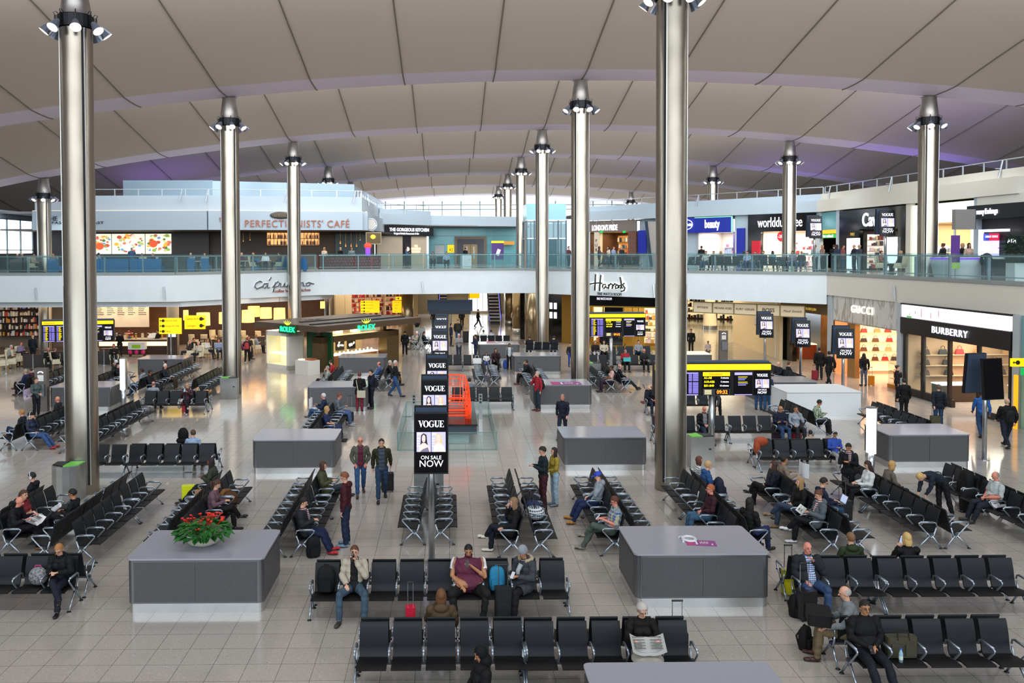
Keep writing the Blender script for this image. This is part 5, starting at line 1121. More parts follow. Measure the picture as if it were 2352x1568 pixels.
q = G(352, 812); t = thing('menu_lectern', 'white menu page on a thin stand before the café counter', 'sign', (q.x, q.y, 0)); MB().cyl((0, 0, 0), (0, 0, 1.2), .03, n=8).build('pole', steel, t); o = MB().box((0, 0, 0), (.62, .03, .38)).build('page', white_paint, t); o.location = (0, 0, 1.3); o.rotation_euler = (-.6, 0, 0)
M1 = Fac(745, 82, 925, 86, y=720); M1.obj('wall_shop_lower', 745, 960, 0, 4.05, mat('shop_cream', 'cbb898', .5), .2, kind='structure')
V = Wall((M1.p(M1.s(748), 0).x, M1.p(M1.s(748), 0).y), (M1.p(M1.s(925), 0).x, M1.p(M1.s(925), 0).y)); reds = [mat('goods_r'+c, c, .4) for c in ('b81c22', '8c1418', 'd83a30', '3a1a1a', 'e8c8a0', 'c8b8a0', '701818')]
for i, (a, b, l) in enumerate(((.05, .22, 'left shelves of red packaged goods behind the watch pavilion'), (.25, .48, 'second shelves of red packaged goods behind the yellow signs'), (.5, .72, 'third shelves of red packaged goods below the yellow signs'), (.76, .97, 'tall red shelves beside the brass column'))):
    shelves(V, V.L*a, V.L*b, .1, 3.7, 8, l, mat('shelf_red', '7a2a22', .5), 60+i, reds, sz=(.1, .3), light=mat('shelf_back', 'd8b088', .5, emit=.3))
area('shop_lower_light', (-10, 80, 4.0), (0, 0, 0), 10, 5, 420, (1, .84, .62)); area('corridor_light', (2, 76, 4.0), (0, 0, 0), 9, 10, 300, (1, .88, .70)); area('far_corridor_daylight', (2, 98, 3.9), (math.radians(-60), 0, 0), 10, 3, 700, (.95, .97, 1))
for i, (a, b) in enumerate(((745, 765), (775, 790))): M1.obj('wall_pier', a, b, 0, 4.05, mat('shop_cream', 'cbb898'), .6, 3-i, kind='structure')
bronze = mat('bronze_column', '8c7a5c'); 
for (px, Y, r, l) in ((936, 69, .48, 'brass coloured column left of the dark board'), (1190, 75, .5, 'bronze round column left of the lift base'), (1222, 64.5, .55, 'shiny bronze column before the dark jewellery shop'), (1172, 84, .5, 'distant bronze column beside the escalator')):
    q = D(px, 740, Y); t = thing('bronze_column', l, 'column', (q.x, Y, 0)); MB().cyl((0, 0, 0), (0, 0, 4.1), r, n=28).build('shaft', bronze, t, True); MB().cyl((0, 0, 0), (0, 0, .5), r+.02, n=28).build('base', steel, t, True)
N1 = Fac(960, 100, 1300, 100, y=700); N1.obj('wall_far_corridor', 925, 1300, 0, 4.05, mat('far_beige', 'b8a88c', .5), .2, kind='structure')
N1.obj('window_corridor', 1063, 1119, .3, 4.0, mat('sky_glass', 'eef6ff'), .06, .1, kind='structure'); N1.obj('window_corridor_2', 985, 1000, 2.5, 4.0, mat('sky_glass', 'eef6ff'), .06, .1, kind='structure'); mb = MB()
for x in (1072, 1084, 1096, 1108): N1.box(mb, x, x+1, .3, 4.0, .08, .2)
mb.build('trim_corridor_mullions', fw, kind='structure')
q = G(1053, 751); t = thing('staircase', 'wide pale staircase with lit steps at the far end', 'stairs', (q.x, q.y, 0)); mb = MB()
for i in range(16): mb.box((0, .15+i*.30, .125+i*.25), (2.1, .32, .25))
mb.build('steps', mat('pale_step', 'd8c8ac', .4), t)
for sx in (-1, 1):
    mb = MB(); mb.add([(sx*1.08, 0, .1), (sx*1.08, 4.8, 4.1), (sx*1.08, 4.8, 5.0), (sx*1.08, 0, 1.0), (sx*1.12, 0, .1), (sx*1.12, 4.8, 4.1), (sx*1.12, 4.8, 5.0), (sx*1.12, 0, 1.0)], [(0, 1, 2, 3), (7, 6, 5, 4), (2, 6, 7, 3), (0, 3, 7, 4)]); mb.build('side_rail', rail_m, t)
for px, py, l in ((1137, 742, 'dark escalator with blue lit edges right of the staircase'), (1021, 742, 'dark escalator mostly behind the hanging board')):
    q = G(px, py); t = thing('escalator', l, 'escalator', (q.x, q.y, 0)); mb = MB()
    for i in range(14): mb.box((0, .2+i*.42, .1+i*.31), (1.0, .42, .2)); 
    mb.build('steps', mat('escalator_step', '23222c', .4, .3), t)
    mb = MB()
    for i in range(14): mb.box((0, -.02+i*.42, .2+i*.31), (1.0, .02, .03))
    mb.build('step_edges', mat('step_edge', '8a8790', .4), t)
    for sx in (-1, 1):
        mb = MB(); mb.tube([(sx*.62, -.6, .9), (sx*.62, 0, 1.0), (sx*.62, 6, 5.3)], .06, 6); mb.build('handrail', black_metal, t)
        mb = MB(); mb.add([(sx*.58, -.6, 0), (sx*.58, 6, 4.3), (sx*.58, 6, 5.2), (sx*.58, -.6, .9), (sx*.66, -.6, 0), (sx*.66, 6, 4.3), (sx*.66, 6, 5.2), (sx*.66, -.6, .9)], [(0, 1, 2, 3), (7, 6, 5, 4), (0, 3, 7, 4)]); mb.build('balustrade', mat('escalator_side', '4a4a78', .3, .3), t)
        mb = MB(); mb.tube([(sx*.56, -.6, .35), (sx*.56, 6, 4.75)], .02, 5); mb.build('blue_light', mat('blue_light', '6a70ff', .4, emit=1.6), t)
HR = Fac(1246, 69, 1350, 66, y=750)
HR.obj('wall_jewellery', 1195, 1290, 0, 4.05, black_gloss, .3, kind='structure'); HR.obj('wall_gold', 1290, 1360, 0, 4.05, mat('gold_wall', 'a8843c', .35, .6), .3, kind='structure')
t = thing('window_display', 'four small white lit windows in the black jewellery wall', 'display window')
for x in (1263, 1273):
    for z in (1.9, 2.65): HR.obj('lit_pane', x, x+6, z, z+.5, white_lit, .05, .06, parent=t)
HR.txt('Jeweller', 1266, 3.5, .3, letter_w, .06, None, wpx=13, depth=.02) if False else None
HW = Fac(1350, 64.2, 1514, 62.2, y=770); gold = mat('gold_frame', 'b8923c', .3, .8)
HW.obj('wall_watch_room', 1340, 1514, 0, 4.05, mat('gold_wall', 'a8843c'), .2, -2.2, kind='structure'); HW.obj('wall_black_lintel', 1350, 1514, 3.15, 4.05, black_gloss, .3, .3, kind='structure')
HW.txt('FINE WATCH ROOM', 1390, 3.72, .26, letter_w, .34, None, wpx=34, depth=.02, name='watch_room_letters', label='small white lettering on the black lintel below the department store name', cat='sign')
mb = MB()
for x in (1351, 1384, 1431, 1452, 1466, 1512): HW.box(mb, x, x+3, 0, 3.15, .2, .1)
HW.box(mb, 1350, 1514, 3.1, 3.2, .25, .32); HW.box(mb, 1350, 1514, 0, .25, .2, .1); mb.build('trim_gold_frames', gold, kind='structure')
HW.obj('wall_black_door', 1387, 1431, 0, 3.1, black_gloss, .1, -.2, kind='structure')
t = thing('window_display', 'small lit watch windows in the black doors of the gold shop', 'display window')
for x in (1409, 1420):
    for z in (1.5, 2.0): HW.obj('lit_pane', x, x+4, z, z+.3, white_lit, .04, -.1, parent=t)
V = Wall((HW.p(HW.s(1470), 0, -2).x, HW.p(HW.s(1470), 0, -2).y), (HW.p(HW.s(1512), 0, -2).x, HW.p(HW.s(1512), 0, -2).y)); shelves(V, 0, V.L, .3, 3.0, 6, 'glittering gift shelves at the right of the gold watch shop', gold, 71, [mat('soft_'+c, c, .4) for c in ('f0e8e0', 'e0c8d0')]+goods_cols[:4], light=mat('shelf_glow2', 'f0d8a0', .5, emit=.8))
V = Wall((HW.p(HW.s(1354), 0, -1.5).x, HW.p(HW.s(1354), 0, -1.5).y), (HW.p(HW.s(1383), 0, -1.5).x, HW.p(HW.s(1383), 0, -1.5).y)); shelves(V, 0, V.L, .3, 3.0, 5, 'glittering shelves at the left of the gold watch shop', gold, 72, [mat('soft_'+c, c, .4) for c in ('f0e8e0',)]+goods_cols[:4], light=mat('shelf_glow2', 'f0d8a0', .5, emit=.8))
area('watch_room_light', HW.p(HW.L/2, 3.9, -.9), (0, 0, HW.ang), 5, 1.4, 260, (1, .80, .45))
F4 = Wall(SL[3], SL[4]); F4.y = 650
def stroke(mb, W, xy, r=.05, off=.12): 
    P = [Vector(W.p(*W.at(x, y), off)) for x, y in xy]; mb.tube(P, r, 6)
ink_g = mat('dark_green_ink', '1c2420', .4); halo = mat('halo_light', 'fffdf4', .5, emit=1.3)
HS = [[(1371, 629), (1370, 645), (1369, 667)], [(1383, 631), (1381, 648), (1380, 668)], [(1358, 652), (1368, 650), (1382, 649), (1386, 651)],
      [(1394, 653), (1388, 653), (1386, 659), (1390, 662), (1395, 656), (1395, 661), (1399, 660)], [(1400, 653), (1401, 657), (1400, 663)], [(1401, 656), (1406, 651), (1410, 654)], [(1410, 653), (1410, 658), (1409, 663)], [(1410, 657), (1415, 651), (1419, 654)],
      [(1420, 654), (1416, 657), (1417, 662), (1422, 661), (1423, 656), (1420, 653)], [(1430, 655), (1425, 655), (1424, 661), (1428, 662), (1430, 655), (1429, 645), (1427, 636)], [(1430, 655), (1431, 661), (1434, 661)],
      [(1437, 650), (1433, 653), (1435, 657), (1438, 661), (1436, 667), (1429, 669)]]
t = thing('department_store_sign', 'black script department store name glowing white on the fascia', 'sign'); mb = MB(); mh = MB()
for s_ in HS: stroke(mb, F4, s_, .06, .16); stroke(mh, F4, s_, .085, .02)
mb.build('script', ink_g, t, True); mh.build('halo', halo, t)
F4.z = lambda x, y: F4.at(x, y)[1]
def ftxt(W, s, xc, yc, h, m, off, parent, wpx=None, **kw):
    a, z = W.at(xc, yc)
    if wpx: kw['sx'] = abs(W.at(xc+wpx/2, yc)[0]-W.at(xc-wpx/2, yc)[0])/max(.01, text_w(s, **{k: v for k, v in kw.items() if k in ('bold', 'spacing', 'shear')})*h)
    return text(s, h, m, parent, W.p(a, z, off), W.ang, **kw)
ftxt(F4, 'FINE WATCH ROOM', 1400, 675.5, .30, mat('dark_letters', '3c4046'), .03, t, 55, depth=.03)
F2 = Wall(SL[1], SL[2]); scr = mat('script_grey', '5c6068', .4, .4); t = thing('coffee_house_sign', "grey script ca'puccino lettering with brown subtitle on the left fascia", 'sign'); mb = MB(); mh = MB()
CS = [[(600, 648), (595, 645), (586, 650), (583, 658), (588, 663), (600, 658)], [(614, 651), (605, 651), (601, 658), (606, 662), (613, 654), (613, 661), (618, 660)], [(616, 644), (619, 640), (621, 636)],
      [(624, 660), (630, 652), (631, 648), (628, 660), (625, 671)], [(630, 652), (636, 646), (641, 650), (637, 657), (629, 659)], [(643, 650), (642, 658), (648, 658), (652, 649), (652, 658), (656, 658)], [(666, 650), (660, 650), (657, 657), (663, 659), (668, 656)],
      [(678, 649), (672, 650), (670, 657), (676, 658), (681, 655)], [(683, 649), (682, 657), (686, 657)], [(688, 657), (689, 649), (694, 648), (695, 656), (699, 656)], [(708, 648), (702, 650), (702, 656), (708, 656), (711, 651), (707, 648), (719, 652)]]
for s_ in CS: stroke(mb, F2, s_, .04, .12); stroke(mh, F2, s_, .06, .03)
mb.build('script', scr, t, True); mh.build('white_backing', white_paint, t); ftxt(F2, 'coffee house & kitchen', 672, 667, .34, mat('rust_letters', '9c5036', .5), .04, t, 82, depth=.03)
for W, x, ya, yb in ((Wall(SL[0], SL[1]), 84, 660, 688), (Wall(SL[0], SL[1]), 378, 658, 687), (Wall(SL[2], SL[3]), 970, 646, 672), (F4, 1503, 653, 683), (Wall(SL[4], SL[5]), 2058, 655, 690)):
    a = Vector(W.p(*W.at(x-1, ya), .1)); b = Vector(W.p(*W.at(x+2, yb), .14)); t = thing('slanted_light_bar', 'slim slanted light bar on the white fascia', 'light', b, 0, 'slanted light bars on the white fascia'); mb = MB(); mb.tube([(0, 0, 0), a-b], .055, 6); mb.build('bar', rail_m, t)
P1 = Fac(1590, 57.5, 1850, 52.5, y=710); gold_l = mat('header_frame', '9c9468', .4, .4); pnl = mat('header_panel', 'd8c4a4', .5, emit=.12)
t = thing('shop_name_header', 'row of five beige shop name panels over the bright passage', 'sign'); zt_, zb_ = zf(P1, 1700, 696), zf(P1, 1700, 723)
xs_ = [1592, 1637, 1686, 1739, 1792, 1849]
for i, (nm, f) in enumerate((('SMYTHSON', .55), ('MICHAEL KORS', .82), ('KURT GEIGER', .8), ('BOSS', .52), ('Paul Smith', .75))):
    a, b = xs_[i], xs_[i+1]; fr_ = P1.obj('frame', a, b, zb_, zt_, gold_l, .12, .0, parent=t); P1.obj('panel', a+2, b-2, zb_+.06, zt_-.06, pnl, .04, .04, parent=fr_)
    P1.txt(nm, (a+b)/2, (zt_+zb_)/2, .34 if nm == 'BOSS' else .2, mat('ink_brown', '4a4038', .5), .06, fr_, wpx=(b-a)*f, depth=.01, bold=.006 if nm == 'BOSS' else 0, shear=.3 if nm[0] == 'P' else 0)
PB = Fac(1560, 92, 1760, 88, y=700); PB.obj('wall_passage_end', 1540, 1800, 0, 4.05, mat('passage_end', 'b0885c', .5), .2, kind='structure')
V = Wall((PB.p(0, 0).x, PB.p(0, 0).y), (PB.p(PB.L, 0).x, PB.p(PB.L, 0).y)); shelves(V, V.L*.1, V.L*.9, .1, 3.6, 6, 'far warm shop shelves at the end of the bright passage', wood, 81, goods_cols, sz=(.15, .4), light=mat('shelf_glow2', 'f0d8a0'))
cream_w = mat('passage_cream', 'ddcaa6', .5)
PS = Wall(D(1700, 760, 66).xy, D(1790, 760, 57).xy); PS.y = 760
MB().box(PS.p(PS.L/2-.6, 2.05), (PS.L+2, .2, 4.1), PS.ang).build('wall_passage_side', cream_w, kind='structure')
a = D(1704, 760, 66); t = thing('brown_pillar', 'dark brown square pillar in the bright passage', 'column', (a.x, 65.6, 0)); MB().box((0, 0, 2.05), (.45, .5, 4.1)).build('shaft', mat('brown_pillar', '6a5238', .4), t)
s_ = (D(1736, 760, 61.5)-Vector((0, 0, 0))); t = thing('handbag_picture', 'framed picture of a red handbag on the cream passage wall', 'picture', (s_.x, s_.y-.3, 2.55), PS.ang); MB().box((0, 0, 0), (1.1, .06, 1.35)).build('frame', black_metal, t); MB().box((0, -.035, 0), (1.0, .02, 1.25)).build('sheet', mat('grey_sheet', 'a8a6ae', .4, emit=.2), t); MB().ball((.1, -.06, -.25), (.22, .03, .2), 12).build('red_bag', mat('bag_red', 'c0182c', .4), t)
q = G(1635, 757); t = thing('cone_column', 'white cone shaped column with a steel foot in the bright passage', 'column', (q.x, q.y+.6, 0)); MB().lathe([(.66, .35), (.6, .9), (.48, 2.4), (.42, 4.05)], n=28).build('shaft', mat('cone_white', 'efe2c6', .5), t, True); MB().lathe([(.68, 0), (.68, .35)], n=28).build('foot', steel, t, True)
area('passage_light', (24, 72, 4.0), (0, 0, 0), 9, 14, 900, (1, .86, .60)); area('passage_light', (17.5, 63, 4.0), (0, 0, 0), 6, 5, 160, (1, .86, .62))
PL = Fac(1508, 64, 1600, 66, y=740); PL.obj('wall_passage_left', 1500, 1612, 0, 4.05, cream_w, .2, -3, kind='structure')
t = thing('red_picture', 'picture with a red figure on the left passage wall', 'picture'); PL.obj('frame', 1583, 1590, 1.9, 3.4, brass, .1, -2.85, parent=t); PL.obj('sheet', 1584, 1589, 2.0, 3.3, mat('red_sheet', 'c83a30', .4), .05, -2.8, parent=t)
Q1 = Fac(1780, 57.5, 1905, 51.3, y=770)
Q1.obj('wall_white_pier', 1780, 1789, 0, 4.05, white_panel, .3, 0, kind='structure'); Q1.obj('wall_dark_entrance', 1790, 1814, 0, 3.6, black_gloss, .3, -.2, kind='structure'); Q1.obj('wall_wood', 1814, 1903, 0, 3.5, wood, .2, -2.2, kind='structure')
Q1.obj('wall_wood_lintel', 1790, 1903, 3.35, 4.05, mat('lintel_brown', '54452e', .4), .3, .1, kind='structure'); Q1.txt('VILEBREQUIN', 1866, 3.62, .24, mat('gold_text', 'c8a848'), .14, None, wpx=25, depth=.02, name='gold_lettering', label='small gold lettering on the brown lintel right of the name panels', cat='sign')
V = Wall((Q1.p(Q1.s(1876), 0, -2).x, Q1.p(Q1.s(1876), 0, -2).y), (Q1.p(Q1.s(1896), 0, -2).x, Q1.p(Q1.s(1896), 0, -2).y)); shelves(V, 0, V.L, .3, 3.2, 7, 'lit golden shelf niche of the wood clad shop', wood_d, 91, reds+goods_cols, light=mat('niche_glow', 'ffc060', .5, emit=1.2))
area('wood_shop_light', Q1.p(Q1.L*.6, 3.8, -1), (0, 0, Q1.ang), 4, 1.5, 120, (1, .75, .4)); q = G(1842, 823); t = thing('red_cabinet', 'red brown display table at the wood clad shop', 'table', (q.x+.2, q.y, 0)); MB().box((0, 0, .5), (1.2, .8, .95)).build('cabinet', mat('red_wood', '8c3a1c', .4), t); MB().box((0, 0, 1.0), (1.25, .85, .05)).build('table_top', warm_lit, t)
LR = Fac(1908, 50.8, 2336, 34.9, y=850); zl = 3.12
def marble():
    m, nt, b = nodemat('marble'); L = nt.links.new; N = nt.nodes.new; tc = N('ShaderNodeTexCoord'); n = N('ShaderNodeTexNoise'); n.inputs['Scale'].default_value = .9; n.inputs['Detail'].default_value = 8; n.inputs['Distortion'].default_value = 1.8
    mp = N('ShaderNodeMapping'); mp.inputs['Rotation'].default_value = (0, .6, .4); mp.inputs['Scale'].default_value = (2.5, 2.5, .7); L(tc.outputs['Object'], mp.inputs[0]); L(mp.outputs[0], n.inputs['Vector']); r = N('ShaderNodeValToRGB'); r.color_ramp.elements[0].position = .42; r.color_ramp.elements[0].color = lin('a8a49b')+(1,); r.color_ramp.elements[1].position = .5; r.color_ramp.elements[1].color = lin('cfcdc6')+(1,)
    L(n.outputs['Fac'], r.inputs[0]); L(r.outputs[0], b.inputs['Base Color']); b.inputs['Roughness'].default_value = .25; return m
LR.obj('wall_marble', 1913, 2063, zl, 4.62, marble(), .3, 0, kind='structure'); LR.obj('wall_pier', 1903, 1912, 0, 4.62, mat('pier_grey', 'b4bcc0', .4), .45, .1, kind='structure'); LR.obj('wall_pier', 2063, 2072, 0, 4.62, mat('pier_grey', 'b4bcc0'), .45, .1, kind='structure'); LR.obj('wall_pier', 2330, 2345, 0, 4.62, mat('pier_grey', 'b4bcc0'), .45, .1, kind='structure')
LR.txt('GUCCI', 1980, 3.95, .60, mat('halo_letters', 'fffdf0', .5, emit=1.0), .06, None, wpx=49, depth=.05, spacing=1.25, name='marble_lettering', label='glowing white GUCCI lettering on the marble fascia', cat='sign')
V = shop(LR, 1913, 2063, zl, mat('bag_shop_back', 'e8c8a0', .5), 6, 'f0dcc0', 330, (1, .70, .45), z0=0); V = sidewall(LR, 1913, 6)
t = thing('sunset_poster', 'tall orange sunset poster at the left of the handbag shop', 'poster'); LR.obj('lit_sheet', 1914, 1941, .1, zl, mat('sunset', 'e88a50', .4, emit=.8, noise=.5, nscale=1.2), .08, -.05, parent=t); LR.obj('frame', 1913, 1914.5, .05, zl, black_metal, .12, 0, parent=t)
LR.obj('wall_bronze_pier', 1942, 1959, 0, zl, mat('bronze_pier', 'a88450', .3, .6), .3, -.1, kind='structure')
bagc = [mat('bag_'+c, c, .4) for c in ('8c1c20', '3a2418', 'b08858', '5a3a28', '1c1a1c', 'a03038', 'c8a070')]
t = thing('bag_shelves', 'four long lit shelves in the handbag shop', 'shelves'); s0, s1 = 1.4, 5.2
zz = (.72, 1.29, 1.83, 2.4)
for z in zz: MB().box(V.p((s0+s1)/2, z, .2), (s1-s0, .4, .04), V.ang).build('board', mat('shelf_cream', 'd8c0a0', .4), t)
MB().box(V.p((s0+s1)/2, 1.6, .02), (s1-s0, .03, 3.0), V.ang).build('lit_back_panel', mat('back_lit', 'ffdcb0', .5, emit=.75), t)
rnd = random.Random(8)
def handbag(p, rz, m, s=1.0, label='small handbag standing on the lit shop shelf', group='handbags on the shelves of the marble fronted shop'):
    t = thing('handbag', label, 'bag', p, rz, group); b = MB(); b.add([(-.17*s, -.06*s, 0), (.17*s, -.06*s, 0), (.17*s, .06*s, 0), (-.17*s, .06*s, 0), (-.13*s, -.03*s, .2*s), (.13*s, -.03*s, .2*s), (.13*s, .03*s, .2*s), (-.13*s, .03*s, .2*s)], [(3, 2, 1, 0), (4, 5, 6, 7), (0, 1, 5, 4), (1, 2, 6, 5), (2, 3, 7, 6), (3, 0, 4, 7)]); b.build('body', m, t)
    MB().tube([(-.08*s, 0, .19*s), (-.07*s, 0, .3*s), (0, 0, .34*s), (.07*s, 0, .3*s), (.08*s, 0, .19*s)], .012*s, 5).build('handle', m, t); return t
for z in zz:
    x = s0+.3
    while x < s1-.2: handbag(V.p(x, z+.02, .22), V.ang, rnd.choice(bagc), 1.15); x += rnd.uniform(.55, .95)
t = thing('glass_case', 'glass display case at the entrance of the handbag shop', 'display case', LR.p(LR.s(2045), 0, -.6), LR.ang); MB().box((0, 0, .85), (1.5, .6, 1.7)).build('glass', glass_clear, t); MB().box((0, 0, .1), (1.55, .65, .2)).build('base', brass, t)
for z in (.5, .9, 1.3): MB().box((0, 0, z), (1.4, .5, .02)).build('shelf', brass, t)
t = thing('red_stool', 'round red covered table in the handbag shop', 'table', LR.p(LR.s(2005), 0, -1.8), 0); MB().lathe([(.55, 0), (.58, .7), (.55, .76), (.01, .78)], n=20).build('cover', mat('bag_red', 'c0182c'), t, True)
V2 = shop(LR, 2076, 2326, 3.1, mat('rain_back', 'c8a888', .5), 6, 'e0d0b8', 420, (1, .85, .7), z0=0); V2 = sidewall(LR, 2076, 6)
t = thing('raincoat_shop_sign', 'black fascia with white BURBERRY lettering and a lit picture strip above', 'sign'); LR.obj('lit_strip', 2075, 2324, 3.92, 4.55, mat('lit_strip', 'f4eaf4', .4, emit=1.15), .12, .12, parent=t); LR.obj('frame_top', 2073, 2328, 4.55, 4.62, black_metal, .2, .15, parent=t); LR.obj('black_band', 2073, 2328, 3.1, 3.9, mat('band_black', '181614', .35), .3, .15, parent=t)
LR.txt('BURBERRY', 2188, 3.5, .46, letter_w, .2, t, wpx=82, depth=.04, spacing=1.15); mb = MB()
for i, x in enumerate((2093, 2106, 2120, 2131, 2142, 2160)): LR.box(mb, x, x+.9, 4.02+.12*(i % 2), 4.15+.14*(i % 3), .02, .14)
mb.build('small_figures', mat('figure_pink', 'c88a98', .5), t); LR.obj('green_mark', 2087, 2098, 3.93, 4.0, mat('green_strip', '1a9a3a'), .03, .14, parent=t)
mb = MB()
for x in (2076, 2117, 2178, 2245, 2319): LR.box(mb, x, x+5, 0, 3.1, .15, .05)
LR.box(mb, 2076, 2188, 0, .35, .2, .05); LR.box(mb, 2250, 2326, 0, .3, .2, .05); mb.build('trim_black_frames', mat('band_black', '181614'), kind='structure')
for a, b in ((2081, 2117), (2122, 2178), (2250, 2319)): LR.obj('window_shop', a, b, .35, 3.1, glass_clear, .03, 0, kind='structure')
for i, (a, l) in enumerate(((.10, 'left glass vitrine with lit edges in the raincoat shop'), (.62, 'right glass vitrine with lit edges in the raincoat shop'))):
    t = thing('vitrine', l, 'display case', V2.p(V2.L*(a+.16), 0, 1.9+a*2), V2.ang); MB().box((0, 0, .4), (2.4, .8, .8)).build('body', mat('dark_walnut', '38281e', .4), t); MB().box((0, 0, .83), (2.45, .85, .05)).build('lit_edge', white_lit, t)
t = thing('bag_shelves', 'glass shelves with bags on the back wall of the raincoat shop', 'shelves')
for z in (.95, 1.47, 2.0): MB().box(V2.p(V2.L*.5, z, .2), (V2.L*.8, .4, .03), V2.ang).build('board', mat('shelf_cream', 'd8c0a0'), t)
for z in (.95, 1.47, 2.0):
    x = .9
    while x < V2.L-.5: handbag(V2.p(x, z+.02, .25), V2.ang, rnd.choice(bagc), 1.3, 'handbag on the glass shelf of the raincoat shop', 'bags on the shelves of the raincoat shop'); x += rnd.uniform(.8, 1.5)
W = Fac(2345, 34.6, 2480, 30, y=850); W.obj('wall_teal_lower', 2345, 2480, 0, 4.62, teal_glass, .2, 0, kind='structure'); W.obj('trim_yellow_post', 2347, 2352, 0, 2.2, mat('amber_strip', 'f0a010'), .1, .3, kind='structure')
K = Vector((-7.7, 50.7, 0)); pu = Vector((.656, .755, 0)); pv = Vector((-.755, .656, 0)); PA = math.atan2(pu.y, pu.x)
t = thing('watch_pavilion', 'brown roofed watch pavilion with green glowing lettering and display cases', 'pavilion', K, PA)   # local x = pu, local y = pv (towards the left back)
brn = mat('pavilion_brown', '5c4a3c', .35, .3); brz = mat('portal_bronze2', '6a5638', .35, .5, noise=.1, nscale=3)
MB().box((4.2, 2.9, 2.70), (8.9, 6.2, .36)).build('canopy', brn, t); mb = MB(); mb.box((4.2, 1.0, 2.9), (8.0, .35, .06)); mb.box((4.5, 3.0, 2.9), (7, .2, .05)); mb.build('canopy_groove', mat('dark_gap', '0c0d14'), t)
mb = MB(); mb.box((1.1, .95, 1.06), (1.0, .8, 2.12)); mb.box((6.75, .95, 1.06), (1.1, .8, 2.12)); mb.box((3.95, .95, 1.93), (6.7, .8, .38)); mb.build('portal', brz, t)
mb = MB(); mb.box((1.2, 1.3, 2.3), (.3, .3, .5)); mb.box((6.6, 1.3, 2.3), (.3, .3, .5)); mb.build('posts', brz, t)
MB().box((3.9, 1.6, .8), (4.4, .6, .06)).build('display_table_top', mat('case_glow', 'fff2c8', .4, emit=2.4), t); MB().box((3.9, 1.6, .4), (4.3, .5, .75)).build('display_table', mat('copper_panel', 'a86a40', .4, .4), t)
MB().box((3.9, 3.0, 1.0), (4.6, .1, 2.0)).build('back_wall', mat('pavilion_cream', 'e0c898', .5), t)
pic = mat('dark_picture', '1c1812', .4); wh = mat('white_flowers', 'f8f4e4', .5, emit=.7); rnd = random.Random(4)
for i, x in enumerate((2.2, 3.2, 4.2, 5.2)):
    o = MB().box((x, 2.9, 1.35), (.7, .08, .95)).build('picture_panel', pic, t); mb = MB()
    for q in range(9): mb.ball((x+rnd.uniform(-.2, .2), 2.84, 1.3+rnd.uniform(-.25, .3)), rnd.uniform(.05, .11), 8)
    mb.build('white_blossoms', wh, o)
for x in np.linspace(2.0, 5.8, 12): MB().cyl((x, 1.6, .84), (x, 1.6, .84+rnd.uniform(.08, .2)), .05, n=8).build('watch_stand', wh, t)
for x in (1.9, 3.4, 4.9): MB().box((x, 2.2, 2.25), (.6, .3, .4)).build('high_display', mat('case_glow2', 'ffdf9c', .4, emit=1.3), t)
A_ = Vector((-9.84, 52.4, 0)); loc = lambda P: ((P-K).dot(pu), (P-K).dot(pv))
ax, ay = loc(A_); 
mb = MB(); wb = mat('white_tiles', 'd8d2ca', .4); y1 = ay+2.28; H = 2.35; dx = 1.2
for (c, d) in (((ax+dx/2, ay+.12, H/2), (dx, .24, H)), ((ax+dx/2, y1-.06, H/2), (dx, .12, H)), ((ax+dx/2, (ay+y1)/2, .14), (dx, y1-ay, .28)), ((ax+dx/2, (ay+y1)/2, H-.14), (dx, y1-ay, .28)), ((ax+dx-.05, (ay+y1)/2, H/2), (.1, y1-ay, H))): mb.box(c, d)
mb.build('white_display_box', wb, t); MB().box((ax+dx-.14, (ay+y1)/2, H/2), (.04, y1-ay-.3, H-.5)).build('lit_back', mat('case_glow2', 'ffdf9c'), t); MB().box((ax+.45, (ay+y1)/2, .95), (.7, y1-ay-.4, .04)).build('watch_shelf', mat('case_glow', 'fff2c8'), t); MB().box((ax+.05, (ay+y1)/2, H/2), (.02, y1-ay-.3, H-.5)).build('glass', glass_clear, t)
grn = mat('rolex_green', '0e4a26', .3, noise=.2, nscale=2); MB().box((ax+1.3, ay-1.35, 1.2), (.12, 2.3, 2.4)).build('green_wall', grn, t)
def crown(mb, cx, cy_, z, s, axis):
    for i in range(5):
        a = (i-2)*.22; top = (a*1.7*s, .5*s if i == 2 else (.46 if i in (1, 3) else .38)*s); base = (a*.8*s, .05*s)
        P = lambda p: (cx+p[0], cy_, z+p[1]) if axis == 'x' else (cx, cy_-p[0], z+p[1])
        mb.tube([P(base), P(top)], [.05*s, .02*s], 5); mb.ball(P(top), .04*s, 6)
    P0 = (cx-.2*s, cy_, z) if axis == 'x' else (cx, cy_-.2*s, z); P1_ = (cx+.2*s, cy_, z) if axis == 'x' else (cx, cy_+.2*s, z); mb.tube([P0, P1_], .06*s, 6)
yc = mat('crown_lit', 'd8ff2a', .4, emit=1.6); gt = mat('green_letters', '20e88a', .4, emit=1.8); gd2 = mat('crown_gold', 'b8a050', .4, .5)
mb = MB(); crown(mb, 3.6, -.24, 2.85, .5, 'x'); mb.build('crown', yc, t); o = text('ROLEX', .48, gt, t, (3.6, -.26, 2.55), 0, depth=.05, bold=.005)
mb = MB(); crown(mb, -.32, 2.6, 2.85, .45, 'y'); mb.build('crown', yc, t); o = text('ROLEX', .45, gt, t, (-.34, 2.6, 2.55), -PI/2, depth=.05, bold=.005); MB().box((-.28, 2.6, 2.55), (.06, 1.7, .5)).build('green_plate', grn, t)
mb = MB(); crown(mb, ax+1.22, ay-1.2, 1.75, .3, 'y'); mb.build('small_crown', gd2, t); text('ROLEX', .2, gd2, t, (ax+1.22, ay-1.2, 1.6), -PI/2, depth=.02)
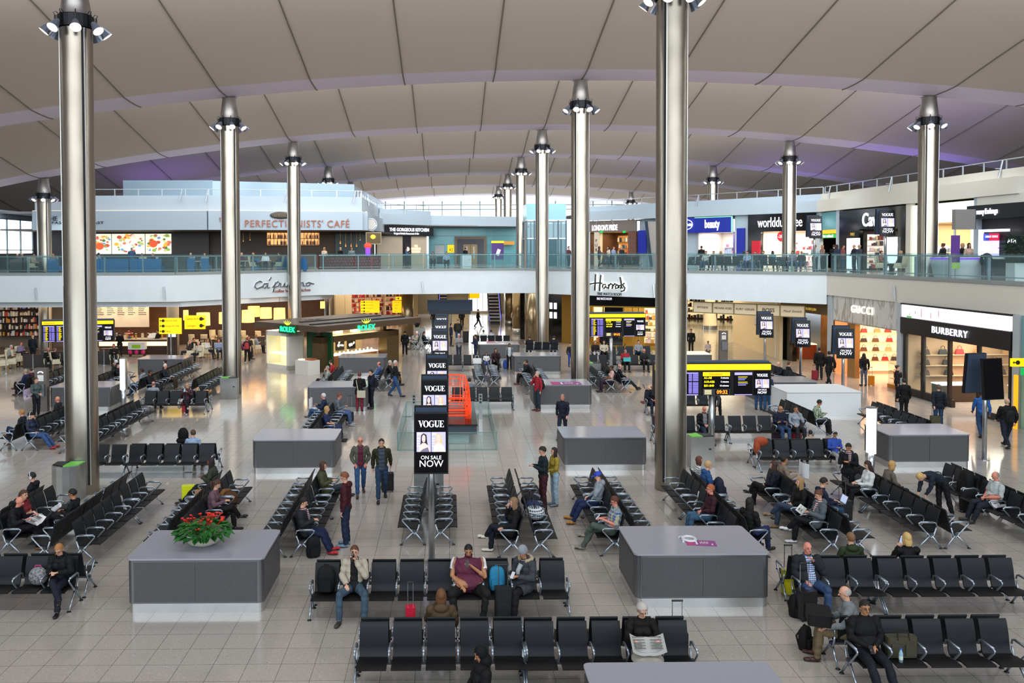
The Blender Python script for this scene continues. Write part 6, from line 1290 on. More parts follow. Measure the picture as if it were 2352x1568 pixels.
text('ROLEX', .5, mat('dark_gap', '0c0d14'), t, (3, 4.0, 2.89), 0, depth=.01).rotation_euler = (-PI/2+.0, 0, 0)
for (x, y) in ((4, 1.6), (1.2, 3.6), (-.0+1.0, 4.9)): area('pavilion_light', K+pu*x+pv*y+Vector((0, 0, 2.45)), (0, 0, PA), 2.0 if x < 2 else 4.4, .6, 60, (1, .82, .5))
q = K+pu*(ax-.2)+pv*(ay-2.0); t = thing('white_plinth', 'white block with wooden trays before the green pavilion wall', 'plinth', (q.x, q.y, 0), PA); MB().box((0, 0, .42), (.9, 1.2, .84)).build('body', wb, t); MB().box((.1, -.2, .89), (.4, .6, .1)).build('wooden_tray', mat('tray', 'a05a38', .4), t); MB().box((-.2, .3, .87), (.3, .25, .06)).build('small_tray', warm_lit, t)
# people
def fabric(c, kind=None):
    key = 'fabric_%s_%s' % (c, kind or 'plain')
    v_ = [int(c[i:i+2], 16) for i in (0, 2, 4)]; g_ = sum(v_)/3; c = '%02x%02x%02x' % tuple(int(q*.76+g_*.24) for q in v_)
    if key in MATS: return MATS[key]
    if not kind: return mat(key, c, .75, noise=.14, nscale=7, bump=.35, spec=.25)
    m, nt, b = nodemat(key); L = nt.links.new; N = nt.nodes.new; tc = N('ShaderNodeTexCoord'); b.inputs['Roughness'].default_value = .8
    c1, c2, mode, sc_ = kind
    def wave(axis):
        s = N('ShaderNodeSeparateXYZ'); L(tc.outputs['Object'], s.inputs[0]); a = N('ShaderNodeMath'); a.operation = 'MULTIPLY'; a.inputs[1].default_value = sc_; L(s.outputs[axis], a.inputs[0])
        f = N('ShaderNodeMath'); f.operation = 'FRACT'; L(a.outputs[0], f.inputs[0]); g = N('ShaderNodeMath'); g.operation = 'LESS_THAN'; g.inputs[1].default_value = .42; L(f.outputs[0], g.inputs[0]); return g
    mx = N('ShaderNodeMix'); mx.data_type = 'RGBA'; mx.inputs[6].default_value = lin(c)+(1,); mx.inputs[7].default_value = lin(c1)+(1,); g = wave(2); L(g.outputs[0], mx.inputs[0]); out = mx.outputs[2]
    if mode == 'check':
        m2 = N('ShaderNodeMix'); m2.data_type = 'RGBA'; h = wave(0); hh = N('ShaderNodeMath'); hh.operation = 'MULTIPLY'; hh.inputs[1].default_value = .6; L(h.outputs[0], hh.inputs[0]); L(hh.outputs[0], m2.inputs[0]); L(out, m2.inputs[6]); m2.inputs[7].default_value = lin(c2)+(1,); out = m2.outputs[2]
    L(out, b.inputs['Base Color']); return m
SK = {'fair': 'd9a58a', 'pink': 'd88d78', 'tan': 'b8805c', 'brown': '8a5638', 'dark': '4f3022'}
skin_m = {k: mat('skin_'+k, v, .5, spec=.4) for k, v in SK.items()}
eye_w = mat('eye', '2a2320', .3); lip_m = {k: mat('lips_'+k, {'fair': 'b06a5e', 'pink': 'b05c50', 'tan': '8f4f42', 'brown': '6a3830', 'dark': '44221e'}[k], .5) for k in SK}
V3 = Vector
def joints(pose, arms='side', h=1.75, cross=0, lean=0, wide=0, stretch=0, head=(0, 0), spread=0, sideturn=0):
    """joint positions; the person faces -y, origin on the ground"""
    k = h/1.75; J = {}
    if pose in ('stand', 'walk', 'bend'):
        J['pel'] = V3((0, 0, .95)); J['wai'] = V3((0, -.01, 1.10)); J['che'] = V3((0, 0, 1.30)); J['nek'] = V3((0, .005, 1.49)); hz = .155
        J['hd'] = V3((0, -.025, 1.49+hz))
        hipz = .92
        for s, n in ((-1, 'R'), (1, 'L')):
            J['hip'+n] = V3((s*.095, 0, hipz)); J['kne'+n] = V3((s*.10, -.02, .50)); J['ank'+n] = V3((s*.105, .02, .085)); J['toe'+n] = V3((s*.125, -.15, .035))
            J['sho'+n] = V3((s*.185, .005, 1.42)); J['elb'+n] = V3((s*.245, .03, 1.14)); J['wri'+n] = V3((s*.25, -.04, .89))
        if pose == 'walk':
            J['kneR'] = V3((-.10, -.16, .52)); J['ankR'] = V3((-.10, -.30, .10)); J['toeR'] = V3((-.11, -.47, .07)); J['kneL'] = V3((.10, .06, .50)); J['ankL'] = V3((.10, .33, .16)); J['toeL'] = V3((.11, .22, .035))
            J['elbL'] = V3((.24, -.06, 1.15)); J['wriL'] = V3((.22, -.22, .96)); J['elbR'] = V3((-.25, .12, 1.15)); J['wriR'] = V3((-.25, .12, .89))
        if pose == 'bend':
            J['wai'] = V3((0, -.12, 1.04)); J['che'] = V3((0, -.34, 1.12)); J['nek'] = V3((0, -.54, 1.14)); J['hd'] = V3((0, -.68, 1.10)); 
            for s, n in ((-1, 'R'), (1, 'L')):
                J['sho'+n] = V3((s*.18, -.47, 1.12)); J['elb'+n] = V3((s*.2, -.52, .86)); J['wri'+n] = V3((s*.14, -.62, .64))
            J['kneL'] = V3((.11, .1, .5)); J['ankL'] = V3((.12, .22, .085)); J['toeL'] = V3((.13, .06, .035))
    else:
        J['pel'] = V3((0, -.03, .56)); J['wai'] = V3((0, .03, .70)); J['che'] = V3((0, .06-lean*.5, .90)); J['nek'] = V3((0, .07-lean, 1.09)); J['hd'] = V3((0, .03-lean*1.15, 1.09+.155))
        for s, n in ((-1, 'R'), (1, 'L')):
            J['hip'+n] = V3((s*.10, -.06, .535)); J['kne'+n] = V3((s*(.13+spread), -.47, .555)); J['ank'+n] = V3((s*(.13+spread), -.52-stretch*.4, .085)); J['toe'+n] = V3((s*(.16+spread), -.68-stretch*.35, .035+stretch*.08))
            if stretch: J['kne'+n].z = .50
            J['sho'+n] = V3((s*.185, .07-lean*.85, 1.02)); J['elb'+n] = V3((s*.25, -.02-lean*.5, .77)); J['wri'+n] = V3((s*.10, -.26, .70))
        if cross:
            a, b = ('R', 'L') if cross > 0 else ('L', 'R'); s = -1 if cross > 0 else 1
            J['kne'+a] = V3((-s*.02, -.48, .66)); J['ank'+a] = V3((-s*.22, -.62, .36)); J['toe'+a] = V3((-s*.27, -.78, .34))
    pel = J['pel']; st = pose in ('stand', 'walk')
    C = J['che']; zc = C.z-(1.30 if st else .90)
    def setw(n, e, w_): J['elb'+n] = V3(e); J['wri'+n] = V3(w_)
    b0 = 0 if st else .0
    if arms in ('phone', 'lap', 'read', 'face', 'facer', 'chin', 'both_up', 'laptop', 'armrest', 'pocket', 'pull', 'hold', 'crossed', 'ear', 'push') and pose != 'bend':
        base = J['shoL'].z
        Y = J['shoL'].y
        if arms in ('phone', 'hold'):
            for s, n in ((-1, 'R'), (1, 'L')): setw(n, (s*.235, Y-.05, base-.27), (s*.055, Y-.30, base-.16 if st else base-.20))
        if arms == 'lap':
            for s, n in ((-1, 'R'), (1, 'L')): setw(n, (s*.25, Y-.05, base-.26), (s*.05, Y-.26, base-.36 if st else .68))
        if arms == 'read':
            for s, n in ((-1, 'R'), (1, 'L')): setw(n, (s*.26, Y-.08, base-.25), (s*.20, Y-.33, base-.16))
        if arms == 'laptop':
            for s, n in ((-1, 'R'), (1, 'L')): setw(n, (s*.24, Y-.06, base-.27), (s*.08, Y-.36, .74))
        if arms in ('face', 'facer', 'ear', 'chin'):
            n, s = ('L', 1) if arms != 'facer' else ('R', -1)
            setw(n, (s*.24, Y-.16, base-.24), (s*(.10 if arms == 'ear' else .03), Y-.17 if arms != 'ear' else Y-.06, base+(.10 if arms != 'chin' else .03)))
            n, s = ('R', -1) if s == 1 else ('L', 1)
            if not st: setw(n, (s*.25, Y-.04, base-.26), (s*.14, Y-.28, .66))
        if arms == 'both_up':
            for s, n in ((-1, 'R'), (1, 'L')): setw(n, (s*.24, Y-.12, base-.2), (s*.06, Y-.26, base-.02))
        if arms == 'armrest':
            for s, n in ((-1, 'R'), (1, 'L')): setw(n, (s*.27, Y-.02, base-.27), (s*.24, Y-.26, base-.30))
        if arms == 'pocket':
            for s, n in ((-1, 'R'), (1, 'L')): setw(n, (s*.27, .06, 1.15), (s*.17, -.07, .96))
        if arms == 'pull': setw('L', (.25, .14, 1.16), (.27, .30, .95))
        if arms == 'push':
            for s, n in ((-1, 'R'), (1, 'L')): setw(n, (s*.25, Y-.1, base-.26), (s*.2, Y-.36, base-.36))
        if arms == 'crossed':
            for s, n in ((-1, 'R'), (1, 'L')): setw(n, (s*.24, Y-.07, base-.25), (-s*.08, Y-.19, base-.24))
    if wide:
        for n, s in (('R', -1), ('L', 1)):
            for q in ('sho', 'elb'): J[q+n].x += s*.05*wide
            J['wri'+n].y -= .09*wide; J['elb'+n].y -= .03*wide
            J['kne'+n].x += s*.04*wide; J['hip'+n].x += s*.03*wide
    for q in J: J[q] = J[q]*k
    if pose == 'sit':
        dz = .555*(1-k)*1.0
        for q in J:
            if q[:3] not in ('ank', 'toe'): J[q].z += dz*.9
    J['_k'] = k; J['_w'] = 1+.28*wide; return J
def capsule(mb, a, b, r0, r1, n=10):
    mb.cyl(a, b, r0, r1, n); mb.ball(a, r0, n); mb.ball(b, r1, n)
def hand(mb, w_, d, side, curl=.6, k=1.0):
    """palm, four fingers and a thumb growing from the wrist"""
    d = d.normalized(); up = V3((0, 0, 1)); x = d.cross(up)
    if x.length < .2: x = V3((1, 0, 0))
    x.normalize(); nrm = x.cross(d).normalized()       # back of the hand
    M = Matrix((x, d, nrm)).transposed(); c = w_+d*.045*k
    mb.ball(c, (.040*k, .052*k, .018*k), 10, M)
    for i, (o, L) in enumerate(((-.030, .062), (-.010, .072), (.010, .070), (.029, .054))):
        p = w_+d*.085*k+x*o*k; q = p+(d*math.cos(curl)-nrm*math.sin(curl))*L*.5*k; e = q+(d*math.cos(curl*2)-nrm*math.sin(curl*2))*L*.5*k
        capsule(mb, p, q, .0088*k, .0082*k, 6); capsule(mb, q, e, .0082*k, .007*k, 6)
    t0 = w_+d*.03*k+x*side*.034*k; t1 = t0+(x*side*.7+d*.7).normalized()*.035*k; t2 = t1+(d-nrm*.5+x*side*.2).normalized()*.028*k
    capsule(mb, t0, t1, .012*k, .010*k, 6); capsule(mb, t1, t2, .010*k, .008*k, 6)
def seg_d(P, a, b, ra, rb):
    ab = b-a; t = np.clip(((P-a) @ ab)/max(1e-9, ab @ ab), 0, 1); return np.linalg.norm(P-(a+t[:, None]*ab), axis=1)-(ra+(rb-ra)*t), t
VOX = {0: .0105, 1: .016, 2: .024}
def person(label, pos, rz, pose='stand', arms='side', top='202024', bottom='1c2233', shoes='1a1a1a', skin='fair', hair='short', hc='3a2a1e', sleeve=1, coat=0, jacket=None, pattern=None,
           h=1.74, cross=0, lean=0, wide=0, stretch=0, look=(0, 0), spread=0, lod=1, extra=(), group=None, z=0, female=0, bare=0, curl=.7, arm_col=None):
    t = thing('person', label, 'person', (pos[0], pos[1], z), rz, group); J = joints(pose, arms, h, cross, lean, wide, stretch, look, spread); k = J['_k']; W = J['_w']
    mb = MB(); K = lambda r: r*k
    sp = [J['pel'], J['wai'], J['che'], J['nek']]
    def trunk(p, rx, ry, rz_, d): M = d.to_track_quat('Z', 'Y').to_matrix() if pose == 'bend' or abs(d.y) > .02 else None; mb.ball(p, (K(rx*W), K(ry*W), K(rz_)), 16, M)
    dd = (J['nek']-J['pel']).normalized(); hipw = .165 if female else .155; wst = .125 if female else .145
    trunk(J['pel'], hipw, .115, .12, dd); trunk(J['wai'], wst, .105, .14, dd); trunk((J['wai']+J['che'])/2, wst+.01, .108, .13, dd); trunk(J['che'], .165 if not female else .15, .112, .16, dd)
    trunk(J['che']+(J['nek']-J['che'])*.45, .17 if not female else .152, .092, .09, dd); 
    if female: mb.ball(J['che']+V3((-.07, -.085, -.01))*k, K(.065), 10); mb.ball(J['che']+V3((.07, -.085, -.01))*k, K(.065), 10)
    if wide: mb.ball(J['wai']+V3((0, -.07*wide, -.02))*k, (K(.17+.08*wide), K(.13+.08*wide), K(.16)), 16); mb.ball(J['che']+V3((0, -.02, -.03))*k, (K(.17+.06*wide), K(.12+.05*wide), K(.17)), 16)
    capsule(mb, J['nek']-dd*.04, J['nek']+(J['hd']-J['nek'])*.5, K(.062), K(.055), 12)
    yaw, tilt = look; HM = Matrix.Rotation(yaw, 3, 'Z') @ Matrix.Rotation(tilt, 3, 'X'); hd = J['hd']; O = lambda v: hd + HM @ (V3(v)*k)
    if pose == 'bend': HM = Matrix.Rotation(yaw, 3, 'Z') @ Matrix.Rotation(1.0, 3, 'X')
    mb.ball(O((0, .012, .02)), (K(.077), K(.095), K(.098)), 16, HM); mb.ball(O((0, -.018, -.045)), (K(.058), K(.066), K(.066)), 14, HM); mb.ball(O((0, -.045, -.085)), (K(.034), K(.034), K(.026)), 10, HM)
    capsule(mb, O((0, -.083, .012)), O((0, -.108, -.025)), K(.009), K(.015), 8)
    for s in (-1, 1): mb.ball(O((s*.078, .015, -.012)), (K(.012), K(.022), K(.034)), 8, HM); mb.ball(O((s*.032, -.072, .026)), (K(.026), K(.016), K(.010)), 8, HM)
    FEET = []
    for s, n in ((-1, 'R'), (1, 'L')):
        hp, kn, an, to, sh, el, wr = (J[q+n] for q in ('hip', 'kne', 'ank', 'toe', 'sho', 'elb', 'wri'))
        capsule(mb, hp, kn, K(.088*(W*.9+.1)), K(.060*(W*.9+.1)), 12); mb.ball(kn, K(.062*(W*.8+.2)), 12); cf = kn+(an-kn)*.3; capsule(mb, kn, cf, K(.055), K(.058), 12); capsule(mb, cf, an, K(.058), K(.036), 12)
        fd = (to-an); fd.z = 0 if pose != 'sit' or abs(an.z-.085*k) < .02 else fd.z; fd = fd.normalized(); hl = an-V3((0, 0, .045*k))-fd*K(.035); FEET.append((hl, to, fd)); capsule(mb, hl, to, K(.036), K(.030), 8)
        mb.ball(sh-V3((s*.012, 0, .012))*k, K(.055*(W*.4+.6)), 12); capsule(mb, sh, el, K(.052*(W*.6+.4)), K(.040*(W*.5+.5)), 10); fm = el+(wr-el)*.3; capsule(mb, el, fm, K(.040), K(.041*(W*.4+.6)), 10); capsule(mb, fm, wr, K(.040), K(.025), 10)
        if lod < 2: hand(mb, wr, (wr-el), -s, curl, k)
        else: mb.ball(wr+(wr-el).normalized()*.06*k, (K(.035), K(.05), K(.03)), 8)
    me = mb.mesh('body', skin_m[skin]); o = link('body', me, t); md = o.modifiers.new('r', 'REMESH'); md.mode = 'VOXEL'; md.voxel_size = VOX[lod]; md.use_smooth_shade = True
    if lod < 2: ms = o.modifiers.new('s', 'SMOOTH'); ms.factor = .5; ms.iterations = 2 if lod else 1
    dg = bpy.context.evaluated_depsgraph_get(); new = bpy.data.meshes.new_from_object(o.evaluated_get(dg)); o.modifiers.clear(); old = o.data; o.data = new; bpy.data.meshes.remove(old)
    if not new.materials: new.materials.append(skin_m[skin])
    new.polygons.foreach_set('use_smooth', [True]*len(new.polygons))
    nv = len(new.vertices); P = np.empty(nv*3); new.vertices.foreach_get('co', P); P = P.reshape(-1, 3); NN = np.empty(nv*3); new.vertices.foreach_get('normal', NN); NN = NN.reshape(-1, 3)
    A = lambda q: np.array(J[q]); Y_ = W*(1+.3*wide); segs = [('torso', A('wai'), A('che'), .13*Y_, .14*Y_), ('torso', A('che'), A('nek'), .14*W, .07), ('pel', A('pel'), A('pel')+1e-3, .13*W, .13*W), ('head', A('nek')+(A('hd')-A('nek'))*.3, A('hd'), .06, .09), ('head', A('hd'), A('hd')+1e-3, .10, .10)]
    for n in 'RL':
        hdv = (A('wri'+n)-A('elb'+n)); hdv = hdv/np.linalg.norm(hdv)
        segs += [('thigh', A('hip'+n), A('kne'+n), .088, .058), ('shin', A('kne'+n), A('ank'+n), .058, .036), ('foot', A('ank'+n)-np.array([0, 0, .05]), A('toe'+n), .035, .03), ('uarm', A('sho'+n), A('elb'+n), .055, .04), ('farm', A('elb'+n), A('wri'+n)-hdv*.01, .04, .025), ('hand', A('wri'+n)+hdv*.03, A('wri'+n)+hdv*.14, .02, .02)]
    best = np.full(nv, 9.); cl = np.zeros(nv, int); tt = np.zeros(nv); names = []
    for i, (nm, a, b, ra, rb) in enumerate(segs):
        d_, t_ = seg_d(P, a, b, ra*k, rb*k); m_ = d_ < best; best[m_] = d_[m_]; cl[m_] = i; tt[m_] = t_[m_]; names.append(nm)
    nm = np.array(names)[cl]; nf = len(new.polygons); ls = np.empty(nf, int); lt = np.empty(nf, int); new.polygons.foreach_get('loop_start', ls); new.polygons.foreach_get('loop_total', lt); lv = np.empty(len(new.loops), int); new.loops.foreach_get('vertex_index', lv)
    rs = np.random.RandomState(len(label)*7+int(abs(pos[0])*10)); ph = rs.rand(6)*6
    ne = len(new.edges); ed = np.empty(ne*2, int); new.edges.foreach_get('vertices', ed); ed = ed.reshape(-1, 2)
    def shell(name, mask, off, mm, folds=.006, par=None, it=None):
        keep = [f for f in range(nf) if mask[lv[ls[f]:ls[f]+lt[f]]].all()]
        if not keep: return None
        idx = np.unique(np.concatenate([lv[ls[f]:ls[f]+lt[f]] for f in keep])); mp = np.zeros(nv, int); mp[idx] = np.arange(len(idx))
        R_0 = P[idx]; f_ = np.sin(R_0[:, 2]*38+R_0[:, 0]*21+ph[0]+2*np.sin(R_0[:, 0]*13+ph[3]))*.5+np.sin(R_0[:, 2]*61-R_0[:, 1]*33+ph[1])*.3+np.sin(R_0[:, 0]*47+R_0[:, 1]*41+ph[2])*.3
        e_ = ed[np.isin(ed, idx).all(1)]; e_ = mp[e_]; m_ = len(idx); dg_ = np.bincount(e_.ravel(), minlength=m_).clip(1)[:, None]; it = (8, 6, 2)[lod] if it is None else it
        Q = R_0+NN[idx]*((off if np.isscalar(off) else off[idx])+.004*(it > 0))[:, None]*k if not np.isscalar(off) else R_0+NN[idx]*(off+.006*(it > 0))*k
        for _ in range(it):
            S_ = np.zeros_like(Q); np.add.at(S_, e_[:, 0], Q[e_[:, 1]]); np.add.at(S_, e_[:, 1], Q[e_[:, 0]]); Q = Q*.35+S_/dg_*.65
        low = ((Q-R_0)*NN[idx]).sum(1); Q = Q+NN[idx]*np.clip(.006*k-low, 0, .05)[:, None]+NN[idx]*(folds*f_)[:, None]*k
        if pose != 'x': Q[:, 2] = np.maximum(Q[:, 2], .012)
        m2 = bpy.data.meshes.new(name); m2.from_pydata([tuple(v) for v in Q], [], [tuple(mp[lv[ls[f]:ls[f]+lt[f]]]) for f in keep]); m2.materials.append(mm); m2.polygons.foreach_set('use_smooth', [True]*len(keep)); m2.update(); return link(name, m2, par or t)
    leg = (nm == 'pel') | (nm == 'thigh') | ((nm == 'shin') & (tt < (1.01 if not bare else .2))); shell('trousers' if not bare else 'skirt', leg | ((nm == 'torso') & (P[:, 2] < J['wai'].z)), np.where(nm == 'shin', .012+.014*tt, .012), fabric(bottom), .008)
    for s, n in ((-1, 'R'), (1, 'L')):
        side = (P[:, 0]*s > 0) if not (cross and pose == 'sit') else None
        ft = (nm == 'foot')
    s_m = mat('shoe_'+shoes, shoes, .5); sole = mat('sole', '2a2826' if shoes[0] < '7' else 'c8c8c8', .6)
    for hl, to, fd in FEET:
        q = MB(); up = V3((0, 0, 1)); sd = fd.cross(up).normalized(); up = sd.cross(fd).normalized(); Mx = Matrix((sd, fd, up)).transposed(); mid = (hl+to)/2; q.use(s_m)
        q.ball(hl+fd*K(.02)+up*K(.012), (K(.043), K(.055), K(.05)), 12, Mx); q.ball(mid+up*K(.0), (K(.045), K(.095), K(.040)), 12, Mx); q.ball(to+fd*K(.0)-up*K(-.002), (K(.050), K(.075), K(.034)), 12, Mx)
        q.use(sole); q.ball(mid+fd*K(.015)-up*K(.028), (K(.050), K(.15), K(.012)), 14, Mx)
        if pose != 'x': q.v = [(v[0], v[1], max(v[2], .003)) for v in q.v]
        q.build('shoe', None, t, True)
    tm = (nm == 'torso') | (nm == 'uarm') & ((tt < .55) | (sleeve > 0)) | ((nm == 'farm') & (tt < 1.1) & (sleeve > .6)) | ((nm == 'pel') & (P[:, 2] > J['pel'].z-.10*k)) | ((nm == 'head') & (P[:, 2] < J['nek'].z+.0))
    if pose == 'bend': tm = (nm == 'torso') | (nm == 'uarm') | (nm == 'farm') | ((nm == 'pel') & (P[:, 1] < .02))
    tmat = fabric(top, pattern)
    if arm_col: tm = tm & (nm != 'uarm'); shell('sleeves', (nm == 'uarm') & (tt < .62), .022, fabric(arm_col), .006)
    if coat: tm = tm | (nm == 'pel') | ((nm == 'thigh') & (tt < coat))
    shell('coat' if coat else 'top', tm, .020 if not coat else .030, tmat, .009)
    if jacket:
        jm = (tm & ~((nm == 'torso') & (np.abs(P[:, 0]) < .055*k) & (NN[:, 1] < 0))) & ~((nm == 'pel') & (np.abs(P[:, 0]) < .07*k) & (NN[:, 1] < 0)) | ((nm == 'farm') & (tt < 1.1)) | (nm == 'uarm'); shell('jacket', jm, .027, fabric(jacket), .010)
    if lod < 2 and pose != 'bend': mbc = MB(); nk = J['nek']; mbc.lathe([(K(.075), -.015), (K(.078), .02), (K(.070), .035)], nk+V3((0, .0, -.005)), 16); mbc.build('collar', fabric(jacket or top), t, True)
    if lod < 2:
        e = MB()
        for s in (-1, 1): e.ball(O((s*.032, -.083, .008)), (K(.011), K(.006), K(.007)), 8, HM)
        e.build('eyes', eye_w, t)
        e = MB(); e.ball(O((0, -.083, -.052)), (K(.022), K(.008), K(.006)), 8, HM); e.build('mouth', lip_m[skin], t)
        if hair not in ('hijab',):
            e = MB()
            for s in (-1, 1): e.tube([O((s*.016, -.086, .030)), O((s*.034, -.087, .036)), O((s*.052, -.076, .030))], K(.005), 5)
            e.build('eyebrows', mat('hair_'+hc, hc, .7), t)
    hm = mat('hair_'+hc, hc, .6, noise=.25, nscale=30, bump=.5)
    def cap_shell(name, m_, rx, ry, rz_, c, cut, n=20, drop=0, par=None):
        q = MB(); q.ball((0, 0, 0), (rx, ry, rz_), n); vs = [V3(v) for v in q.v]; keep = []
        for f in q.f:
            cc = sum((vs[i] for i in f), V3())/len(f)
            if cut(cc): keep.append(f)
        if m_ is hm: vs = [v*(1+.03*math.sin(v.x*150+v.z*60+ph[0])*math.sin(v.y*120+ph[1])+.025*math.sin(v.z*190+v.x*90)) for v in vs]
        q.v = [O(V3(c)+v) for v in vs]; q.f = keep; q.m = [0]*len(keep); return q.build(name, m_, par or t, True)
    if hair in ('short', 'cap', 'phones', 'bun', 'long', 'bob', 'pony', 'curly', 'spiky'):
        g = {'curly': .014, 'spiky': .012}.get(hair, .004)
        cap_shell('hair', hm, .083+g, .102+g, .106+g, (0, .014, .024), lambda c: (c.z > .045 and c.y > -.09) or (c.y > -.012 and c.z > -.055) or (c.z > .025 and c.y > -.055), 32)
    if hair in ('thin', 'fringe'): cap_shell('hair', hm, .083, .103, .104, (0, .014, .018), lambda c: c.y > .0 and -.06 < c.z < (.03 if hair == 'thin' else .045), 24)
    if hair in ('long', 'bob', 'pony', 'bun'):
        L = {'long': .30, 'bob': .14, 'pony': .22, 'bun': .04}[hair]; q = MB()
        if hair in ('long', 'bob'):
            q.ball(O((0, .045, -L*.35)), (K(.088), K(.058), K(.09+L*.42)), 14, HM)
            for s in (-1, 1): q.ball(O((s*.072, .0, -L*.30)), (K(.026), K(.045), K(.07+L*.3)), 10, HM)
        elif hair == 'pony': q.ball(O((0, .12, .02)), (K(.03), K(.035), K(.03)), 10); q.ball(O((0, .135, -.08)), (K(.03), K(.03), K(.11)), 10)
        else: q.ball(O((0, .10, .08)), (K(.045),)*3, 10)
        q.build('hair_length', hm, t, True)
    if hair == 'cap': c_ = mat('cap_blue', '1c3fb0', .6); a = cap_shell('cap', c_, .092, .112, .104, (0, .012, .035), lambda c: c.z > .0, 20); q = MB(); q.ball(O((0, -.12, .045)), (K(.07), K(.065), K(.008)), 12, HM); q.build('peak', c_, a)
    if hair == 'beanie': cap_shell('beanie', fabric('8f959c'), .092, .112, .125, (0, .014, .03), lambda c: c.z > -.02 or c.y > .02, 20)
    if hair == 'beanied': cap_shell('beanie', fabric('1c1820'), .090, .110, .118, (0, .014, .03), lambda c: c.z > .0 or c.y > .02, 20)
    if hair in ('hijab', 'hijabg'):
        c_ = fabric('0e0e12' if hair == 'hijab' else '8c949c'); q = MB(); q.ball(O((0, .02, .02)), (K(.098), K(.112), K(.125)), 18, HM); q.ball(O((0, .02, -.13)), (K(.11), K(.11), K(.12)), 16, HM); q.ball(J['nek']+V3((0, -.02, -.06)), (K(.17), K(.13), K(.10)), 16)
        vs = q.v; fc = O((0, -.11, -.01)); q.f = [f for f in q.f if min((V3(vs[i])-fc).length for i in f) > K(.068)]; q.m = [0]*len(q.f); q.build('headscarf', c_, t, True)
    if hair == 'phones' or 'phones' in extra:
        q = MB(); q.tube([O((.098*math.cos(a), .01, .02+.125*math.sin(a))) for a in np.linspace(-.25, PI+.25, 14)], K(.012), 6)
        for s in (-1, 1): q.cyl(O((s*.085, .01, -.01)), O((s*.115, .01, -.01)), K(.036), n=12)
        q.build('headphones', mat('phones_grey', 'c9ccd2', .3), t)
    if 'glasses' in extra:
        q = MB()
        for s in (-1, 1): q.tube([O((s*.034+.024*math.cos(a), -.098, .008+.017*math.sin(a))) for a in np.linspace(0, 2*PI, 11)[:-1]], K(.003), 4, closed=True); q.tube([O((s*.058, -.095, .012)), O((s*.082, .0, .010))], K(.003), 4)
        q.build('glasses', black_metal, t)
    if 'scarf' in extra: q = MB(); q.ball(J['nek']+V3((0, -.02, -.01)), (K(.105), K(.10), K(.055)), 14); q.tube([J['nek']+V3((.05, -.10, -.03)), J['che']+V3((.06, -.16, 0)), J['wai']+V3((.05, -.17, .06))], [.04, .035, .03], 8); q.build('scarf', fabric('7a3038', ('c8c0c0', '3c4450', 'check', 22)), t, True)
    if 'fur' in extra: q = MB(); q.tube([J['nek']+V3((.14*math.cos(a), .05+.09*math.sin(a), .0+.03*math.sin(a))) for a in np.linspace(0, 2*PI, 14)[:-1]], .045, 8, closed=True); q.build('fur_trim', mat('fur', 'b8a488', .9, noise=.4, nscale=40, bump=1), t, True)
    if 'hood' in extra: q = MB(); q.ball(J['nek']+V3((0, .08, -.02)), (K(.13), K(.08), K(.085)), 14); q.build('hood', fabric(jacket or top), t, True)
    if 'apron_text' in extra: text('GEORGE', .05, white_paint, t, J['che']+V3((0, -.155, .03)), depth=.003)
    t['_j'] = [0]; t.pop('_j'); PJ[t.name] = J; return t
PJ = {}
def hold(t, n='R', off=(0, 0, 0)):
    J = PJ[t.name]; p = J['wri'+n]+(J['wri'+n]-J['elb'+n]).normalized()*.09+V3(off); return Matrix.Translation(t.location) @ Matrix.Rotation(t.rotation_euler[2], 4, 'Z') @ p
def suitcase(pos, rz, label, col='151517', h=.56, w_=.36, d=.23, handle=.42, z=0, hard=False, cat='suitcase'):
    t = thing('suitcase', label, cat, (pos[0], pos[1], z), rz); m_ = mat('case_'+col, col, .35 if hard else .7, noise=.05); b = MB()
    b.prism(rounded(-w_/2, -d/2, w_/2, d/2, .05), .05, .05+h); b.build('shell', m_, t)
    b = MB(); b.box((0, -d/2-.008, h*.42), (w_*.72, .02, h*.5)); b.build('front_pocket', m_, t)
    if hard:
        b = MB()
        for i in range(7): b.box((0, -d/2-.002, .12+i*h*.13), (w_*.9, .008, .012))
        b.build('ribs', m_, t)
    if handle:
        b = MB()
        for s in (-1, 1): b.cyl((s*w_*.26, d*.3, h), (s*w_*.26, d*.3, h+.05+handle), .009, n=6)
        b.build('handle_rods', steel, t); MB().tube([(-w_*.3, d*.3, h+.05+handle), (w_*.3, d*.3, h+.05+handle)], .018, 6).build('handle_grip', bk_, t)
    for sx in (-1, 1):
        for sy in (-1, 1): MB().cyl((sx*w_*.38-.012, sy*d*.34, .028), (sx*w_*.38+.012, sy*d*.34, .028), .028, n=10).build('wheel', bk_, t)
    return t
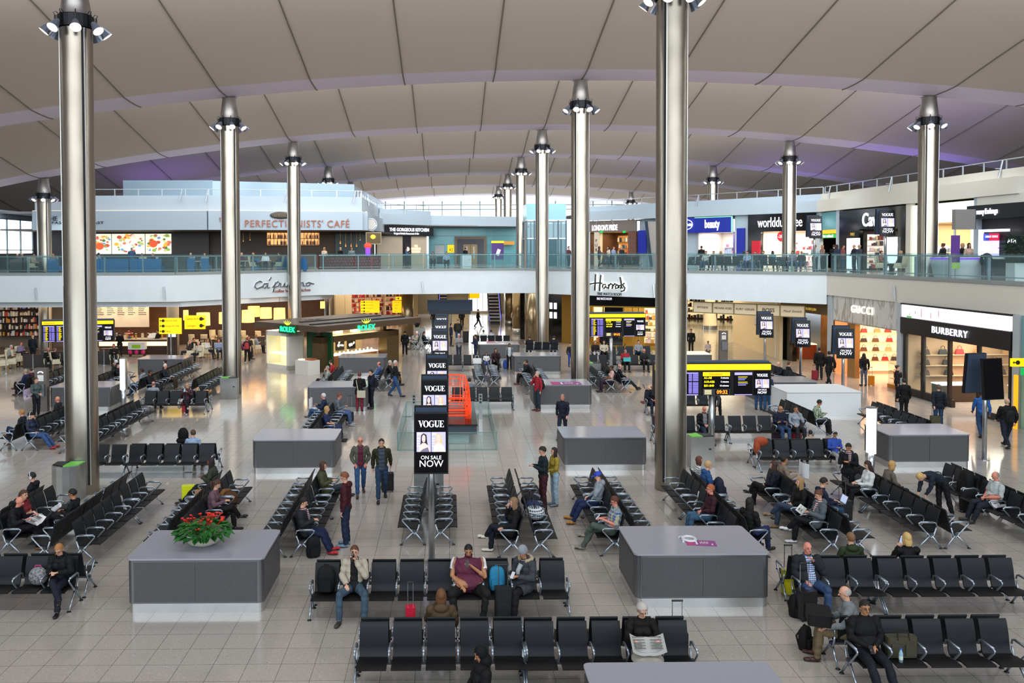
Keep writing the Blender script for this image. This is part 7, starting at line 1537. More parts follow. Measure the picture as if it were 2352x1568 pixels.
def backpack(pos, rz, label, col='17181c', z=.45, s=1.0, tilt=0):
    t = thing('backpack', label, 'backpack', (pos[0], pos[1], z), rz); m_ = fabric(col); b = MB(); vs = []; PR = ((0, .80), (.02, .92), (.12, 1), (.28, 1), (.38, .88), (.43, .66), (.455, .3))
    for z_, q_ in PR: vs += [(x*q_*s, y*q_*s+.01*q_, z_*s) for x, y in rounded(-.155, -.09, .155, .09, .06, 3)]
    n_ = 16; b.add(vs, [(j*n_+i, j*n_+(i+1) % n_, (j+1)*n_+(i+1) % n_, (j+1)*n_+i) for j in range(6) for i in range(n_)]+[tuple(range(n_))[::-1], tuple(range(6*n_, 7*n_))]); b.build('bag', m_, t, True)
    b = MB(); b.prism([(x*s, y*s-.10*s) for x, y in rounded(-.11, -.035, .11, .035, .025, 3)], .04*s, .24*s); b.build('front_pocket', m_, t); MB().tube([(-.04*s, .03, .42*s), (-.03*s, .03, .47*s), (.03*s, .03, .47*s), (.04*s, .03, .42*s)], .01, 5).build('carry_loop', m_, t)
    for sx in (-1, 1): MB().tube([(sx*.08*s, .07*s, .38*s), (sx*.10*s, .14*s, .25*s), (sx*.09*s, .09*s, .06*s)], .018, 5).build('strap', m_, t)
    if tilt: t.rotation_euler[0] = tilt
    return t
def phone_(p, label, who='', col='15151a'):
    t = thing('phone', label, 'phone', p, who.rotation_euler[2] if who else 0); MB().box((0, 0, 0), (.07, .012, .14), M=Matrix.Rotation(-.7, 3, 'X')).build('case', mat('phone_'+col, col, .3), t); MB().box((0, .008, .002), (.06, .004, .12), M=Matrix.Rotation(-.7, 3, 'X')).build('screen', mat('phone_screen', 'b8c8e8', .3, emit=.5), t); return t
def paper(p, rz, label, w_=.58, h=.40, tilt=-.5, cat='newspaper', col='d8d8d4', two_=True):
    t = thing(cat.replace(' ', '_'), label, cat, p, rz); t.rotation_euler[0] = tilt; b = MB(); n = 6
    for s in (-1, 1):
        vs = []
        for i in range(n+1):
            x = s*w_/2*i/n; y = -.05*math.sin(PI*i/n)+(.10*(i/n) if two_ else 0)
            vs += [(x, -y, -h/2), (x, -y, h/2), (x, -y-.004, -h/2), (x, -y-.004, h/2)]
        b.add(vs, [(4*i, 4*i+4, 4*i+5, 4*i+1) for i in range(n)]+[(4*i+2, 4*i+3, 4*i+7, 4*i+6) for i in range(n)])
    b.build('pages', mat('paper_'+col, col, .7), t); b = MB()
    for s in (-1, 1):
        for i in range(5): b.box((s*w_*.25, -.075, h*.35-i*h*.15), (w_*.34, .004, h*.05))
        b.box((s*w_*.28, -.078, -h*.1), (w_*.18, .004, h*.3))
    b.build('printed_columns', mat('print_grey', '6c6a68', .7), t); return t
def laptop(p, rz, label, col='3c3c40'):
    t = thing('laptop', label, 'laptop', p, rz); MB().box((0, 0, 0), (.33, .23, .018)).build('keyboard', mat('laptop_'+col, col, .4), t); MB().box((0, -.15, .10), (.33, .012, .22), M=Matrix.Rotation(.35, 3, 'X')).build('screen_lid', mat('laptop_'+col, col, .4), t); MB().box((0, -.142, .10), (.30, .004, .19), M=Matrix.Rotation(.35, 3, 'X')).build('screen', mat('phone_screen', 'b8c8e8'), t); return t
ALL = []
def allseats():
    if ALL: return ALL
    for k_, (t, n, L) in BENCH.items():
        a = t.rotation_euler[2]; f = 'F' if abs(a) < .5 else ('B' if abs(a) > 2.5 else ('L' if a < 0 else 'R'))
        for i in range(n):
            p, r = seat_pos(k_, i); ALL.append([f, p, r, 0])
    return ALL
def seat(x, y, face):
    """nearest free seat with that facing to the pixel where the hips are"""
    best = None; w_ = G(x, y, .5)
    for s in allseats():
        if s[0] != face or s[3]: continue
        d = (s[1].xy-w_.xy).length
        if best is None or d < best[0]: best = (d, s)
    best[1][3] = 1
    if best[0] > 1.2: print('seat far', x, y, face, round(best[0], 2))
    return best[1][1], best[1][2]
_person = person; AL = dict(T='top', B='bottom', S='shoes', R='hair', A='arms', K='skin', W='female', E='look', X='extra')
def person(*a, **k): return _person(*a, **{AL.get(q, q): v for q, v in k.items()})
def sit(x, y, face, label, turn=0, **kw):
    p, r = seat(x, y, face); return person(label, p, r+turn, 'sit', lod=kw.pop('lod', 0 if p.y < 22 else 1 if p.y < 42 else 2), **kw)
def stand(x, y, deg, label, pose='stand', z=0, **kw):
    """feet at the pixel; deg 0 looks at the viewer, 90 to the right, -90 to the left, 180 away"""
    q = G(x, y, z); return person(label, q, math.radians(deg), pose, z=z, lod=kw.pop('lod', 0 if q.y < 22 else 1 if q.y < 42 else 2), **kw)
# the passengers
JN = '2c3e5c'; BK = '17171a'; NV = '1a2238'
a = sit(805, 1366, 'F', 'man in an open beige jacket and jeans drinking from a dark bottle', A='face', T='151518', jacket='b8ac94', B='3c566c', S='3c3a34', hc='5a3420', spread=.12)
t = thing('bottle', 'dark bottle held to the mouth of the man in the beige jacket', 'bottle', hold(a, 'L')); MB().lathe([(.01, -.1), (.032, -.1), (.032, .03), (.012, .08), (.012, .11), (.001, .11)], n=12).build('glass', mat('bottle_dark', '1c0f0a', .2), t)
a = sit(1080, 1362, 'F', 'heavy man in a maroon vest and white sleeves looking at his phone', A='chin', T='6a2440', sleeve=0, arm_col='e2e2e6', B='1a1a1c', S='3a332e', K='tan', hc='0e0c0c', wide=1.7, spread=.14, E=(0, .25))
J = PJ[a.name]; MB().tube([J['nek']+V3((0, -.11, -.05)), J['che']+V3((0, -.165, -.0)), J['wai']+V3((0, -.235, .02)), J['wai']+V3((0, -.24, -.08))], .006, 5).build('zip', steel, a)
phone_(hold(a, 'L', (0, -.03, 0)), 'phone in the hand of the heavy man in the maroon vest', a)
a = sit(1212, 1362, 'F', 'person in a grey knitted beanie and dark grey coat with fur hood, reading a phone', turn=-.75, A='phone', T='3c4048', coat=.75, B='17171a', S='a4a8ac', R='beanie', X=('fur', 'hood'), lean=.10, E=(-.2, .35), cross=0, K='tan')
phone_(hold(a, 'R', (0, -.02, .02)), 'white phone held by the person in the grey beanie', a, 'd8d8dc')
b = thing('scarf', 'light grey scarf hanging down the front of the dark grey coat', 'scarf', a.location, a.rotation_euler[2]); MB().tube([(.02, -.16, 1.02), (.0, -.24, .9), (.02, -.26, .76)], [.05, .045, .03], 8).build('cloth', fabric('9aa2aa'), b, True)
sit(1010, 1490, 'B', 'woman in a brown quilted coat seen from behind, hand at her face', A='face', T='5a4226', coat=.3, B='22222a', R='bob', hc='6a4224', X=('hood',))
a = sit(1488, 1532, 'F', 'grey haired woman in a black jumper reading a newspaper', A='read', T='17140f', B='8a8478', S='5a5650', R='curly', hc='b8b2ac', E=(.15, .35), W=1, lean=.05, X=('glasses',))
paper(a.location+V3((.0, -.40, .80)), 0, 'newspaper spread on the knees of the grey haired woman', .56, .34, -1.0, col='b4b4b0')
b = thing('coat', 'pale beige coat lying over the knees of the grey haired woman', 'coat', a.location); q = MB(); q.ball((0, -.42, .60), (.27, .28, .08), 18); q.ball((.02, -.62, .42), (.25, .10, .22), 16); q.ball((-.12, -.6, .38), (.12, .11, .2), 12); q.build('cloth', fabric('b0aa9c'), b, True)
stand(1108, 1740, -75, 'woman in a black headscarf and black coat at the bottom edge', R='hijab', T='101013', coat=.9, B='101013', A='lap', E=(.0, .45), h=1.62, K='tan', W=1, lod=0)
a = sit(1868, 1362, 'F', 'bald man in a dark jacket and blue check shirt with his hand on his chin', A='chin', T='d4dcea', pattern=('3a5a96', '3a5a96', 'check', 26), jacket='22252c', B='2e4a78', S='3a2c22', K='pink', R='none', wide=.55, spread=.05, E=(.1, 0))
a = sit(1950, 1470, 'B', 'man in a grey fleece at the left end, a black case on his lap', turn=1.25, A='push', T='7c8488', B='7a6444', S='43241c', R='fringe', hc='a8a29a', lean=.08, E=(0, .25))
p = a.location+Matrix.Rotation(a.rotation_euler[2], 3, 'Z') @ V3((0, -.48, .68)); t = thing('case', 'black soft suitcase lying on the lap of the man in the grey fleece', 'suitcase', p, a.rotation_euler[2]); b = MB(); b.prism(rounded(-.27, -.2, .27, .2, .06), 0, .2); b.build('shell', fabric('1a191b'), t); MB().tube([(-.08, .2, .1), (-.07, .24, .12), (.07, .24, .12), (.08, .2, .1)], .012, 5).build('handle', bk_, t)
a = sit(2005, 1515, 'F', 'man in a black jumper and glasses stretching his legs at the bottom right', A='lap', T='121215', B='161a26', S='222226', K='tan', R='short', hc='161210', stretch=.9, E=(.0, .05), X=('glasses',), wide=.3)
phone_(hold(a, 'L', (-.03, -.01, .01)), 'dark phone in the hands of the man in the black jumper', a)
sit(1912, 1290, 'B', 'fair youth in a dark green hooded jacket seen from behind', T='2e3c1e', B='2b3446', hc='7a5a3c', X=('hood',), A='lap')
a = sit(2048, 1296, 'B', 'blonde woman in black holding up a white tablet, seen from behind', T='121114', B='22222a', R='bob', hc='c8a468', A='both_up', E=(0, .2), W=1)
t = thing('tablet', 'white tablet held by the blonde woman in black', 'tablet', hold(a, 'L', (-.1, -.04, .06)), a.rotation_euler[2]); MB().box((0, 0, 0), (.19, .012, .25), M=Matrix.Rotation(-.4, 3, 'X')).build('case', bk_, t); MB().box((0, .009, 0), (.17, .004, .22), M=Matrix.Rotation(-.4, 3, 'X')).build('screen', mat('phone_screen', 'b8c8e8'), t)
a = sit(118, 1350, 'F', 'woman with short fair hair in a black jacket at the bottom left, legs crossed', A='phone', T='15181a', coat=.2, B='171c30', S='121214', R='short', hc='a87440', cross=1, E=(-.1, .5), lean=.12, X=('glasses', 'hood'), W=1, h=1.66)
a = sit(22, 1245, 'R', 'bald man in a dark suit leaning over a magazine at the left edge', A='read', T='16161e', B='16161e', S='8a5a34', R='none', K='pink', lean=.16, E=(0, .35), cross=1)
paper(a.location+V3((.46, .02, .74)), PI/2, 'open white magazine between the bald man and the woman in red', .55, .34, -1.2, 'magazine', 'e4e2e2')
sit(55, 1205, 'R', 'woman in a short sleeved red top with folded arms', A='crossed', T='8c1c2a', sleeve=.4, B='201c20', R='pony', hc='4a2c1e', W=1, E=(-.25, .1), K='fair')
sit(72, 1160, 'L', 'youth in a black hoodie and white headphones at the left', A='lap', T='17181e', B='1c1c22', R='short', hc='141212', E=(.0, .35), X=('phones', 'hood'))
a = sit(160, 1205, 'L', 'man in a black suit and glasses reading a booklet, legs crossed', A='phone', T='14161e', B='14161e', S='15121a', K='tan', hc='100e0e', cross=-1, E=(0, .3), X=('glasses',))
paper(hold(a, 'R', (0, -.04, .02)), -PI/2, 'white booklet in the hands of the man in the black suit', .24, .17, -.9, 'booklet', 'e8e8ec')
a = sit(512, 1120, 'L', 'woman in a green coat using a phone, boots on the yellow suitcase', A='phone', T='3a4030', coat=.2, B='161618', S='121214', R='long', hc='1c1210', K='brown', stretch=.8, W=1, lean=.05)
phone_(hold(a, 'R', (0, -.03, .02)), 'phone of the woman resting her boots on the yellow suitcase', a)
a = sit(490, 1170, 'R', 'woman in a mauve jumper looking at her phone beside a fur trimmed brown coat', A='phone', T='6e4c58', B='141416', S='121214', R='pony', hc='4a2c20', W=1, lean=.12, E=(0, .45), cross=1)
p = seat(535, 1140, 'R')[0]; t = thing('coat', 'rust brown coat with a fur collar heaped on the seat', 'coat', p); b = MB(); b.ball((.1, 0, .56), (.24, .28, .13), 16); b.ball((.2, -.05, .45), (.14, .2, .2), 12); b.build('cloth', fabric('5c3216'), t, True); b = MB(); b.tube([(-.08, -.2, .66), (-.05, 0, .72), (.05, .2, .68)], .06, 8); b.build('fur_collar', mat('fur_brown', '8a5a2c', .9, noise=.4, nscale=40, bump=1), t, True)
q = G(433, 1157); suitcase(q, .1, 'bright yellow hard suitcase used as a footrest', 'd8e010', .5, .36, .22, .36, hard=True)
b = thing('paper_bag', 'brown paper bag on the seat beside the woman in the green coat', 'bag', seat(480, 1140, 'L')[0]+V3((0, 0, .45))); MB().box((0, 0, .15), (.26, .14, .3)).build('bag', mat('kraft', 'a8825c', .8), b); MB().tube([(-.06, 0, .3), (-.05, 0, .38), (.05, 0, .38), (.06, 0, .3)], .006, 4).build('handles', mat('kraft', 'a8825c'), b)
a = sit(703, 1243, 'R', 'dark haired man in a dark coat, check scarf and red trainers using a phone', A='phone', T='24262c', coat=.25, B='16224a', S='b8242a', hc='17110e', X=('scarf',), E=(0, .4), lean=.04, stretch=.35)
phone_(hold(a, 'R', (.0, -.03, .02)), 'phone of the man with red trainers', a)
sit(748, 1135, 'R', 'long haired man in an olive coat leaning back', A='phone', T='4c4e30', coat=.35, B='27313c', S='25202a', R='bob', hc='4a2a1c', cross=1, E=(0, .05))
a = stand(795, 1253, -95, 'man in a maroon hoodie and jeans standing and looking down', A='side', T='4c1420', B='1a2848', S='6c8aa0', hc='7c4a30', E=(0, .45), X=('hood',), h=1.83)
a = stand(828, 1136, 8, 'bald man in a grey green jacket and maroon shirt walking towards the viewer', 'walk', A='pocket', T='6a1c34', jacket='5c5c50', B='26528a', S='43342a', R='none', X=('glasses',), K='pink')
a = stand(877, 1148, 5, 'man in an olive parka and striped jumper walking with a suitcase', 'walk', A='pull', T='3c4c60', pattern=('22303f', '22303f', 'stripe', 9), jacket='31331f', B='1e3a5c', S='15161c', hc='2a1c16', h=1.80, X=('hood',))
q = G(890, 1128); suitcase(q, .2, 'dark suitcase pulled by the man in the olive parka', '15161a', .52, .38, .22, .5)
a = sit(1172, 1218, 'L', 'woman in a black hooded coat and white slip-on shoes, legs crossed', A='facer', T='141416', coat=.2, B='161a2a', S='d8d2c0', R='long', hc='8a6a4c', cross=-1, W=1, X=('hood',), E=(0, .1))
p = seat(1180, 1245, 'L')[0]; backpack(p, -PI/2, 'blue backpack on the seat beside the woman in white shoes', '2a4a72', .45, 1.15)
a = stand(1248, 1172, -80, 'youth in a dark navy jacket and maroon trousers standing by the luggage', A='phone', T='17262e', B='43161e', S='1c2028', hc='241814', E=(0, .35), h=1.80)
stand(1274, 1160, -75, 'girl with long dark hair in a mustard jacket and pale jeans', A='lap', T='b09422', B='8fb0c8', S='7a8490', R='long', hc='2a1818', W=1, h=1.66)
for (x, y, z, l, c, s) in ((1200, 1150, .45, 'dark travel bag heaped on the seats beside the standing youth', '1c1c28', 1.3), (1222, 1158, .45, 'blue and brown travel bag on the seats beside the standing youth', '22345c', 1.2), (1215, 1168, .47, 'black and white patterned holdall on the seats beside the standing youth', '3c4454', 1.3)):
    p = seat(x, y, 'R')[0]; t = thing('holdall', l, 'bag', p+V3((0.02, 0, z))); b = MB(); b.ball((0, 0, .16), (.20*s, .24*s, .17), 16); b.v = [(v[0], v[1], max(v[2], 0)) for v in b.v]; b.build('bag', fabric(c, ('d8dce0', 'd8dce0', 'check', 18) if 'white' in l else None), t, True); MB().tube([(0, -.12, .3), (0, -.08, .4), (0, .08, .4), (0, .12, .3)], .014, 5).build('handle', bk_, t)
a = sit(1385, 1152, 'L', 'youth in a blue cap and grey hoodie with a hand on his head', A='ear', T='8b95a2', B='1a2a5a', S='b87a2a', R='cap', hc='4a3020', X=('hood',), spread=.08, stretch=.35, E=(.1, .3))
a = sit(1408, 1212, 'L', 'man in a blue check shirt and grey green trousers reading a phone', A='phone', T='6a8ab0', sleeve=.4, pattern=('2c4a86', 'c8b87a', 'check', 14), B='4c5a50', S='8a8474', R='short', hc='5a2e20', K='pink', E=(0, .4), X=('glasses',), wide=.5, stretch=.5, cross=-1)
phone_(hold(a, 'R', (0, -.03, .02)), 'white phone of the man in the blue check shirt', a, 'dcdce6')
a = stand(1292, 1008, -20, 'grey haired man in a navy jumper walking with a backpack', 'walk', T='141c30', B='1a2438', S='5a4030', hc='8a7c6c', K='pink'); 
R_ = lambda a, v: a.location+Matrix.Rotation(a.rotation_euler[2], 3, 'Z') @ V3(v)
backpack(R_(a, (0, .19, 0)), a.rotation_euler[2]+PI, 'black backpack worn by the walking man in navy', '15161a', .98, .95)
a = stand(1235, 943, -60, 'grey haired man in a red and dark grey jacket talking on a phone', A='facer', T='b01828', B='243440', S='5c2c22', hc='a8a4a0', h=1.80); backpack(R_(a, (0, .2, 0)), a.rotation_euler[2]+PI, 'black backpack worn by the man in the red jacket', '15161a', .98, 1)
sit(1583, 1100, 'R', 'woman with auburn hair in a striped white top', T='dcdcd8', pattern=('3c3c48', '3c3c48', 'stripe', 22), B='22304c', R='bob', hc='5c3020', A='hold', W=1)
sit(1618, 1122, 'R', 'woman with curly fair hair in a blue coat', T='1e4c8c', coat=.5, B='1c2a5c', R='curly', hc='b89468', A='lap', W=1, lean=.08, X=('hood',), S='5c1c30')
p = seat(1610, 1098, 'R')[0]; backpack(p+V3((.25, .2, 0)), PI/2, 'dark navy rucksack before the woman in stripes', '1c2238', .45, 1.2)
sit(1638, 1188, 'L', 'red haired man in glasses and a maroon jumper', T='3e1824', B='2e5878', hc='a85a30', A='lap', X=('glasses',), K='pink')
sit(1735, 1215, 'R', 'woman with black hair in a black top with a shoulder strap, seen from behind', turn=.6, T='141515', B='1c2e5c', R='long', hc='15110f', A='phone', W=1)
sit(1767, 1132, 'L', 'woman with brown hair in a navy jacket sitting with her back to the newspaper reader', turn=-.5, T='141a2a', B='141416', R='long', hc='3c241c', A='lap', W=1, cross=-1)
a = sit(1838, 1112, 'R', 'man in a beige jumper holding a large newspaper', T='8a7460', B='22305c', hc='15120f', A='read', K='tan'); paper(R_(a, (0, -.46, .98)), a.rotation_euler[2], 'large newspaper with colour pictures held up by the man in beige', .62, .42, .0, col='e0e2e6')
sit(1832, 1178, 'L', 'woman with fair hair in a black top and suede boots, legs crossed', T='141311', B='33425c', S='8c7454', R='long', hc='9a7a50', A='lap', W=1, cross=-1, K='fair')
a = sit(1905, 1165, 'R', 'dark haired man in glasses and a navy jumper with a tablet', T='161e3c', B='22466c', hc='1c1614', A='laptop', X=('glasses',), E=(0, .45), lean=.08, wide=.3); laptop(R_(a, (0, -.46, .70)), a.rotation_euler[2], 'grey tablet on the lap of the man in the navy jumper')
a = sit(1882, 1210, 'L', 'woman in a grey coat and bright scarf reading a book, white shoes', T='565e66', coat=.3, B='15161a', S='dcdce0', R='bun', hc='5a3a26', A='phone', W=1, E=(0, .4), cross=-1, X=('scarf', 'hood')); paper(hold(a, 'R', (0, -.05, .0)), a.rotation_euler[2], 'open book held by the woman in the grey coat', .28, .2, -.7, 'book', 'e6e4de')
a = stand(1948, 1150, -35, 'dark haired woman in a black coat standing with a handbag', A='phone', T='15161c', coat=.3, B='17171c', R='pony', hc='17110f', W=1, E=(-.1, .45), h=1.68, K='tan', X=('hood', 'scarf')); handbag(R_(a, (.22, .02, .62)), a.rotation_euler[2], bk_, 1.0, 'black handbag hanging beside the standing dark haired woman', None)
a = sit(2012, 1130, 'L', 'girl with long brown hair in a white top typing on a laptop', T='d0d4d2', B='15161a', S='17171a', R='long', hc='33201a', A='laptop', W=1, E=(0, .4)); laptop(R_(a, (0, -.42, .69)), a.rotation_euler[2], 'dark laptop on the knees of the girl in white', '2c2c30')
sit(2058, 1122, 'R', 'woman with fair hair in a taupe fur jacket', T='6a5c50', B='22222a', R='bob', hc='b89058', A='lap', W=1, lean=.14)
a = stand(2163, 1183, -80, 'woman with short blonde hair in a dark blue coat bending over the seats', 'bend', T='1c2636', B='17171c', S='17171c', R='short', hc='c8a468', W=1)
a = sit(2262, 1155, 'L', 'grey haired man in a white patterned shirt reading his phone', T='c8cecc', pattern=('8c989c', '9ca4a4', 'check', 30), sleeve=.4, B='1e2432', S='3c3a34', R='fringe', hc='8c8884', A='lap', E=(0, .5), wide=.6, K='pink', stretch=.3); paper(a.location+V3((-.1, -.35, .52)), -PI/2, 'folded white paper on the seat beside the man in the white shirt', .3, .2, -1.4, 'booklet', 'e4e4e8')
p = seat(2215, 1120, 'L')[0]; backpack(p, -PI/2, 'big black rucksack on the seat left of the man in the white shirt', '131316', .45, 1.4)
q = G(2225, 1175); backpack(q, 0, 'black rucksack on the floor left of the man in the white shirt', '16161a', 0, 1.5)
sit(1927, 1042, 'F', 'boy in a blue and black top with white headphones', T='2448b8', B='8c8c8c', S='7a8898', R='phones', hc='121010', A='phone', E=(0, .45), h=1.55, K='tan')
sit(1613, 972, 'F', 'bald man in a black jacket and grey printed shirt', T='7c7c80', jacket='17171a', B='22304a', R='none', A='lap', K='pink', E=(.1, .3), stretch=.3)
sit(1788, 972, 'F', 'man in a navy jumper and glasses with folded arms', T='141c36', B='22406c', hc='241a14', R='thin', A='crossed', K='tan', X=('glasses',), E=(.3, 0))
sit(1826, 972, 'F', 'woman in a grey jacket with a hand to her ear', T='8c96a2', B='22222a', hc='1c1410', R='bun', A='ear', K='tan', W=1)
sit(1862, 968, 'R', 'youth in a green check shirt bending over a phone', T='8ca27c', pattern=('3f5c3a', 'c8d0c0', 'check', 16), B='22222a', hc='121010', A='phone', K='tan', lean=.14, E=(0, .4))
sit(1853, 1035, 'B', 'dark haired child in beige seen from behind', T='b09c88', B='5c4c40', hc='15110f', h=1.4, A='lap')
stand(1742, 941, 150, 'person in jeans standing behind the big departures board, left one', T='3c4450', B='24487c', S='22283a'); stand(1762, 945, 170, 'person in blue jeans standing behind the big departures board, right one', T='22304c', B='1e4a80', S='22283a')
stand(1646, 962, -30, 'person in a grey top bending behind the pole of the big departures board', 'bend', T='3c4046', B='17171a')
sit(70, 1005, 'R', 'woman in a black beanie and headphones drinking from a paper cup, red trainers', A='face', T='28324c', B='2c508c', S='b03038', R='beanied', X=('phones',), stretch=.6, W=1)
sit(40, 990, 'L', 'fair haired man in a navy jumper and brown shoes, legs crossed', T='1c2434', B='1c3054', S='7c4424', hc='a8783c', cross=-1, A='lap')
sit(136, 958, 'L', 'bald man in a dark coat beside the left column', T='22242a', B='22242a', R='none', K='pink', A='lap', coat=.2)
sit(228, 955, 'R', 'man in a dark jacket with a bent arm right of the left column', T='171a22', B='1a1a20', hc='121010', A='side')
stand(84, 957, 60, 'woman in a grey jacket and black trousers standing before the telephone kiosk', A='lap', T='4c5a5c', B='151722', S='4a3c34', R='bun', hc='4c3024', W=1)
sit(75, 888, 'L', 'man in a navy jacket with brown shoes far left', T='1c2850', B='22242a', S='5c2c1c', hc='a89484', cross=-1); sit(84, 892, 'L', 'person in purple beside the telephone kiosk', T='4c2038', B='22242a', S='22242a')
sit(242, 868, 'R', 'person in a black fur hood leaning back behind the counter', T='17171a', B='b0b4b8', R='beanied', A='crossed'); sit(262, 850, 'L', 'white haired woman drinking behind the far counter', T='22262a', B='22242a', R='curly', hc='c8c8c8', A='face', W=1)
sit(302, 885, 'L', 'youth in a grey hoodie and light jeans, turned left', T='8a96a4', B='3c6494', hc='17120f', K='brown', X=('hood',), A='lap'); sit(330, 893, 'R', 'youth in a black and white jacket using a phone', T='1a1c22', B='22242a', hc='15110f', K='brown', A='phone', E=(0, .3))
sit(385, 872, 'R', 'white haired old man in a navy jacket and brown trousers', T='1c2430', B='3c2c20', S='5c5248', R='short', hc='d8d4cc', A='lap', K='pink'); sit(396, 862, 'L', 'man in a dark green coat behind the white haired man', T='262a22', B='22242a', hc='17120f')
sit(355, 905, 'B', 'balding man in a grey shirt seen from behind over the seats', T='8c94a4', B='22242a', R='thin', hc='6c625c', K='pink', A='side'); a = sit(452, 915, 'F', 'woman in glasses and a dark red check shirt using a phone, legs crossed', T='5c1824', pattern=('1c1418', '241c28', 'check', 12), B='17171f', S='a8a8a8', R='bob', hc='a8845c', A='both_up', cross=1, W=1, X=('glasses',)); phone_(hold(a, 'L', (-.04, -.02, .02)), 'pale blue phone of the woman in the dark red check shirt', a, '8cc0e0')
q = G(426, 948); suitcase(q, .1, 'small red suitcase with a white coat over it', 'c81838', .48, .3, .2, .45, hard=True); t = thing('coat', 'white coat draped over the small red suitcase', 'coat', (q.x, q.y, .5)); b = MB(); b.ball((-.05, 0, .06), (.28, .18, .09), 14); b.ball((-.26, 0, -.12), (.10, .14, .2), 12); b.ball((.22, 0, -.02), (.12, .12, .12), 12); b.build('cloth', fabric('cfc9c0'), t, True)
a = sit(468, 1040, 'B', 'man in a light blue shirt seen from behind over the seats', T='8ea6cc', B='22304c', hc='4a3424', A='lap', E=(.6, 0)); p = seat(420, 1040, 'B')[0]; t = thing('coat', 'black coat hung upright on a luggage trolley beside the man in light blue', 'coat', (p.x, p.y+.75, .0)); b = MB(); b.ball((0, 0, 1.02), (.19, .13, .26), 14); b.ball((.0, 0, .82), (.25, .14, .14), 12); b.build('cloth', fabric('101012'), t, True); MB().cyl((0, 0, 0), (0, 0, .8), .03, n=6).build('stand', steel, t)
a = stand(568, 834, 185, 'woman in black with a red backpack walking away past the second left column', 'walk', T='17171a', sleeve=.4, B='121215', S='a8a8a8', R='bun', hc='6c4430', W=1, h=1.68); backpack(R_(a, (0, .17, 0)), a.rotation_euler[2]+PI, 'red backpack worn by the woman in black walking away', 'b82c3c', .95, .95)
a = sit(712, 950, 'L', 'grey haired man in navy holding up a newspaper', T='1c2c4c', B='28588c', S='5c5a50', hc='c8c8cc', A='read', cross=-1, K='pink'); paper(R_(a, (0, -.44, .96)), a.rotation_euler[2], 'newspaper with a red title held by the man in navy', .4, .42, 0, col='dcdcdc')
sit(772, 948, 'R', 'man in a grey jumper and jeans looking down at his hands', T='5c6672', B='3c5c8c', S='a8a8a8', hc='6c3c2c', A='phone', E=(0, .4), lean=.1, K='pink'); sit(742, 980, 'R', 'woman with long fair hair in a blue top', T='1c2e5c', sleeve=.4, B='1c2e5c', R='long', hc='b08a54', A='lap', W=1)
q = G(803, 968); suitcase(q, .1, 'small black suitcase with a raised handle beside the man in grey', '17171a', .36, .36, .2, .7)
a = stand(826, 944, 175, 'woman in a black coat and red trousers with a cream shoulder bag, facing away', T='121215', coat=.35, B='8c1830', S='17171a', hc='5c3424', A='lap', W=1, h=1.76); t = thing('shoulder_bag', 'cream shoulder bag of the woman in red trousers', 'bag', R_(a, (.12*-1, .2, .82)), a.rotation_euler[2]); MB().box((0, 0, 0), (.38, .10, .32)).build('bag', mat('cream_bag', 'b8b49c', .7), t); MB().tube([(.15, 0, .15), (.25, -.1, .6), (.12, -.2, .68)], .02, 5).build('strap', mat('cream_bag', 'b8b49c'), t)
a = stand(853, 938, -60, 'dark haired man in a navy parka talking at the counter', T='141b2e', coat=.25, B='161c2c', S='22283c', hc='15110f', A='chin', h=1.80, X=('hood',)); backpack(R_(a, (0, .2, 0)), a.rotation_euler[2]+PI, 'dark backpack worn by the man in the navy parka', '1a1d26', .98, 1)
sit(752, 862, 'L', 'man in a bright red jacket bending forward', T='c01c28', B='22242a', hc='2a1c18', lean=.14, A='lap', E=(0, .5)); sit(742, 878, 'L', 'grey haired man in a pale grey jacket with a hand at his face', T='9a9c94', B='22242a', S='6c2c1c', hc='8c8c88', A='facer', cross=-1)
sit(868, 868, 'L', 'balding man in a blue jumper behind the couple', T='34589c', B='3c5c8c', R='thin', hc='4c382c', K='pink'); sit(888, 862, 'R', 'grey haired man in a black coat behind the walking man', T='15161a', B='22242a', hc='b8b8b8'); a = stand(908, 911, 80, 'grey haired man in a black jacket walking right with a khaki bag', 'walk', T='1a1c20', B='24508c', S='1c2030', hc='c8c8c8', K='pink', h=1.82); t = thing('shoulder_bag', 'khaki shoulder bag of the walking grey haired man', 'bag', R_(a, (.28, -.02, .95)), a.rotation_euler[2]); MB().box((0, 0, 0), (.10, .36, .28)).build('bag', fabric('6c6040'), t); MB().tube([(0, .15, .14), (-.1, .05, .5), (-.25, -.05, .55)], .015, 5).build('strap', fabric('8c8468'), t)
stand(930, 817, 180, 'woman in black with a small black backpack seen from behind', 'walk', T='17171a', coat=.35, B='121215', S='6c4034', R='short', hc='15110f', W=1); sit(942, 803, 'L', 'white haired man in a beige jacket and trousers', T='b0a490', B='a09478', R='short', hc='d8d4cc', cross=-1, A='read', K='pink'); sit(950, 790, 'L', 'man in a black coat farther behind the beige dressed man', T='15161a', B='22242a', R='thin', hc='8c8c88'); sit(978, 795, 'R', 'woman in a dark jacket and white collar', T='1c2230', B='22242a', R='short', hc='17120f', W=1)
stand(938, 762, 100, 'tall person in a black coat near the yellow signs', T='141416', coat=.7, B='141416'); stand(958, 770, -30, 'person in a dark jacket behind the pavilion roof', T='1c2c4c', B='1c2230', hc='5c3424')
a = stand(1052, 788, 0, 'man in a dark green parka and jeans pushing a trolley', 'walk', T='2c3028', coat=.2, B='2a4c80', S='22242a', hc='17120f', A='pull', wide=.4, h=1.85); q = G(1070, 788); suitcase(q, 0, 'tall black suitcase stack beside the man in the parka', '141416', .9, .45, .3, .2)
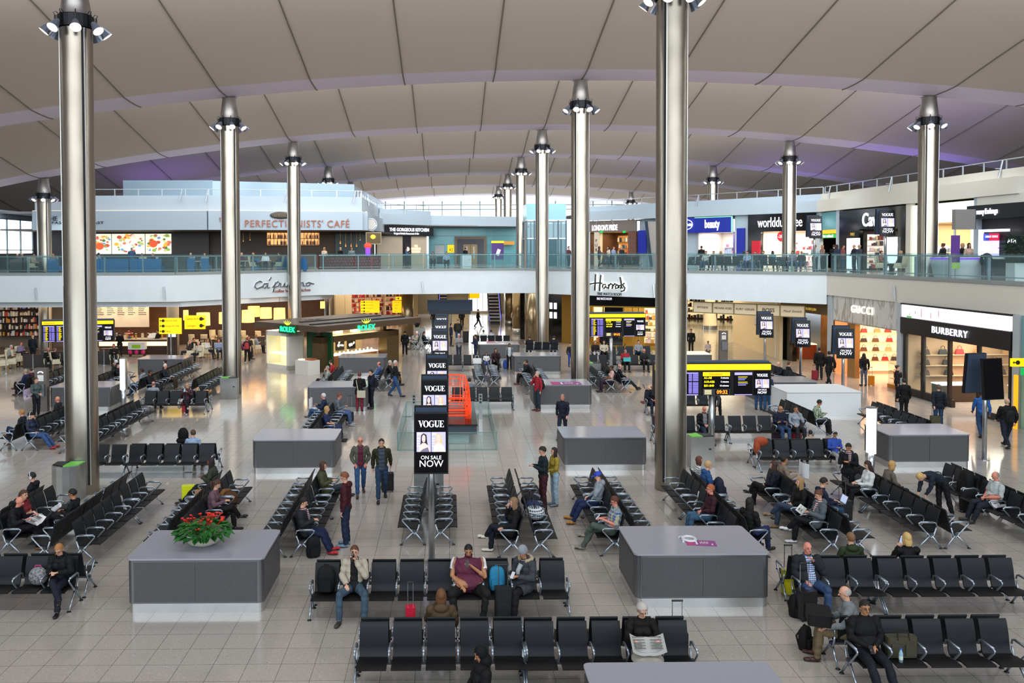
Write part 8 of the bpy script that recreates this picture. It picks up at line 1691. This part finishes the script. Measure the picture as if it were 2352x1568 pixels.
stand(1061, 752, 0, 'person in black walking behind the man in the parka', 'walk', T='15161a', coat=.4, B='141416'); stand(1036, 795, 90, 'person in a long navy coat partly hidden by the advertising screens', T='1c2440', coat=.8, B='15161a'); stand(996, 755, 0, 'woman in black with a green skirt left of the farthest advertising screen', T='17171a', B='1c5c54', W=1, R='long', hc='33201a')
a = stand(1054, 826, 10, 'grey haired man in a pale grey jumper reading a phone behind the seats', T='8c8c8c', B='22304c', hc='c8c4bc', A='phone', E=(0, .4), K='pink'); a = stand(1093, 832, -80, 'man in a navy suit with a beard looking at his phone', T='1c284c', B='1a2444', S='15161a', hc='17120f', A='phone', E=(0, .3), K='tan', h=1.82)
sit(1120, 828, 'F', 'small girl in a white cardigan and blue skirt', T='d8d4d8', B='3c64b8', R='long', hc='17120f', K='tan', h=1.25, W=1); sit(1141, 828, 'F', 'woman in a maroon top drinking, legs crossed', T='33151f', B='15161a', R='long', hc='17120f', K='tan', A='face', cross=1, W=1); stand(1170, 848, 0, 'man in an open grey jacket and white shirt beside the middle counter', T='c8ccd0', jacket='6c7478', B='15161a', K='brown', hc='17120f', A='side', h=1.6); q = G(1162, 846); backpack(q, 0, 'bright blue bag on the floor beside the man in the grey jacket', '2a5cc0', 0, 1.2)
sit(1205, 793, 'B', 'man in a black jacket with white print seen from behind', T='15161c', B='15161a', hc='33241c', A='side'); sit(1284, 793, 'B', 'man in a dark blue jacket seen from behind, hand at his ear', T='161c2e', B='15161a', hc='15161a', A='ear'); sit(1101, 776, 'B', 'person in a pale top seen from behind above the middle counter, left one', T='c8d4c8', B='22242a', hc='17120f'); sit(1122, 776, 'B', 'person in a pale blue top seen from behind above the middle counter', T='9cb0c0', B='22242a', hc='17120f')
a = sit(1215, 862, 'L', 'man in a black jacket eating from a white cup', T='15161a', B='17171a', S='6c4430', hc='241c18', A='face', K='tan', lean=.08); q = G(1193, 880); suitcase(q, .2, 'pale pink and dark suitcases beside the man eating', 'c8a09c', .55, .34, .22, .5)
sit(1083, 897, 'B', 'man with cropped hair in a grey shirt right of the wire car', T='6c7888', B='22242a', hc='2a2220', A='side'); stand(1310, 842, 10, 'boy in a dark jacket holding a blue bag left of the column', T='1c2234', B='2448b0', h=1.5, K='fair')
sit(1357, 818, 'F', 'man in a dark brown jumper with a newspaper on his knees', T='241a18', B='b8b8bc', hc='3c2c22', K='pink'); sit(1394, 820, 'F', 'woman in a cream cardigan behind the pole', T='c8bca4', B='15161a', R='long', hc='17120f', W=1); sit(1461, 812, 'F', 'man in a grey sweatshirt with crossed legs', T='8a909a', B='22344c', hc='2a1c16', cross=1, K='fair', lean=-.0); a = sit(1443, 832, 'F', 'woman in a red top opening a turquoise box', T='c01c2c', B='15161a', R='bun', hc='17120f', A='phone', W=1, X=('glasses',)); t = thing('gift_box', 'turquoise box held by the woman in red', 'box', R_(a, (0, -.42, .74)), 0); MB().box((0, 0, 0), (.42, .2, .2)).build('box', mat('turquoise', '4cc0c0', .5), t); MB().box((0, 0, .11), (.44, .22, .04)).build('lid', mat('turquoise', '4cc0c0'), t)
sit(1482, 832, 'F', 'person asleep with head back in a dark jacket', T='22262a', B='15161a', R='none', hc='3c2c22', E=(0, -.5), K='pink'); stand(1428, 800, 60, 'person in a dark coat walking past the watch shop', 'walk', T='3c4048', coat=.6, B='15161a', hc='3c2c22'); stand(1345, 814, 0, 'person in black before the gold shop window', T='141416', coat=.5, B='141416'); stand(1387, 816, 180, 'person in a black coat at the black shop doors', T='141416', coat=.6, B='141416')
sit(1398, 872, 'R', 'man in a black top lying back with his legs out', T='15161a', B='1c2434', R='thin', hc='8c8c88', stretch=.9, K='pink'); sit(1360, 880, 'L', 'woman in a pale pink top with pinned up hair', T='dca89c', sleeve=.4, B='33203c', R='bun', hc='17120f', K='brown', W=1)
p = seat(1405, 868, 'L')[0]; t = thing('coat', 'long black coat thrown over the slanting seats', 'coat', p); b = MB(); b.ball((.18, 0, .85), (.10, .5, .16), 14); b.ball((.24, .1, .6), (.08, .4, .3), 14); b.build('cloth', fabric('15161a'), t, True)
a = person('man in dark clothes typing on a laptop beside the big right column', G(1508, 925), -PI/2, 'sit', A='laptop', T='22303c', B='1a2440', S='6c3424', hc='2a1c16', lod=1, E=(0, .3)); laptop(R_(a, (0, -.46, .70)), -PI/2, 'pinkish laptop of the man beside the big right column', '8c6c68'); sit(1500, 925, 'F', 'hunched person in a navy jacket left of the big right column', T='161c2c', B='1a2440', R='none', lean=.2, E=(0, .9), K='pink')
stand(1587, 812, -20, 'woman with a dark bun in black carrying handbags', T='15161a', coat=.3, B='15161a', R='bun', hc='17120f', W=1); stand(1626, 828, 0, 'child behind the counter under the bright passage', T='b09c94', B='5c4c40', h=1.3, K='brown', hc='3c2c22'); sit(1806, 868, 'L', 'bald man in a dark coat seen over the white box', T='1a1e28', B='22242a', R='thin', hc='8c8c88', turn=.3); sit(1822, 866, 'R', 'person in a dark coat beside the bald man behind the white box', T='1a1e28', B='22242a', hc='5c3c2c')
stand(1882, 872, 160, 'man in a black coat with a red suitcase before the wood clad shop', T='15161a', coat=.3, B='22242a', hc='17120f', h=1.8); q = G(1871, 873); suitcase(q, 0, 'dark red suitcase beside the man in the black coat', '8c1c30', .5, .3, .2, .3); a = stand(1904, 884, 185, 'man in a long black coat carrying a black bag', 'walk', T='121215', coat=.6, B='15161a', hc='2a1c16', h=1.82)
stand(1984, 886, 175, 'woman in a black top and grey trousers entering the handbag shop', T='15161a', B='5c6478', R='long', hc='17120f', W=1, A='pull'); q = G(2001, 886); suitcase(q, 0, 'orange suitcase beside the woman entering the handbag shop', 'd8821c', .5, .3, .2, .45, hard=True)
stand(2060, 922, 60, 'woman in a dark uniform holding a cup before the black shop', T='15161c', B='15161c', R='bun', hc='3c2c22', A='chin', W=1); stand(2076, 962, 175, 'person in a black coat behind the seats at the raincoat shop', T='121215', coat=.5, B='15161a', hc='17120f'); stand(2155, 985, 170, 'man in a dark blue coat pulling an olive suitcase', T='161e2c', coat=.3, B='24446c', hc='5c4c40', A='pull', h=1.8); q = G(2148, 985); suitcase(q, 0, 'olive suitcase pulled by the man in the dark blue coat', '4c4830', .5, .38, .22, .4)
stand(2253, 1003, 165, 'man in a bright blue shirt and jeans seen from behind', 'walk', T='1c58b0', B='22406c', hc='15110f', K='brown', h=1.8); a = stand(2312, 1028, 175, 'man in a black jacket and backpack walking away at the right edge', 'walk', T='141416', B='1a2234', hc='b8a894', R='thin', wide=.6, h=1.82); backpack(R_(a, (0, .2, 0)), a.rotation_euler[2]+PI, 'black backpack worn by the man at the right edge', '1a1b1e', .98, 1)
stand(1098, 752, 90, 'person in black with a dark suitcase crossing before the staircase', 'walk', T='15161a', coat=.3, B='15161a'); stand(1180, 750, 60, 'woman in a white blouse and black trousers near the far bronze columns', 'walk', T='d8cfc4', B='15161a', W=1, R='bun', hc='2a1c16')
p = seat(742, 1362, 'F')[0]; backpack(p, 0, 'black rucksack on the first seat left of the man in beige', '131416', .45, 1.15); 
p = seat(1145, 1362, 'F')[0]; backpack(p, 0, 'turquoise blue backpack on the seat beside the heavy man', '1486b8', .45, 1.05)
q = G(1157, 1420); suitcase(q, .05, 'black upright suitcase before the turquoise backpack', '131416', .58, .36, .24, .42)
q = G(943, 1437); suitcase(q, .05, 'small red suitcase standing before the front seats', 'c81c3c', .34, .2, .2, .45, hard=True)
q = G(720, 1278); backpack(q, .5, 'black sports bag on the floor by the red trainers', '15161a', 0, 1.1)
q = G(1852, 1422); suitcase(q, .2, 'black cabin suitcase at the feet of the bald man', '131316', .55, .36, .25, .5, hard=True); q = G(1830, 1415); backpack(q, .3, 'slim black bag with papers left of the black cabin suitcase', '141417', 0, 1.0)
q = G(1812, 1366); suitcase(q, 0, 'yellow suitcase behind the left end of the right hand seats', 'c8c010', .5, .3, .2, .5, hard=True)
q = G(1850, 1490); backpack(q, .8, 'black drawstring bag standing alone on the floor at the lower right', '131316', 0, .95)
p = seat(2080, 1515, 'F')[0]; t = thing('travel_bag', 'olive canvas bag with two handles on the seat at the bottom right', 'bag', (p.x, p.y-.05, .45)); b = MB(); b.prism(rounded(-.25, -.09, .25, .09, .05), 0, .34); b.build('bag', fabric('4a4634'), t); MB().tube([(-.1, -.09, .3), (-.09, -.05, .46), (.09, -.05, .46), (.1, -.09, .3)], .014, 5).build('handle', fabric('2a2418'), t)
for s_ in (-1, 1): MB().box((s_*.12, -.1, .14), (.18, .03, .2)).build('pocket', fabric('4a4634'), t)
t = thing('water_bottle', 'clear water bottle with a blue cap before the olive bag', 'bottle', (p.x-.12, p.y-.28, .45)); MB().lathe([(.001, 0), (.034, 0), (.034, .15), (.014, .2), (.014, .215)], n=14).build('bottle', mat('water', '9cc0d4', .1, alpha=1), t, True); MB().cyl((0, 0, .215), (0, 0, .235), .017, n=10).build('cap', mat('cap_b', '2a60c0', .4), t); MB().lathe([(.0345, .05), (.0345, .11)], n=14).build('label_band', mat('band_c', 'd0e4d8', .5), t)
p = seat(60, 1350, 'F')[0]; t = thing('bag', 'black and white patterned bag on the seat beside the woman at the bottom left', 'bag', (p.x+.1, p.y-.02, .45)); b = MB(); b.ball((0, 0, .17), (.2, .12, .2), 14); b.v = [(v[0], v[1], max(v[2], 0)) for v in b.v]; b.build('bag', mat('zebra', '8a8a8c', .7, noise=.9, nscale=25), t, True); MB().tube([(-.08, 0, .3), (-.05, 0, .4), (.05, 0, .4), (.08, 0, .3)], .012, 5).build('handle', mat('pink_strap', 'c83a7a', .6), t)
p = seat(1752, 1045, 'F')[0]; t = thing('coat', 'orange red coat hung over the left end of the seats', 'coat', (p.x-.1, p.y+.1, 0)); b = MB(); b.ball((0, .12, .9), (.24, .12, .16), 14); b.ball((-.15, .1, .7), (.12, .12, .25), 12); b.build('cloth', fabric('b0401c'), t, True)
for (x, y, l, c, h_) in ((1786, 1010, 'purple soft suitcase before the man in the navy jumper', '30203c', .62), (1826, 1008, 'dark red suitcase before the woman in grey', '8c1420', .55), (1680, 1155+60, 'grey rucksack shaped case behind the right counter', '2c2c34', .4)):
    q = G(x, y); suitcase(q, 0, l, c, h_, .42, .26, .15)
q = G(1938, 1195); suitcase(q, .2, 'black suitcase with raised handle beside the standing dark haired woman', '151518', .5, .4, .25, .5); q = G(1590, 1566); suitcase(q+V3((0, .9, 0)), 0, 'black suitcase with tall handle before the last front row seat', '15171a', .4, .34, .22, .55)
q = G(1132+4, 803); t = thing('handbag', 'large white handbag on the seat left of the small girl', 'bag', seat(1098, 828, 'F')[0]+V3((0, -.1, .45))); MB().box((0, 0, .17), (.5, .16, .32)).build('bag', white_paint, t); MB().tube([(-.12, 0, .32), (-.09, 0, .5), (.09, 0, .5), (.12, 0, .32)], .012, 5).build('handle', white_paint, t)
# life on the upper level
def U(x, Y): q = D(x, 600, Y); return V3((q.x, Y, ZS))
for x, Y, l in ((1870, 54.7, 'left advertising screen on the upper level before the green booth sign'), (2033, 46.3, 'advertising screen on the upper level covering the black shop name')):
    q = U(x, Y); totem(q.x, q.y, math.radians(-6), l, z0=ZS, gap=.5)
q = U(2212, 44.6); t = thing('blank_screen', 'plain grey back of a screen on a pole before the shirt shop', 'screen', q); MB().cyl((-.45, 0, 0), (-.45, 0, 3.4), .05, n=10).build('pole', steel, t); MB().box((0, 0, 3.0), (1.05, .3, 1.05)).build('housing', mat('grey_back', '85817e', .5), t); MB().box((.56, .05, 3.0), (.08, .3, 1.05)).build('edge', blue_grey, t)
sofa_b = mat('sofa_blue', '1c6ea8', .5); sofa_l = mat('sofa_light_blue', '5aa0d0', .5)
def sofa(xa, xb, Y, label, m_=sofa_b, h=.95):
    a, b = U(xa, Y), U(xb, Y); t = thing('sofa', label, 'sofa', (a+b)/2, 0, 'blue sofas of the upper café'); w_ = (b-a).length; MB().box((0, 0, h/2), (w_, .18, h)).build('backrest', m_, t); MB().box((0, .4, .3), (w_, .65, .3)).build('seat', m_, t); MB().box((0, .2, .08), (w_*.96, .5, .16)).build('base', bk_, t)
for xa, xb, Y, l in ((110, 134, 59, 'blue sofa left of the big left column'), (214, 296, 59, 'long blue sofa right of the big left column'), (299, 371, 59, 'long blue sofa at the right end of the lit food panels'), (430, 447, 60, 'small blue chair at the left café table'), (462, 479, 60, 'small blue chair right of the left café table'), (578, 596, 62, 'small blue chair below the café name'), (636, 660, 63.6, 'blue chair left of the third column'), (692, 704, 63, 'blue chair right of the third column')): sofa(xa, xb, Y, l)
for xa, xb, Y, l in ((26, 60, 60, 'dark cabinet at the far left behind the balustrade'), (64, 92, 60, 'second dark cabinet at the far left'), (372, 430, 60, 'dark service counter with a glass front between the sofas')):
    a, b = U(xa, Y), U(xb, Y); t = thing('cabinet', l, 'cabinet', (a+b)/2); w_ = (b-a).length; MB().box((0, 0, .5), (w_, .6, 1.0)).build('body', booth, t); MB().box((0, 0, 1.02), (w_+.05, .65, .05)).build('top', wood_d, t)
a, b = U(735, 65.5), U(870, 68.5); t = thing('tufted_counter', 'long red buttoned leather counter front of the café', 'counter', (a+b)/2, math.atan2(b.y-a.y, b.x-a.x)); w_ = (b-a).length; red = mat('red_leather', '7a2626', .35); MB().box((0, 0, .5), (w_, .6, 1.0)).build('body', mat('red_leather_dark', '4c1616', .4), t); MB().box((0, 0, 1.02), (w_+.05, .7, .05)).build('top', wood_d, t); mb = MB()
for i in range(int(w_/.24)):
    for k in range(4): mb.ball((-w_/2+.14+i*.24+(.12 if k % 2 else 0), -.3, .14+k*.23), (.125, .05, .12), 8)
mb.build('buttoned_front', red, t, True)
for i, (x, Y) in enumerate(((455, 61), (560, 62), (610, 63), (672, 63))): t = thing('cafe_table', 'white topped table of the upper café', 'table', U(x, Y), 0, 'tables of the upper café'); MB().cyl((0, 0, .72), (0, 0, .76), .42, n=18).build('table_top', white_paint, t); MB().cyl((0, 0, 0), (0, 0, .72), .05, n=8).build('leg', black_metal, t)
for j, (x, Y, n, f) in enumerate(((1402, 66, 3, 0), (1446, 62.8, 3, PI), (1612, 61.5, 4, 0), (1665, 60, 4, PI), (1725, 60.5, 4, 0), (1775, 59, 3, PI), (1640, 65, 4, 0), (1700, 64.5, 4, PI), (1010, 72, 3, 0), (1820, 57, 3, 0))):
    bench('U%d' % j, U(x, Y), f+(.0 if x < 1200 else -.7), n, 'black seats on the upper level behind the glass, '+('by the pub', 'by the pub pier', 'left below the beauty sign', 'right below the beauty sign', 'by the duty free poster', 'by the duty free sign', 'rear row by the pharmacy', 'rear row by the blue panel', 'before the gate A2 wall', 'by the last column')[j], GN['up'])
UP = [(1000, 71.6, 'sit', '5c646c', 'f', 'leaning person in grey before the gate A2 wall'), (1022, 71.6, 'sit', '8ca0c0', 'm', 'person in pale blue before the gate A2 wall'), (1069, 90, 'stand', '15161a', 'm', 'man in black at the lobby doors'), (933, 82, 'stand', '4c6c94', 'm', 'man in a blue shirt in the restaurant doorway'),
 (1398, 72, 'stand', 'd8ccb8', 'f', 'woman in cream by the pub entrance'), (1409, 70, 'stand', '7c94bc', 'm', 'man in light blue by the pub entrance'), (1376, 68, 'stand', '4c3c44', 'f', 'woman in a patterned top left of the pub'), (1306, 68.5, 'stand', '5c2c34', 'm', 'person in dark red right of the lift'), (1428, 71, 'stand', '22242a', 'm', 'man in black near the brick pier'),
 (1611, 66, 'stand', '15161a', 'm', 'man in black under the beauty sign'), (1626, 61.8, 'sit', 'c8c8c4', 'f', 'woman in white with a child below the beauty sign'), (1655, 61, 'sit', '22242a', 'm', 'person with black hair below the beauty sign'), (1674, 60.6, 'sit', '7c5c4c', 'f', 'woman with fair hair below please'), (1698, 63, 'sit', '2c3440', 'f', 'person in slate blue near the blue panel'), (1706, 60.8, 'sit', '9cb4d8', 'm', 'man in sky blue near the blue panel'), (1722, 61, 'sit', '3c3c40', 'm', 'person in charcoal by the red poster'), (1752, 60, 'sit', '22284c', 'm', 'person in navy by the red poster'), (1776, 59.4, 'sit', '6cb0b8', 'f', 'person in turquoise under the red disc'), (1818, 57.3, 'sit', '8c6c8c', 'f', 'person in mauve right of the fourth column'), (1832, 57, 'sit', '22242a', 'm', 'person in black right of the fourth column'),
 (1872, 56, 'stand', 'b8c8cc', 'm', 'man in pale grey under the upper left screen'), (1889, 57.5, 'stand', 'a87c6c', 'f', 'person in tan right of the upper left screen'), (1915, 55.5, 'stand', '15161a', 'f', 'woman in black with a child at the booth'), (1922, 54.5, 'stand', '1c2c48', 'f', 'girl in navy at the booth'), (1936, 55, 'stand', '8c3c44', 'm', 'person in red at the black pillar'), (1962, 54, 'stand', '1c2434', 'm', 'man in dark blue before the left lit panel'), (1974, 53, 'stand', '2c3444', 'm', 'man in slate before the left lit panel'), (2026, 50, 'sit', 'a85c54', 'f', 'person in coral right of the shelves'), (2067, 49, 'sit', '1c2028', 'f', 'fair haired person sitting before the right lit panel'),
 (2166, 45.5, 'stand', '22242a', 'f', 'woman in black at the information desk'), (2210, 45, 'stand', '15161a', 'f', 'dark haired woman before the shirt shop'), (2225, 44.6, 'stand', 'c8a08c', 'f', 'person in blush at the information desk'), (2271, 40.5, 'bend', '121214', 'm', 'man in a black jacket bending at the exchange counter'),
 (40, 62, 'sit', '3c4c48', 'm', 'person with dark hair at the far left window'), (52, 62, 'sit', '4c4c50', 'm', 'second person at the far left window'), (78, 59.5, 'sit', 'b08c5c', 'f', 'fair haired person near the far left column'), (122, 60.5, 'sit', '8c5c4c', 'f', 'person over the blue sofa left of the column'), (228, 60.5, 'sit', '7c9cc8', 'm', 'man in blue under the first food panel'), (303, 60.5, 'stand', '3c5c8c', 'm', 'person in blue under the middle food panel'), (326, 60.5, 'sit', '6c7078', 'm', 'man in grey under the right food panel'), (350, 60.5, 'sit', '22242a', 'm', 'man in black under the right food panel'), (438, 60.5, 'sit', '8c949c', 'm', 'man in grey at the left café table'), (470, 60.5, 'sit', '9ca4a8', 'm', 'man in pale grey at the left café table'), (555, 62, 'sit', '6c1c2c', 'f', 'person in maroon at the café table'), (583, 62, 'sit', '22242a', 'm', 'man in black at the café table'), (610, 63.5, 'sit', 'e0e0e4', 'm', 'white clad person under the bar shelves'), (640, 62.5, 'sit', '22242a', 'm', 'man in dark clothes left of the third column'), (745, 70, 'stand', 'd8ccc0', 'f', 'person in cream behind the red counter'), (782, 70, 'stand', '15161a', 'm', 'person in black behind the red counter'), (808, 70.5, 'stand', '6c8c9c', 'f', 'person in blue grey behind the red counter')]
rnd = random.Random(21); UPS = [['', *seat_pos(k, i), 0] for k in BENCH if k[0] == 'U' for i in range(BENCH[k][1])]
def chair_at(p, r, l): o = copy_tree(CC); o.location = V3(p)+V3((0, .0, 0)); o.rotation_euler = (0, 0, r)
for x, Y, ps, c, g_, l in UP:
    hr, cc = rnd.choice((('long', '2a1c16'), ('bun', '4a3020'), ('bob', 'a8845c'))) if g_ == 'f' else rnd.choice((('short', '1c1412'), ('short', '4a3424'), ('thin', '8c8c88')))
    p_, r_ = U(x, Y), rnd.choice((-2.6, -1.5, 1.5, .2, 2.6, .8)) if ps != 'bend' else 2.8
    if ps == 'sit':
        d_, s_ = min(((s[1].xy-p_.xy).length, i) for i, s in enumerate(UPS) if not s[3]); 
        if d_ < 1.8: UPS[s_][3] = 1; p_, r_ = UPS[s_][1], UPS[s_][2]
        else: chair_at(p_, r_, 'x')
    person(l, p_, r_, ps, rnd.choice(('side', 'lap', 'phone')) if ps != 'bend' else 'side', c, rnd.choice(('22304c', '17171a', '2c4c78')), z=ZS, R=hr, hc=cc, lod=2, K=rnd.choice(('fair', 'pink', 'tan')), W=g_ == 'f')
LC = [(28, 815, '9ca0a0', 'grey haired woman at the left café table', 'curly', 'd0d0cc'), (50, 806, '8070a0', 'woman in lilac at the left café table', 'short', '6c5040'), (112, 822, '17171a', 'bald man in black in the lower café', 'none', '000000'), (128, 822, '1c1c20', 'man in dark clothes left of the column in the lower café', 'short', '6c5c4c'), (262, 812, '15161a', 'man in black right of the flight board', 'short', '17120f'), (435, 800, '3c3430', 'grey haired man by the barrier posts', 'thin', 'b8b0a8'), (447, 795, '17171c', 'man in black by the cream chairs', 'short', '2a1c16'), (455, 805, 'c8bca8', 'pale haired person in cream by the barrier', 'curly', 'c8bca8'), (478, 797, 'd8d4cc', 'woman in white under the drum lamps', 'bob', '8c6c4c'), (503, 798, '7c94bc', 'man in light blue under the drum lamps', 'short', '5c4434'), (572, 790, '3c2c2c', 'person in brown right of the second column', 'short', '6c5c4c'), (590, 786, '8c9ca0', 'person in grey blue right of the second column', 'bob', '8c6c4c'), (560, 800, '7c2c5c', 'person in magenta right of the second column', 'curly', 'b8a08c')]
for x, y, c, l, hr, cc in LC:
    p_, r_ = G(x, y+26), rnd.choice((-1.2, 1.2, .4, -.4, 2.2)); chair_at(p_, r_, 'x'); person(l, p_, r_, 'sit', 'hold', c, '22242a', R=hr, hc=cc, lod=2, K='pink')
stand(76, 829, 175, 'tall man in a dark blue coat standing in the left café', T='16222c', coat=.5, B='16222c', R='thin', hc='b8a898', wide=.5); a = G(302, 806); person('man in a red shirt behind the food counter', (a.x, 62.6), PI, 'stand', 'hold', 'b81c1c', '22242a', hc='17120f', lod=2); person('man in black with a backpack at the food counter', (a.x+.5, 59.6), PI, 'stand', 'lap', '17171a', '22242a', hc='3c2a1e', lod=2); stand(364, 812, -100, 'waiter in black walking past the pale pillar', 'walk', T='17171a', B='17171a', hc='17120f')
q = U(2195, 42); t = thing('information_desk', 'round white desk glowing purple on the upper level', 'desk', q); MB().lathe([(.95, 0), (1.05, .6), (1.1, 1.0), (.9, 1.04), (.01, 1.04)], n=28).build('body', white_paint, t, True); MB().lathe([(1.12, .95), (1.12, 1.02)], n=28).build('purple_light', mat('purple_lamp', '7a3ad8'), t)
q = U(2194, 40.5); t = thing('roll_banner', 'purple upright banner before the information desk', 'banner', q); MB().box((0, 0, 1.3), (.42, .03, 1.6)).build('sheet', mat('poster_violet', '4a2a72'), t); MB().box((0, -.02, .65), (.4, .03, .3)).build('lower_picture', mat('food_0', '7fa04a'), t); MB().box((0, 0, .02), (.5, .3, .04)).build('base', steel, t); MB().cyl((0, 0, .04), (0, 0, .5), .02, n=6).build('stem', steel, t)
q = U(2338, 38.5); t = thing('potted_tree', 'small dark green tree in a white pot at the right edge', 'plant', q); MB().prism(rounded(-.35, -.35, .35, .35, .05), 0, .8).build('pot', white_paint, t); MB().cyl((0, 0, .8), (0, 0, 1.3), .03, n=6).build('trunk', wood_d, t); mb = MB()
for i in range(260):
    a = rnd.uniform(0, 2*PI); r = rnd.random()**.6*.55; z = rnd.uniform(.9, 2.1); leaf(mb, V3((r*math.cos(a)*(1.2-abs(z-1.4)*.6), r*math.sin(a), z)), V3((math.cos(a), math.sin(a), rnd.uniform(-.6, .6))), V3((0, 0, 1)), .22, .07)
mb.build('foliage', mat('dark_leaf', '1c3a20', .5), t)
